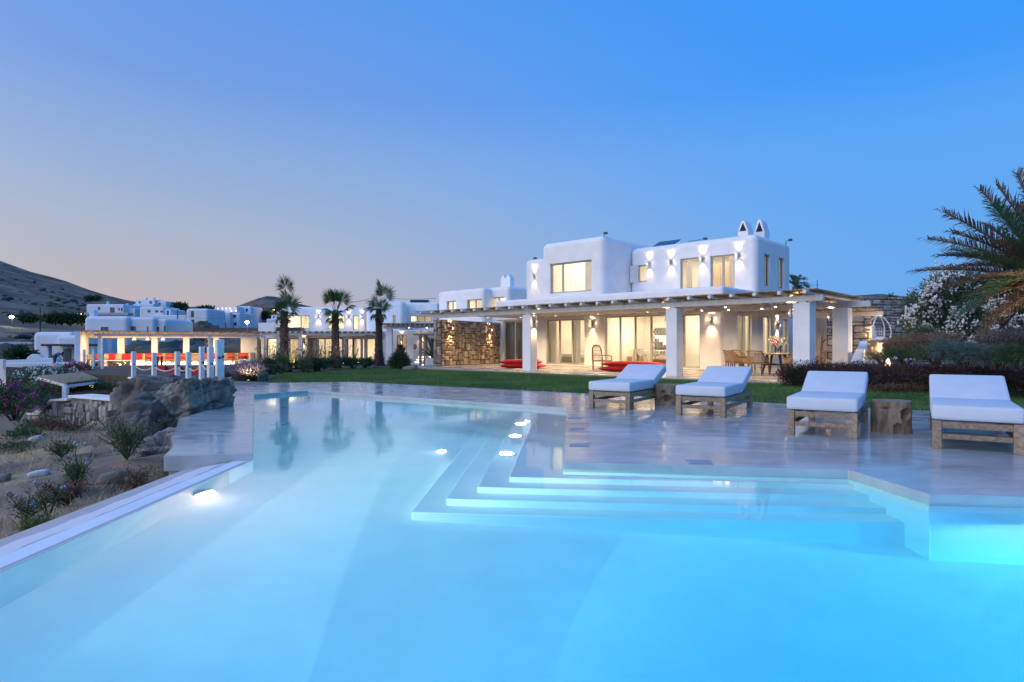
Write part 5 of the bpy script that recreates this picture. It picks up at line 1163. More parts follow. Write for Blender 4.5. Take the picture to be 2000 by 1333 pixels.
stump((5.02, 8.28, 0), 'dark tree stump table with a round hole between two loungers', .245, .415, [(R(-78), .25, .30, .075, .15), (R(-102), .05, .22, .09, .09), (R(-140), .32, .22, .02, .03)], 2)
p = gp(1303, 796); stump((2.98, 11.95, 0), 'weathered tree stump table half hidden behind the second lounger', .25, .40, [(R(-110), .14, .35, .07, .14), (R(-125), .25, .12, .05, .08)], 6)
# ------------------------------------------------------------------ porch furniture
def floor_cushion(loc, rz, w, d, h, label, tilt=0):
    me = cushion_mesh('floor_cushion', RED, w, d, h, 15); me.transform(Matrix.Rotation(R(-90), 4, 'X') @ Matrix.Translation((0,0,-d/2)))
    o = link('floor_cushion', me); o.location = loc; o.rotation_euler = (tilt, 0, rz); props(o, label, 'floor cushion', 'red floor cushions'); return o
q = at(1232, 728, 25.6); floor_cushion((q.x, q.y, .17), VROT+R(14), 2.6, 1.0, .24, 'long red floor cushion under the other, beside the rattan chair'); floor_cushion((q.x+.1, q.y+.1, .36), VROT+R(10), 2.6, 1.0, .24, 'long red floor cushion on top, beside the rattan chair')
q = at(1022, 721, 29.2); floor_cushion((q.x, q.y, .17), VROT+R(25), 2.1, 1.0, .22, 'red floor cushion under the other behind the left pillar'); floor_cushion((q.x-.1, q.y+.1, .35), VROT+R(22), 1.9, 1.0, .24, 'red floor cushion on top behind the left pillar')
def rattan_chair(loc, rz, label):
    t = thing('rattan_chair', label, 'rattan chair', loc, rz); m = MB()
    arch = [(-.32,.28,.0), (-.34,.30,.6), (-.30,.34,.95), (-.2,.36,1.06), (0,.36,1.08), (.2,.36,1.06), (.30,.34,.95), (.34,.30,.6), (.32,.28,0)]
    m.tube(arch, .02, 8); m.tube([(p[0]*.86, p[1], p[2]*.97+.005) for p in arch], .012, 6); m.build('back_frame', RATTAN, t, smooth=True)
    m = MB()
    for i in range(9): x = -.24+.06*i; m.tube([(x,.31,.40),(x,.35,1.02-.5*x*x)], .008, 5)
    for z in (.55,.70,.85): m.tube([(-.32,.30,z),(.32,.30,z)], .008, 5)
    m.build('spindle', RATTAN, t); MB().box(-.32,.32,-.28,.28,.36,.42).build('seat', RATTAN, t, bevel=.02)
    for x in (-.30,.30):
        MB().tube([(x,-.26,0),(x,-.27,.4),(x*1.05,-.24,.60),(x*1.08,.1,.64),(x*1.05,.3,.62)], .018, 8).build('armrest', RATTAN, t, smooth=True); MB().tube([(x,.27,0),(x,.28,.36)], .018, 8).build('leg', RATTAN, t)
q = gp(1177, 722.5, .06); rattan_chair((q.x, q.y, .06), VROT+R(165), 'tall backed rattan chair against the wall under the sconce')
q = gp(1288, 716.5, .06); t = thing('wicker_pouf', 'round wicker pouf beside the porch pillar', 'pouf', (q.x, q.y, .06)); MB().lathe([(.02,0),(.30,0),(.38,.10),(.40,.22),(.36,.34),(.25,.40),(.02,.41)], 24).build('pouf', RATTAN, t, smooth=True); m = MB()
for i in range(5): z = .07+.07*i; m.lathe([(.35+.06*math.sin(z*7.5), z), (.37+.06*math.sin(z*7.5), z), (.37+.06*math.sin(z*7.5), z+.02), (.35+.06*math.sin(z*7.5), z+.02)], 24)
m.build('weave', mats['oak'], t)
dt = hp(-3.2, -2.5, .06); t = thing('dining_table', 'round topped dining table with splayed dark legs on the porch', 'dining table', dt, VROT)
MB().lathe([(.02,.735),(1.0,.735),(1.02,.75),(1.02,.775),(1.0,.785),(.02,.785)], 40).build('table_top', mat('pale oak', (.50,.40,.28), (.42,.32,.21), .5, 6, stretch=(1,6,1)), t, smooth=True)
for a in range(4): an = R(45+90*a); MB().tube([(.32*math.cos(an),.32*math.sin(an),.734),(.52*math.cos(an),.52*math.sin(an),0)], [.05,.032], 8).build('leg', mats.get('dark oak') or mat('dark oak', (.10,.065,.04), None, .6), t)
MB().tube([(-.40,-.40,.35),(.40,.40,.35)], .025, 6).tube([(-.40,.40,.37),(.40,-.40,.37)], .025, 6).build('cross_brace', mats['dark oak'], t)
def dining_chair(ang, rad, label):
    p = Vector((dt.x+math.cos(ang)*rad, dt.y+math.sin(ang)*rad, .06)); t = thing('dining_chair', label, 'dining chair', p, ang+R(-90), 'cane dining chairs on the porch')
    MB().box(-.27,.27,-.27,.27,.40,.445).build('seat', mat('cane seat', (.42,.29,.17), (.34,.22,.12), .8, 60), t, bevel=.015)
    m = MB()
    prof = [(-.29,-.22,.46),(-.29,.12,.46),(-.26,.28,.46),(0,.33,.46),(.26,.28,.46),(.29,.12,.46),(.29,-.22,.46)]
    top = [(-.29,-.20,.62),(-.30,.12,.66),(-.27,.33,.86),(0,.40,.88),(.27,.33,.86),(.30,.12,.66),(.29,-.20,.62)]
    m.tube(top, .02, 7); m.tube([(a[0],a[1],a[2]) for a in prof], .014, 6); m.build('back_frame', RATTAN, t, smooth=True); m = MB()
    for i in range(6):
        for k in range(6):
            f0 = k/6; f1 = f0+.10; a = Vector(prof[i]).lerp(Vector(prof[i+1]), f0); b = Vector(top[i]).lerp(Vector(top[i+1]), f0); a2 = Vector(prof[i]).lerp(Vector(prof[i+1]), f1); b2 = Vector(top[i]).lerp(Vector(top[i+1]), f1)
            m.add([a, a2, b2, b], [(0,1,2,3)])
        for k in range(1, 5):
            f = k/5; m.tube([Vector(prof[i]).lerp(Vector(top[i]), f), Vector(prof[i+1]).lerp(Vector(top[i+1]), f)], .007, 4, False)
    m.build('cane_back', mats['cane seat'], t)
    for x, y in ((-.25,-.24),(.25,-.24),(-.23,.24),(.23,.24)): MB().tube([(x,y,.40),(x*1.1,y*1.15,0)], [.024,.016], 7).build('leg', RATTAN, t)
for deg, rad, lb in [(222,1.35,'cane dining chair nearest the lawn with its back to the pool'), (275,1.3,'cane dining chair beside the wide porch pillar'), (178,1.35,'cane dining chair at the left end of the porch table'), (150,1.5,'cane dining chair behind the leftmost dining chair'), (120,1.55,'cane dining chair on the house side of the porch table'), (330,1.3,'cane dining chair hidden behind the wide porch pillar')]: dining_chair(R(deg), rad, lb)
vz = thing('flower_vase', 'glass vase of white and pink flowers on the porch table', 'vase', dt+Vector((.12,.1,.785)))
MB().lathe([(.02,0),(.10,0),(.12,.10),(.11,.24),(.105,.24),(.11,.1),(.09,.02),(.02,.015)], 18).build('vase', GLASS, vz, smooth=True)
def blob_cloud(n, ctr, rad, size, seed=0):
    V = []; F = []
    for i in range(n):
        while True:
            d = Vector((random.uniform(-1,1), random.uniform(-1,1), random.uniform(-1,1)))
            if d.length < 1: break
        d = d.normalized()*(d.length**.4); c = Vector(ctr)+Vector((d.x*rad[0], d.y*rad[1], d.z*rad[2])); s = size*random.uniform(.6,1.2); b = len(V)
        for k in range(6): V.append(c+Vector(((1,0,0),(-1,0,0),(0,1,0),(0,-1,0),(0,0,1),(0,0,-1))[k])*s)
        F += [(b+x, b+y, b+z) for x, y, z in ((0,2,4),(2,1,4),(1,3,4),(3,0,4),(2,0,5),(1,2,5),(3,1,5),(0,3,5))]
    return MB().add(V, F)
blob_cloud(150, (0,0,.46), (.36,.36,.20), .032).build('white_flowers', mat('white petals', (.80,.76,.70), None, .8, trans=.2), vz); blob_cloud(34, (-.14,-.12,.38), (.14,.14,.12), .035).build('pink_flowers', mat('pink petals', (.62,.08,.13), None, .8), vz)
m = MB()
for i in range(24): a = random.uniform(0,6.3); m.tube([(0,0,.05),(.15*math.cos(a),.15*math.sin(a),.26),(.34*math.cos(a),.34*math.sin(a),.40+random.uniform(0,.15))], .006, 4)
m.build('stems', mat('stem green', (.05,.10,.03), None, .8), vz)
# porch curtain, curved shower post, garden ramp, pier with lamp, egg chair
q = at(1591, 700, 24.5); pc = thing('porch_curtain', 'pale curtain panels hanging between the two right porch pillars', 'curtain', (q.x, q.y, .06))
for i in range(3): curtain(pc, T(.17*i, .03*i, .02), .16, 2.4, mat('cream curtain', (.62,.56,.46), None, .9, trans=.15), 2, .03, 'curtain_panel')
q = at(1603.5, 702, 21.5); t = thing('curved_post', 'dark curved post standing in front of the porch curtain', 'post', (q.x, q.y, .10))
MB().tube([(0,0,0),(-.03,0,.5),(0,0,1.0),(.03,0,1.30),(.04,0,1.36)], [.06,.055,.045,.035,.02], 8).tube([(0,0,.98),(.04,0,1.12),(.14,0,1.22),(.28,0,1.25)], [.03,.03,.03,.02], 8).build('post_body', mats['stump wood'], t, smooth=True)
ra = [at(1660,707,18.8), at(1684,701,19.6), at(1694,665,26.5), at(1680,666.5,26)]
props(MB().add([p for p in ra]+[p-Vector((0,0,1.2)) for p in ra], [(0,1,2,3),(7,6,5,4),(0,4,5,1),(1,5,6,2),(2,6,7,3),(3,7,4,0)]).build('garden_ramp', PLASTER, bevel=.02), 'sloping white plastered ramp beside the rear porch pillar', 'ramp')
q = at(1718.5, 705, 22.5); t = thing('stone_pier', 'round stone pier with a glowing lamp in front of the egg chair', 'stone pier', q)
MB().lathe([(.02,-.4),(.33,-.4),(.34,.4),(.32,.72),(.02,.75)], 28).build('pier_body', STONE, t, smooth=True); 
for i in range(70):
    a = random.uniform(R(150), R(390)); z = random.uniform(.02,.70); o = link('stone', random.choice(STONES), t); o.matrix_local = Matrix.Rotation(a+R(90),4,'Z') @ Matrix.Translation((-.06,-.375,z-.04)) @ Matrix.Diagonal((random.uniform(.09,.15),.06,random.uniform(.06,.10),1))
MB().lathe([(.005,-.05),(.05,-.03),(.06,0),(.05,.03),(.005,.05)], 14, T(-.04,-.47,.42)).build('bulb', BULB, t, smooth=True); point(t, (-.04,-.62,.42), 130, r=.04)
eg = at(1716, 671, 28.5); t = thing('egg_chair', 'white egg shaped hanging chair with cushions by the stone wall', 'egg chair', eg, R(-25)); m = MB()
def tear(sx, sy, rot, tip): return [Matrix.Rotation(rot, 3, 'Z') @ Vector((math.sin(a)*sx*(1-.35*(1+math.cos(a))/2*1.1)+tip*(1-math.cos(a))*0, 0, (1-math.cos(a))*0+sy*(1+math.cos(a))/2)) for a in np.linspace(0, 2*math.pi, 26)]
HT = 1.25
for rot, tilt in ((0,0), (R(55),0)): m.tube(tear(.60, HT, rot, 0), .026, 7)
m.build('hoop', WHITEWOOD, t, smooth=True); m = MB()
for i in range(11): m.tube([Matrix.Rotation(R(60+i*11),3,'Z') @ Vector((math.sin(a)*.56*(1-.35*(1+math.cos(a))/2), 0, HT*(1+math.cos(a))/2)) for a in np.linspace(math.pi*.45, math.pi, 9)], .011, 5)
for z in (.12,.25,.4,.55): r = .56*math.sqrt(max(0, 1-(1-2*z/HT)**2))*.93; m.tube([(r*math.cos(R(a)), r*math.sin(R(a)), z) for a in range(55, 190, 15)], .011, 5)
m.build('basket', WHITEWOOD, t, smooth=True)
MB().lathe([(.02,.08),(.30,.10),(.40,.17),(.36,.27),(.02,.30)], 18).build('seat_cushion', CLOTH, t, smooth=True); c = cushion_mesh('back_cushion', CLOTH, .55, .62, .22); c.transform(Matrix.Translation((-.25,.22,.25)) @ Matrix.Rotation(R(35),4,'Z') @ Matrix.Rotation(R(-12),4,'X')); link('back_cushion', c, t)
q = at(1690, 667, 27.2); t = thing('lantern', 'small glowing lantern on the stone ledge left of the egg chair', 'lantern', q); MB().box(-.16,.16,-.12,.12,0,.03).box(-.16,.16,-.12,.12,.40,.43).box(-.16,-.14,-.12,-.10,.03,.40).box(.14,.16,-.12,-.10,.03,.40).box(-.16,-.14,.10,.12,.03,.40).box(.14,.16,.10,.12,.03,.40).build('frame', WOOD, t); MB().lathe([(.01,.04),(.05,.05),(.05,.2),(.01,.22)], 10).build('candle', emis('candle', (1,.6,.25), 9), t); point(t, (.25,-.35,.3), 60)
def swall(name, label, a, b, zt, zb, th, ms, c, limit, core=MORTAR):
    d = b-a; L = math.hypot(d.x, d.y); rz = math.atan2(d.y, d.x); t = thing(name, label, 'stone wall', (a.x, a.y, zb), rz)
    MB().box(0, L, 0, th, 0, zt-zb).build('wall_core', core, t); stones_on(t, T(0,0,0), L, zt-zb, c, ms, limit, sizes=[(3,1),(2,1),(2,2),(3,2),(4,2),(1,1),(4,1)]); return t
swall('stone_wall', 'brown stone wall lit warmly behind the rear porch pillar', at(1609,0,27.5), at(1702,0,27), 2.72, -.2, .5, STONES, .14, 200)
swall('stone_wall', 'tall grey stone wall behind the egg chair', at(1672,0,29.5), at(1900,0,31.5), 3.45, .3, .5, STONES_GREY, .13, 300)
q = at(1745, 702, 20.5); t = thing('garden_path', 'pale stepping path winding up behind the hedge', 'path', q); MB().add([(-3.0,-2.4,-.55),(-1.6,-2.6,-.5),(.9,1.8,.15),(-.1,2.2,.12),(-3.0,-2.4,-.75),(-1.6,-2.6,-.7),(.9,1.8,-.05),(-.1,2.2,-.1)], [(0,1,2,3),(7,6,5,4),(0,4,5,1),(1,5,6,2),(2,6,7,3),(3,7,4,0)]).build('path_slab', TERR, t)
# ------------------------------------------------------------------ plants
def sample(n, ells):
    w = np.array([e[3]*e[4]*e[5] for e in ells]) ** .8; w /= w.sum(); idx = rng.choice(len(ells), n, p=w); E = np.array(ells)[idx]
    d = rng.normal(size=(n, 3)); d /= np.linalg.norm(d, axis=1)[:, None]
    r = rng.random(n) ** .38
    return E[:, :3] + d*r[:, None]*E[:, 3:], d
def leaves(name, parent, m, n, ells, L, W, out=.6, up=.2, jit=.5, floor=None):
    P, d = sample(n, ells)
    # break the crown into clumps
    k = max(6, n//90); C = P[rng.choice(n, k)]; own = rng.integers(0, k, n); P = P + (C[own]-P)*.45*rng.random((n, 1))
    if floor is not None: P = P[P[:, 2] > floor]; d = d[:len(P)]
    n = len(P); a = d*out + rng.normal(0, jit, (n, 3)); a[:, 2] += up; a /= np.linalg.norm(a, axis=1)[:, None]
    b = np.cross(a, rng.normal(size=(n, 3))); b /= np.linalg.norm(b, axis=1)[:, None]
    s = rng.uniform(.65, 1.3, n)[:, None]; V = np.stack([P, P+a*L*s*.45+b*W*s*.5, P+a*L*s, P+a*L*s*.45-b*W*s*.5], 1).reshape(-1, 3)
    return link(name, npmesh(name, V, np.arange(4*n).reshape(-1, 4), m), parent)
def stalks(name, parent, m, n, cx, cy, cz, rx, ry, h, w, spread=.5, droop=.0, seg=2, zf=None):
    """thin upright or arching blades"""
    a = rng.uniform(0, 2*np.pi, n); r = np.sqrt(rng.random(n)); bx = cx+np.cos(a)*r*rx*.6; by = cy+np.sin(a)*r*ry*.6; hh = h*rng.uniform(.55, 1.1, n)*(1-.35*r)
    dx = np.cos(a)*r*spread*hh + rng.normal(0, .10, n)*hh; dy = np.sin(a)*r*spread*hh + rng.normal(0, .10, n)*hh
    z0 = np.full(n, cz) if zf is None else zf(bx, by)
    t = rng.uniform(0, 2*np.pi, n); wx = np.cos(t)*w/2; wy = np.sin(t)*w/2
    V = np.zeros((n, 5, 3))
    V[:, 0] = np.stack([bx-wx, by-wy, z0], 1); V[:, 1] = np.stack([bx+wx, by+wy, z0], 1)
    mx = bx+dx*.45; my = by+dy*.45; V[:, 2] = np.stack([mx+wx*.8, my+wy*.8, z0+hh*.62], 1); V[:, 4] = np.stack([mx-wx*.8, my-wy*.8, z0+hh*.62], 1)
    V[:, 3] = np.stack([bx+dx*(1+droop), by+dy*(1+droop), z0+hh*(1-droop*.3)], 1)
    o = link(name, npmesh(name, V.reshape(-1, 3), np.arange(5*n).reshape(-1, 5), m), parent); return o, V[:, 3]
def tips(name, parent, m, P, s, frac=1.0, zmul=1.6):
    P = P[rng.random(len(P)) < frac]; n = len(P); V = np.zeros((n, 6, 3)); o = np.array([(1,0,0),(-1,0,0),(0,1,0),(0,-1,0),(0,0,zmul),(0,0,-zmul)])
    ss = s*rng.uniform(.6, 1.3, n)[:, None, None]; V[:] = P[:, None, :] + o[None]*ss
    f = np.array(((0,2,4),(2,1,4),(1,3,4),(3,0,4),(2,0,5),(1,2,5),(3,1,5),(0,3,5)))
    F = (np.arange(n)[:, None, None]*6 + f[None]).reshape(-1, 3)
    return link(name, npmesh(name, V.reshape(-1, 3), F, m), parent)
def lf(name, a, b, tr=.25): return mat(name, a, b, .6, 2.2, 5, trans=tr, lo=.3, hi=.7)
GREEN = lf('bush green', (.030,.075,.024), (.075,.15,.045)); DKGREEN = lf('dark green', (.018,.048,.020), (.050,.105,.036)); OLIVE = lf('olive green', (.065,.085,.032), (.14,.16,.06)); BLUEGR = lf('blue green', (.07,.13,.12), (.16,.25,.23)); RUST = lf('rust leaf', (.11,.05,.035), (.20,.10,.06)); WINE = lf('wine leaf', (.034,.019,.018), (.085,.040,.036)); BROWN = lf('dry stalk', (.20,.135,.085), (.34,.24,.15)); LAVG = lf('lavender stalk', (.16,.13,.11), (.28,.22,.18)); STRAW = lf('straw', (.38,.27,.14), (.52,.39,.22))
PETW = mat('white petals'  , (.80,.76,.70)); PETM = mat('magenta petals', (.50,.02,.26), (.62,.05,.34), .8, 4, trans=.2); PETP = mat('rose petals', (.60,.05,.20), (.70,.14,.30), .8, 4, trans=.2); LAVF = mat('lavender flowers', (.20,.15,.19), (.28,.21,.24), .9, 4)
BARK = mat('bark', (.10,.075,.055), (.05,.038,.028), .95, 8, bump=.8)
def bush(label, base, ells, m, n, L, W, cat='bush', name='bush', flowers=None, group=None, up=.2, stems=True, out=.6):
    t = thing(name, label, cat, base, 0, group); leaves('foliage', t, m, n, ells, L, W, up=up, out=out)
    if stems:
        mb = MB()
        for e in ells[:6]: mb.tube([(e[0]*.15, e[1]*.15, -.1), (e[0]*.5, e[1]*.5, e[2]*.5), (e[0], e[1], e[2])], [.035,.025,.012], 6)
        mb.build('stems', BARK, t)
    if flowers:
        fm, fn, fs = flowers; P, d = sample(fn, ells); E0 = np.array([e for e in ells]); P = P+d*.06
        keep = (d[:, 1] < .5) | (d[:, 2] > .2); P = P[keep]
        # blossoms sit in trusses
        k = max(5, len(P)//9); C = P[rng.choice(len(P), k)]; P = C[rng.integers(0, k, len(P))] + rng.normal(0, fs*1.7, (len(P), 3)); tips('blossoms', t, fm, P, fs, 1, 1)
    return t
def el(px, py, Y, base, rx, ry, rz): p = at(px, py, Y)-base; return (p.x, p.y, p.z, rx, ry, rz)
# left slope and garden
b = at(30, 815, 17); bush('magenta flowering bush at the left edge above the dry slope', b, [el(10,785,17,b,.6,.6,.45), el(45,782,17,b,.55,.6,.42), el(25,765,17.5,b,.5,.6,.3), el(-25,780,17,b,.6,.6,.5), el(66,790,16.6,b,.3,.4,.28)], GREEN, 6500, .085, .03, flowers=(PETM, 900, .028), name='flowering_bush')
b = at(92, 800, 18.5); bush('rust tinted bush with red specks beside the magenta bush', b, [el(80,770,18.5,b,.5,.5,.42), el(100,783,18.3,b,.36,.4,.32), el(70,760,19,b,.4,.5,.3)], OLIVE, 4200, .08, .028, flowers=(mat('red petals', (.5,.03,.02)), 90, .022), name='flowering_bush')
b = at(104, 812, 17.8); bush('small blue green bush against the white ramp cap', b, [el(96,790,17.8,b,.22,.25,.3)], BLUEGR, 1200, .07, .02)
b = at(80, 770, 24.5); bush('white flowering bush behind the reed shelter', b, [el(60,740,24.5,b,.8,.8,.45), el(90,735,25,b,.8,.8,.45), el(118,733,26,b,.7,.8,.4), el(45,755,24,b,.6,.7,.5), el(85,755,24,b,.7,.7,.5)], GREEN, 6500, .11, .035, flowers=(PETW, 1500, .042), name='flowering_bush')
b = at(142, 745, 29); bush('pink flowering bush below the porch house', b, [el(130,726,29,b,.65,.6,.4), el(150,725,29,b,.65,.6,.4), el(160,728,28.5,b,.3,.5,.5)], GREEN, 3600, .11, .035, flowers=(PETP, 750, .042), name='flowering_bush')
b = at(10, 762, 22); bush('dark green bush behind the lone pale post', b, [el(0,745,22,b,.7,.7,.4), el(-60,745,22,b,.9,.7,.5), el(30,755,22,b,.5,.6,.3)], DKGREEN, 3200, .10, .035)
b = at(158, 785, 19.5); bush('clipped dark green hedge below the reed shelter', b, [el(x,y,19.5+(x-120)*.006,b,.34,.45,.33) for x in range(122,222,14) for y in (758,772)] + [el(175,747,20,b,.3,.4,.2), el(215,760,20,b,.25,.3,.2)], GREEN, 12000, .05, .022, cat='hedge', name='hedge')
t = thing('dry_grass_clump', 'rust brown dry grass in front of the clipped hedge', 'dry grass', at(190, 784, 17.9)); stalks('stalks', t, RUST, 1800, 0, 0, 0, 1.3, .3, .38, .012, .3); stalks('stalks', t, BROWN, 900, .1, -.1, 0, 1.2, .3, .34, .012, .3)
def lavender(label, px, py, Y, rx, h, warm=1, n=900):
    t = thing('lavender_bush', label, 'lavender', at(px, py, Y)); stalks('foliage', t, OLIVE, n, 0, 0, 0, rx, rx*.8, h*.7, .014, .7); o, tp = stalks('stalks', t, LAVG, n, 0, 0, 0, rx, rx*.8, h*1.05, .009, .75); tips('blossoms', t, LAVF, tp, .014, .6, 2.6); return t
lavender('lavender bush glowing warmly at the end of the pool deck', 484, 747, 20.3, .55, .62, n=1500); lavender('lavender bush left of the warmly lit one', 458, 744, 21.3, .6, .55, n=1300); lavender('lavender bush right behind the warmly lit one', 478, 738, 22.5, .6, .6, n=1200); lavender('lavender bush touching the tall rope posts', 445, 742, 22.0, .45, .5, n=900)
def ground_light(label, px, py, Y, aim, p, size=60):
    t = thing('garden_spotlight', label, 'garden light', at(px, py, Y), 0, 'garden spotlights'); MB().lathe([(.02,0),(.04,0),(.045,.10),(.035,.10)], 12).build('lamp_body', DARK, t); MB().lathe([(.005,.098),(.030,.098),(.03,.101),(.005,.102)], 12).build('lens', SPOTGLOW, t, smooth=True); spot(t, (0,0,.14), aim, p, size); return t
ground_light('garden spotlight at the foot of the lit lavender', 485, 749, 19.5, (0,.4,1), 90, 130)
b = at(513, 748, 20); bush('round blue grey bush at the corner of the lawn', b, [el(513,737,20,b,.22,.22,.2)], BLUEGR, 1500, .06, .014)
for px, py, Y, w, h, n, mm, lb in [(528,730,24.5,.75,.36,1500,DKGREEN,'low dark green plant left of the left palm'), (545,722,25.5,.35,.75,700,GREEN,'upright green shrub against the left palm'), (592,726,25.5,.5,.5,1300,GREEN,'leafy shrub right of the left palm'), (622,722,27.5,.95,.5,2600,DKGREEN,'long dark shrub between left and middle palms'), (690,717,30.5,.6,.45,1500,GREEN,'low shrub between middle and right palms'), (712,716,31.5,.6,.42,1300,DKGREEN,'low shrub left of the right palm'), (505,722,29,.9,.35,1500,OLIVE,'low olive planting behind the lavender')]:
    b = at(px, py, Y); bush(lb, b, [(random.uniform(-w,w)*.7, random.uniform(-.3,.3), h*.5, w*.5, .4, h*.5) for _ in range(6)], mm, n, .12, .03, name='shrub')
for px, py, Y, lb in [(578,722,26.5,'pale grass plume lit by the garden light beside the left palm'), (640,716,29,'tall grass plumes in front of the timber shade'), (600,718,28,'tall grass plumes right of the left palm'), (672,714,31,'tall grass plumes right of the middle palm'), (530,716,28,'tall grass plumes left of the left palm')]:
    t = thing('plume_grass', lb, 'ornamental grass', at(px, py, Y)); stalks('blades', t, OLIVE, 500, 0, 0, 0, .5, .4, .6, .014, .6, .2); o, tp = stalks('plumes', t, BROWN, 130, 0, 0, 0, .9, .4, 1.15, .012, .35); tips('seed_heads', t, STRAW, tp, .018, .8, 3)
ground_light('garden spotlight glowing right of the left palm', 573.5, 722, 26, (-.25,.2,1), 70, 80); ground_light('garden spotlight glowing right of the middle palm', 670.5, 714, 29.6, (-.2,.2,1), 60, 80)
b = at(780, 719, 29.5); bush('round dark arching bush in front of the reed pergola', b, [el(780,704,29.5,b,.45,.45,.36), el(780,697,29.5,b,.3,.3,.26), el(768,708,29.5,b,.25,.3,.22), el(793,708,29.5,b,.25,.3,.22)], DKGREEN, 5200, .20, .02, up=-.5, name='round_bush', out=.9)
t = thing('red_flower_plant', 'plant with upright red flowers behind the round bush', 'flowering plant', at(782, 700, 33)); leaves('leaves', t, DKGREEN, 160, [(0,0,.3,.2,.2,.35)], .3, .06, up=.6); blob_cloud(26, (.0,0,.62), (.16,.1,.12), .05).build('red_flowers', mat('red petals', (.5,.03,.02)), t)
p = at(817, 722, 27.6); o = rock('garden_stone', 'flat grey stone at the edge of the lawn beside the round bush', (at(801,717,29).x, 29, .05), (.35,.25,.12), 0, 9, mats['brown rock'], sub=3, amp=.05)
# slope shrubs
for px, py, rx, h, n, mm, lb in [(70,610+225,.55,.30,1500,GREEN,'low green shrub in the middle of the dry slope'), (120,838,.6,.30,1500,RUST,'rusty shrub left of the stone wall foot'), (60,855,.45,.22,900,GREEN,'flat green shrub lower on the dry slope'), (10,880,.5,.2,800,OLIVE,'grey green shrub at the left edge of the slope'), (220,822,.18,.16,300,BLUEGR,'small blue green plant at the stone wall foot')]:
    Y = FPX*1.75/(py-HZ); b = at(px, py, Y); b.z = float(slope_z(b.x, b.y)); bush(lb, b, [(random.uniform(-rx,rx)*.8, random.uniform(-.25,.25), h*.4, rx*.45, .3, h*.5) for _ in range(6)], mm, n, .06, .02, name='shrub')
for _n in ('x',): pass
def thistle(px, Y, h, n, lb, m=OLIVE, w=.35, heads=3):
    x = (px-1000)/FPX*Y; z = float(slope_z(x, Y)); t = thing('thistle_plant', lb, 'thistle', (x, Y, z)); mb = MB(); tp = []
    for i in range(n):
        a = random.uniform(0, 6.3); r = w*random.uniform(.3, 1); hh = h*random.uniform(.5, 1); q = [(0,0,0), (r*.4*math.cos(a), r*.4*math.sin(a), hh*.55), (r*math.cos(a), r*math.sin(a), hh)]; mb.tube(q, [.008,.006,.003], 4); tp.append(q)
    mb.build('stems', m, t); E = [(q[1][0], q[1][1], q[1][2], .07, .07, h*.25) for q in tp] + [(q[2][0], q[2][1], q[2][2]*.95, .05, .05, .06) for q in tp]
    leaves('leaves', t, m, n*75, E, .042, .011, up=.3)
    if heads: tips('flower_heads', t, mat('thistle blue', (.22,.25,.45), (.32,.34,.5), .9, 9), np.array([q[2] for q in tp[:heads]])+np.array([0,0,.02]), .022, 1, 1)
thistle(152, 6.5, .52, 12, 'green thistle plant above the outer ledge', GREEN, .28, 2); thistle(95, 5.45, .30, 5, 'small thistle with blue heads beside the ledge', OLIVE, .15, 3); thistle(50, 5.2, .26, 5, 'thistle with blue heads nearest the left edge', OLIVE, .16, 3); thistle(248, 7.9, .62, 26, 'tall spindly shrub below the boulder', OLIVE, .50, 0); thistle(262, 6.9, .25, 12, 'low brown bush beside the ledge corner', BROWN, .3, 0); thistle(120, 8.9, .3, 12, 'thin weed in the middle of the slope', OLIVE, .3, 0); thistle(75, 4.9, .10, 14, 'bright green tuft at the ledge', lf('fresh green', (.10,.13,.03), (.16,.19,.05)), .14, 0); thistle(130, 6.1, .22, 22, 'rust brown tuft under the green thistle', RUST, .22, 0)
P = np.stack([rng.uniform(-22, -3.5, 90000), rng.uniform(2, 24, 90000)], 1); q = fbm(P[:, 0], P[:, 1], 1.1, 4); k = rng.random(len(P)) < np.clip((q+.45)*.9, .04, .95); P = P[k]
P = P[~((P[:, 0] > -5.6) & (P[:, 1] > 7.0))]
props(link('dry_grass', blades(P, .11, .012, .7, STRAW, 'dry_grass', slope_z)), kind='stuff')
P = np.stack([rng.uniform(-16, -3.5, 3200), rng.uniform(2.5, 16, 3200)], 1); P = P[(fbm(P[:, 0]+5, P[:, 1], 1.3, 3) > .1)]
Z = slope_z(P[:, 0], P[:, 1]); o8 = np.array([(-1,-.8,-.5),(1,-.7,-.5),(.9,.9,-.5),(-.8,1,-.5),(-.6,-.5,.6),(.7,-.6,.5),(.5,.6,.7),(-.7,.5,.5)])
S = (.012+.04*rng.random(len(P))**4)[:, None, None]; V = np.concatenate([P, Z[:, None]], 1)[:, None, :] + o8[None]*S*rng.uniform(.6, 1.3, (len(P), 8, 1))
f8 = np.array([(3,2,1,0),(4,5,6,7),(0,1,5,4),(1,2,6,5),(2,3,7,6),(3,0,4,7)])
props(link('gravel', npmesh('gravel', V.reshape(-1, 3), (np.arange(len(P))[:, None, None]*8+f8[None]).reshape(-1, 4), mat('pale gravel', (.34,.30,.27), (.20,.17,.15), .95, 2))), kind='stuff')
for px, py, s, lb in [(75,930,(.10,.05,.03),'white elongated stone lying on the dry slope'), (68,845,(.10,.07,.04),'pale stone on the upper left slope'), (155,865,(.09,.05,.03),'small white stone in the dry grass'), (225,945,(.15,.11,.06),'grey rock ledge above the outer ledge'), (-5,935,(.12,.09,.04),'flat grey rock at the left edge')]:
    Y = FPX*1.55/(py-HZ); x = (px-1000)/FPX*Y; rock('loose_stone', lb, (x, Y, float(slope_z(x, Y))+s[2]*.5), s, R(random.uniform(10,40)), len(lb), mat('white stone', (.62,.60,.58), (.48,.45,.43), .9, 9) if 'white' in lb or 'pale' in lb else mats['brown rock'], sub=3, amp=.03)
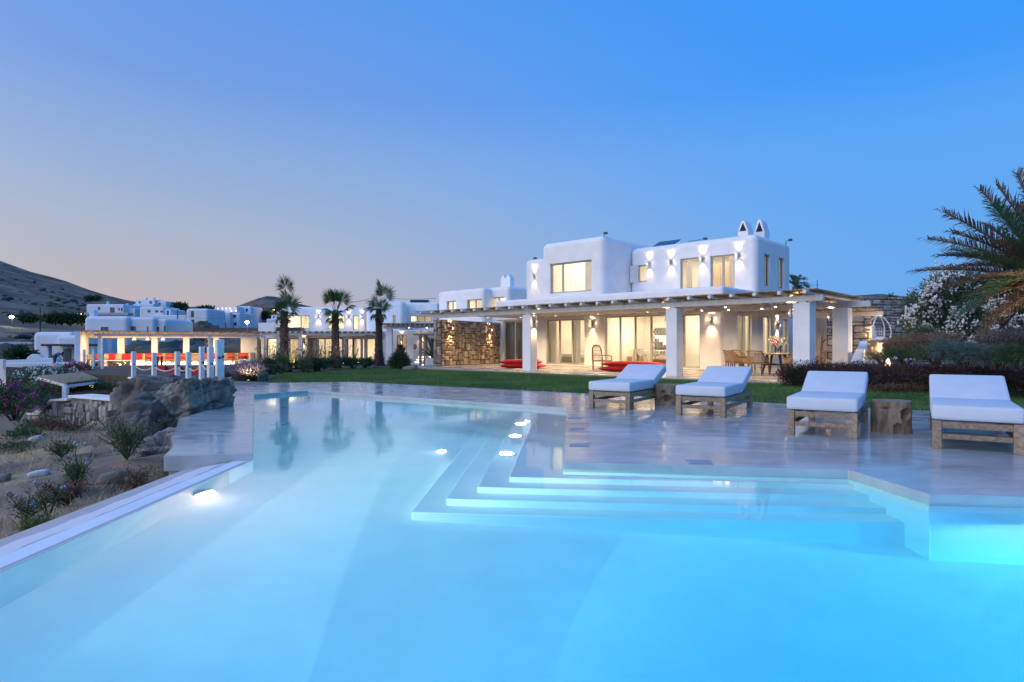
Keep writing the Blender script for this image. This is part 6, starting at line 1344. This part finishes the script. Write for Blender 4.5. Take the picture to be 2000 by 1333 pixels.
# hillside scrub
n = 1500; Y = rng.uniform(75, 520, n); px = rng.uniform(-300, 720, n); X = (px-1000)/FPX*Y; keep = (fbm(X, Y, .02, 3) > .0) ; X, Y = X[keep], Y[keep]; Z = ground_z(X, Y)
bm = bmesh.new(); bmesh.ops.create_icosphere(bm, subdivisions=2, radius=1); iv = np.array([v.co[:] for v in bm.verts]); fi = np.array([[v.index for v in f.verts] for f in bm.faces]); bm.free()
n = len(X); S = rng.uniform(.35, 1.3, n)*np.where(rng.random(n) < .1, 1.8, 1); V = iv[None]*(1+.35*rng.normal(size=(n, len(iv), 1))*.6)*np.stack([S*1.4, S*1.2, S*.8], 1)[:, None, :] + np.stack([X, Y, Z+S*.15], 1)[:, None, :]
props(link('hillside_scrub', npmesh('hillside_scrub', V.reshape(-1, 3), (np.arange(n)[:, None, None]*len(iv)+fi[None]).reshape(-1, 3), lf('scrub', (.030,.036,.026), (.06,.06,.042), .0))), kind='stuff')
def farbush(lb, px0, px1, py, Y, h, n):
    b = at((px0+px1)/2, py, Y); k = max(3, int((px1-px0)/7)); bush(lb, b, [el(px0+(px1-px0)*(i+.5)/k, py-h*FPX/Y*.35, Y, b, (px1-px0)/k*Y/FPX*.8, 1.5, h*.55) for i in range(k)], DKGREEN, n, .9, .4, name='tree_clump', cat='trees', stems=False)
farbush('dark tree clump left of the amber street lamps', 42, 75, 626, 150, 1.2, 900); farbush('long dark tree clump below the amber street lamps', 84, 165, 628, 140, 1.6, 2600); farbush('dark trees behind the two storey hillside houses', 336, 366, 607, 215, 3.0, 900); farbush('dark trees on the hillside left of the right knoll', 385, 418, 610, 230, 2.5, 900); farbush('dark tree line beside the garden villa roof', 496, 540, 622, 190, 2.5, 1200); farbush('dark bush beside the porch house garden wall', 34, 52, 700, 63, .8, 500); farbush('dark trees on the slope left of the highest house', 166, 200, 588, 300, 3.0, 700)
# ------------------------------------------------------------------ fan palms
def fan_leaf(m, Rr=.72, seg=22, open_=2.5, droop=.25):
    vs = []; fs = []
    for i in range(seg):
        a = -open_+2*open_*i/(seg-1); L = Rr*(1-.18*abs(a)/open_)*random.uniform(.9, 1.08); da = open_/seg*.95
        p = lambda r, t, z: (r*math.sin(t), r*math.cos(t), z); b = len(vs)
        z1 = .05*math.sin(i*1.3); dz = -droop*random.uniform(.5, 1.4)
        vs += [p(.03, a, 0), p(L*.55, a-da, z1*.5), p(L*.58, a, z1*.5+.035), p(L*.55, a+da, z1*.5), p(L*.98, a+random.uniform(-.06,.06), dz*L*.8), (0,0,0)]
        fs += [(b, b+1, b+2), (b, b+2, b+3), (b+1, b+4, b+2), (b+2, b+4, b+3)]
    me = bpy.data.meshes.new('leaf'); me.from_pydata(vs, [], fs); me.materials.append(m); return me
PALMG = lf('palm green', (.035,.085,.025), (.085,.16,.045), .35); PALMD = lf('palm dry', (.10,.08,.045), (.17,.13,.07), .25)
FANS = [fan_leaf(PALMG, .78, 24, 2.0, .15) for _ in range(3)] + [fan_leaf(PALMG, .72, 22, 1.6, .45) for _ in range(3)]; FDRY = [fan_leaf(PALMD, .5, 16, .7, .6) for _ in range(2)]
TRUNK = mat('palm trunk', (.12,.075,.055), (.055,.035,.028), .95, 9, bump=.8)
def fan_palm(label, px, py, Y, top_py, specs, r0=.19, r1=.14):
    b = at(px, py, Y); h = Y*(py-top_py)/FPX; t = thing('fan_palm', label, 'palm tree', b); n = 22; mb = MB()
    mb.tube([(random.uniform(-.02,.02), 0, h*i/n) for i in range(n+1)], [r0*.7*(1-i/n)**6 + r0 + (r1-r0)*i/n + random.uniform(-.012,.012) for i in range(n+1)], 14); mb.build('trunk', TRUNK, t, smooth=True)
    mb = MB(); k = 230
    for i in range(k):
        z = h*(i/k)**.9; a = i*2.4; r = r0*.7*(1-z/h)**6 + r0+(r1-r0)*z/h; L = random.uniform(.06, .13) if z > h*.18 else random.uniform(.1, .2); M = Matrix.Translation((0,0,z)) @ Matrix.Rotation(a, 4, 'Z') @ Matrix.Translation((r*.93,0,0)) @ Matrix.Rotation(R(-48), 4, 'Y')
        mb.add([(0,-.05,0),(0,.05,0),(L,.016,.01),(L,-.016,.01),(0,0,.05)], [(0,1,2,3),(0,3,4),(1,4,2),(3,2,4)], M)
    mb.build('leaf_bases', TRUNK, t)
    for (az, tilt, plen, roll, kind, scl) in specs:
        tilt = tilt + 16 if -20 < tilt < 60 else tilt; plen = plen*(.85 if tilt > 66 else .62) + (.38 if tilt > 66 else 0); scl *= .95 if tilt > 66 else .80
        d = Vector((math.cos(R(az))*math.cos(R(tilt)), math.sin(R(az))*math.cos(R(tilt)), math.sin(R(tilt)))); s = Vector((0,0,h-.12)); e = s+d*plen
        lm = random.choice(FANS[:3] if kind == 0 else FANS[3:] if kind == 1 else FDRY)
        o = link('leaf', lm, t); yax = d; x = yax.cross(Vector((0,0,1)));  x = Vector((1,0,0)) if x.length < .1 else x.normalized(); z = x.cross(yax)
        M = Matrix((x, yax, z)).transposed().to_4x4(); o.matrix_local = Matrix.Translation(e) @ M @ Matrix.Rotation(R(roll), 4, 'Y') @ Matrix.Diagonal((scl, scl, scl, 1))
        MB().tube([s, s+d*plen*.5+Vector((0,0,.02)), e+d*.05], [.018,.013,.008], 5).build('leaf_stalk', PALMG if kind < 2 else PALMD, t)
    return t
def crown(n, lo, hi, seed):
    random.seed(seed); return [(i*137.5+random.uniform(-20,20), lo+(hi-lo)*((i+.5)/n)+random.uniform(-8,8), random.uniform(.25,.55), random.uniform(-70,70), 1 if i < n*.5 else 0, random.uniform(.6,.9)) for i in range(n)]
fan_palm('tallest fan palm at the left with two big upright fans', 555, 727, 26.8, 608, [(75,84,.90,70,0,.90),(15,62,.62,70,0,1.15),(170,35,.5,50,0,.75),(190,5,.55,20,1,.75),(150,-15,.55,10,1,.75),(250,20,.45,30,1,.7),(320,-20,.4,20,1,.7),(40,-10,.4,10,1,.7),(270,-35,.4,0,1,.7),(200,-45,.4,0,2,.9),(340,-50,.4,0,2,.9),(100,55,.4,60,0,.7),(230,50,.4,40,0,.7)])
fan_palm('middle fan palm with a drooping leaf on its right', 655, 719.5, 30, 612, [(80,82,.45,70,0,.85),(130,72,.5,60,0,.9),(30,68,.5,60,0,.9),(200,55,.5,40,0,.85),(330,50,.5,40,0,.85),(260,55,.5,30,0,.8),(0,15,.95,15,1,1.0),(180,15,.45,30,1,.8),(240,0,.45,20,1,.8),(300,5,.45,20,1,.8),(90,10,.45,30,1,.8),(210,-30,.4,0,1,.7),(330,-35,.4,0,1,.7),(270,-50,.4,0,2,1.0),(150,-45,.4,0,2,1)])
fan_palm('right fan palm with a tall narrow crown', 740, 715.5, 32.5, 604, [(80,86,.75,85,0,1.0),(20,70,.6,75,0,1.0),(165,50,.75,60,0,.85),(185,30,.6,40,1,.85),(0,40,.55,70,0,.9),(340,10,.5,40,1,.9),(200,0,.5,20,1,.85),(260,-5,.45,10,1,.85),(300,-35,.45,0,1,.85),(230,-40,.45,0,1,.85),(270,-60,.45,0,2,1.1),(330,-60,.45,0,2,1.1),(90,30,.4,40,0,.8)])
# ------------------------------------------------------------------ date palm and feather fronds
FRG = lf('frond green', (.030,.085,.040), (.075,.15,.065), .3); FRB = lf('frond brown', (.10,.068,.042), (.21,.135,.08), .3)
def frond(parent, a, b, arch, m, n=92, ll=.47, w=.026, side=None, vee=.5):
    a = Vector(a); b = Vector(b); P_ = []
    for i in range(13): t = i/12; v = a.lerp(b, t); v.z += arch*4*t*(1-t)*(1-.35*t); P_.append(v)
    o = MB().tube(P_, [.03*(1-i/13)+.005 for i in range(13)], 5).build('frond', m, parent); vs = []; fs = []
    for i in range(n):
        t = .10+.9*i/n; k = min(11, int(t*12)); f = t*12-k; p = P_[k].lerp(P_[k+1], f); d = (P_[k+1]-P_[k]).normalized(); s = d.cross(Vector((0,0,1))); s = s.normalized() if s.length > .05 else Vector((1,0,0)); u = s.cross(d)
        L = ll*(.45+.75*math.sin(math.pi*min(1, t*.9+.08)))*random.uniform(.8, 1.1)
        for sg in (-1, 1):
            q = (s*sg*.80 + d*(.55+.5*t) + u*vee*random.uniform(.4,1.2) + Vector((0,0,-.12))).normalized(); x = d*w*.5; c = len(vs); dr = Vector((0,0,-.22*L*random.uniform(0,2)))
            vs += [p-x, p+x, p+q*L*.55+x*.9, p+q*L*.55-x*.9, p+q*L+dr]; fs += [(c,c+1,c+2,c+3), (c+3,c+2,c+4)]
    me = bpy.data.meshes.new('leaflets'); me.from_pydata([v for v in vs], [], fs); me.materials.append(m); link('leaflets', me, o); return o
cx = at(2085, 590, 12.3); dp = thing('date_palm', 'big feathery date palm reaching in from the right edge', 'palm tree', (cx.x, cx.y, .3)); c0 = Vector((0,0,cx.z-.3))
MB().tube([(0,0,-.3),(.02,0,.7),(0,0,c0.z-.1)], [.34,.30,.36], 14).build('trunk', TRUNK, dp, smooth=True)
for px, py, Y, arch, m in [(1812,467,12.0,.34,FRB),(1842,414,12.4,.22,FRB),(1913,369,12.6,.16,FRB),(1938,400,11.4,.16,FRG),(1856,487,11.2,.20,FRG),(1788,530,12.6,.30,FRB),(1868,622,11.2,.62,FRG),(1985,338,12.4,.1,FRB),(1922,440,13.4,.2,FRB),(1925,540,10.9,.30,FRB),(2080,330,12.2,.1,FRG),(2180,420,12.6,.3,FRG),(2240,520,12,.4,FRG),(2200,620,11.5,.5,FRG),(1960,640,13.2,.4,FRB),(1895,575,13.2,.30,FRB),(1950,470,14,.2,FRB),(2030,420,11.0,.2,FRG),(1880,520,13.6,.3,FRB),(1990,400,13.6,.2,FRB),(1860,455,12.8,.28,FRB),(1885,500,12.9,.34,FRB),(1835,500,12.9,.36,FRB),(1905,600,12.9,.42,FRB),(1850,560,13.1,.40,FRB),(1945,360,12.9,.15,FRB),(1960,520,12.2,.25,FRB),(1915,655,11.9,.5,FRB),(1990,480,12.4,.22,FRB)]:
    e = at(px, py, Y)-dp.location; frond(dp, c0+Vector((random.uniform(-.12,.05), random.uniform(-.1,.1), random.uniform(-.08,.12))), e, arch, m)
ground_light('garden spotlight under the date palm', 2050, 700, 11.4, (.03,.08,1), 170, 130)
bp_ = thing('background_palm', 'palm fronds showing behind the right end of the villa', 'palm tree', at(1553, 560, 46)); 
for dx, dz, ar in [(22,-14,.6),(30,2,.7),(18,14,.7),(-6,-22,.2),(-20,-8,.4),(8,-20,.3)]: frond(bp_, (0,0,0), (dx*46/FPX, .3, -dz*46/FPX), ar*.5, FRG, 30, .5, .06)
MB().tube([(0,0,-6),(0,0,0)], .2, 8).build('trunk', TRUNK, bp_)
ap = thing('spiky_plant', 'dark spiky plant rising behind the tall grey stone wall', 'agave', at(1742, 592, 33)); mb = MB()
for i in range(16):
    a = R(-10+13*i); L = random.uniform(.5,.85); mb.add([(-.05,0,0),(.05,0,0),(L*math.cos(a)*.6+.03,.05*math.sin(i),L*math.sin(a)*.6+.05),(L*math.cos(a)*1.1,.1*math.sin(i*2),L*math.sin(a)*.75),(L*math.cos(a)*.6-.03,.05*math.sin(i),L*math.sin(a)*.6+.05)], [(0,1,2,3,4)])
mb.build('leaves', DKGREEN, ap)
lp = thing('potted_palm', 'lit feathery palm beside the free end of the stone wall', 'palm plant', at(846, 712, 36.5))
for dx, dz in [(-22,45),(-12,52),(-2,50),(8,46),(-28,32),(12,30),(-20,22)]: frond(lp, (0,0,.3), (dx*36.5/FPX, random.uniform(-.2,.2), dz*36.5/FPX), .12, lf('pale frond', (.10,.11,.05), (.18,.19,.09), .3), 22, .3, .04)
MB().lathe([(.02,0),(.22,0),(.28,.35),(.24,.35),(.02,.30)], 14).build('pot', PLASTER, lp, smooth=True)
# ------------------------------------------------------------------ right hand garden
b = at(1890, 690, 19.5); E_ = [el(1800,600,19.6,b,.55,.7,.75), el(1830,570,19.8,b,.6,.7,.65), el(1870,560,20,b,.7,.8,.6), el(1920,560,20,b,.8,.8,.7), el(1985,570,20,b,.9,.9,.8), el(1840,625,19.4,b,.7,.7,.7), el(1900,630,19.3,b,.8,.8,.7), el(1970,630,19.2,b,.9,.8,.7), el(2050,600,19.6,b,1.0,.9,.9), el(1795,640,19.6,b,.4,.5,.5), el(1850,540,20,b,.4,.5,.35)]
bush('huge oleander covered in white blossoms at the right', b, E_, DKGREEN, 26000, .13, .026, up=.5, flowers=(mat('oleander petals', (.85,.80,.76), None, .8, trans=.2), 4600, .040), name='oleander')
b = at(1770, 655, 22); bush('dark rounded shrub top behind the oleander edge', b, [el(1776,615,23,b,.3,.4,.8), el(1785,590,23,b,.25,.3,.6)], DKGREEN, 1200, .12, .03)
b = at(1795, 690, 17.5); bush('grey olive shrub at the foot of the oleander', b, [el(1790,650,18.4,b,.35,.4,.3), el(1820,655,18.2,b,.4,.4,.3), el(1765,668,18.5,b,.25,.3,.22)], OLIVE, 3600, .08, .014, up=.5)
for px, py, Y, rx, h, n, lb, mm in [(1795,695,17,.9,.75,2600,'tall brown grasses left of the blue green shrubs',BROWN), (1755,690,18,.6,.62,1500,'brown grasses beside the stone pier',BROWN), (1975,690,15,.9,.75,2600,'grey brown grasses below the date palm',LAVG), (1840,680,17.4,.6,.6,1200,'brown grasses in front of the oleander',BROWN)]:
    t = thing('ornamental_grass', lb, 'ornamental grass', at(px, py, Y)); stalks('blades', t, OLIVE, n//2, 0, 0, -.1, rx, rx*.5, h*.7, .012, .5); o, tp = stalks('stalks', t, mm, n, 0, 0, -.1, rx, rx*.5, h, .010, .45); tips('seed_heads', t, mm, tp, .012, .5, 2.5)
for px, py, Y, rx, h, n, mm, lb in [(1885,710,13.8,.65,.55,5200,BLUEGR,'blue green feathery shrub above the dark hedge'), (1945,712,13.2,.55,.45,3600,BLUEGR,'second blue green feathery shrub nearer the date palm'), (1985,712,12.6,.5,.42,3200,GREEN,'bright green shrub at the right edge above the hedge'), (1770,706,16.8,.6,.38,3000,GREEN,'green low shrub left of the blue green shrubs'), (1725,706,18.2,.5,.30,1600,OLIVE,'pale low groundcover in front of the stone pier'), (1830,705,15.4,.6,.42,3000,OLIVE,'olive low shrub between green and blue green shrubs')]:
    b = at(px, py, Y); bush(lb, b, [(random.uniform(-rx,rx)*.8, random.uniform(-.3,.3), h*.35+random.uniform(0,.1), rx*.45, .35, h*.5) for _ in range(7)], mm, n, .085, .010, name='shrub', up=.6)
t = thing('pink_flower_plant', 'pale violet flowers peeping above the dark hedge', 'flowering plant', at(1790, 708, 15.6)); blob_cloud(14, (-.2,0,.06), (.16,.05,.03), .035).add(*[(lambda m: (m.v, m.f))(blob_cloud(8, (-.55,0,.10), (.05,.05,.03), .03))][0]).build('petals', mat('violet petals', (.48,.25,.55), None, .8), t); stalks('stems', t, GREEN, 60, -.3, 0, -.3, .5, .1, .35, .01, .2)
# dark red hedge along the lawn
hl = [(11.0,17.6), (12.0,17.0), (12.6,16.0), (12.5,14.6), (12.0,13.3), (12.2,12.2), (13.0,11.2), (14.2,10.2)]
hl = [gp(1545,757,0), gp(1600,756,0), gp(1660,757,0), gp(1715,760,0), gp(1770,764,0), gp(1830,768,0), gp(1890,772,0), gp(1950,777,0), gp(2010,782,0), gp(2080,790,0)]
ht = thing('wine_hedge', 'dark wine red hedge running along the back of the lawn', 'hedge', hl[0]); E_ = []
for i in range(len(hl)-1):
    for k in range(4):
        p = hl[i].lerp(hl[i+1], k/4)-hl[0]; E_.append((p.x+.15+random.uniform(-.1,.1), p.y+.35+random.uniform(-.1,.1), .36+random.uniform(-.06,.06), .36, .42, .36))
E_ += [(-.05,.25,.30,.32,.35,.32), (.1,.1,.25,.28,.3,.28)]*4
leaves('foliage', ht, WINE, 64000, E_, .065, .016, up=.5); leaves('inner_foliage', ht, DKGREEN, 9000, [(e[0], e[1], .22, .38, .4, .24) for e in E_], .06, .018)
o_, tp = None, None
mb = MB()
for e in E_: mb.tube([(e[0], e[1], -.05), (e[0]+.05, e[1], .4)], .015, 5)
mb.build('stems', BARK, ht)
t = thing('dead_bed_plants', 'brown withered plants at the foot of the dark hedge', 'dry plants', gp(1740, 768, 0)); stalks('stalks', t, BROWN, 500, .3, .1, 0, 1.1, .2, .28, .012, .6); leaves('foliage', t, RUST, 900, [(x*.25, 0, .1, .2, .15, .12) for x in range(-3,6)], .06, .02)

for o in list(col.objects):
    if o.parent is not None and o.type == 'MESH' and o.name.split('.')[0] in ('foliage','inner_foliage','stems','blossoms','stalks','leaf_bases','seed_heads','plumes','blades','flower_heads','petals','red_flowers','white_flowers','pink_flowers','reed_mat','cane_back','spindle','branch'): o['kind'] = 'stuff'
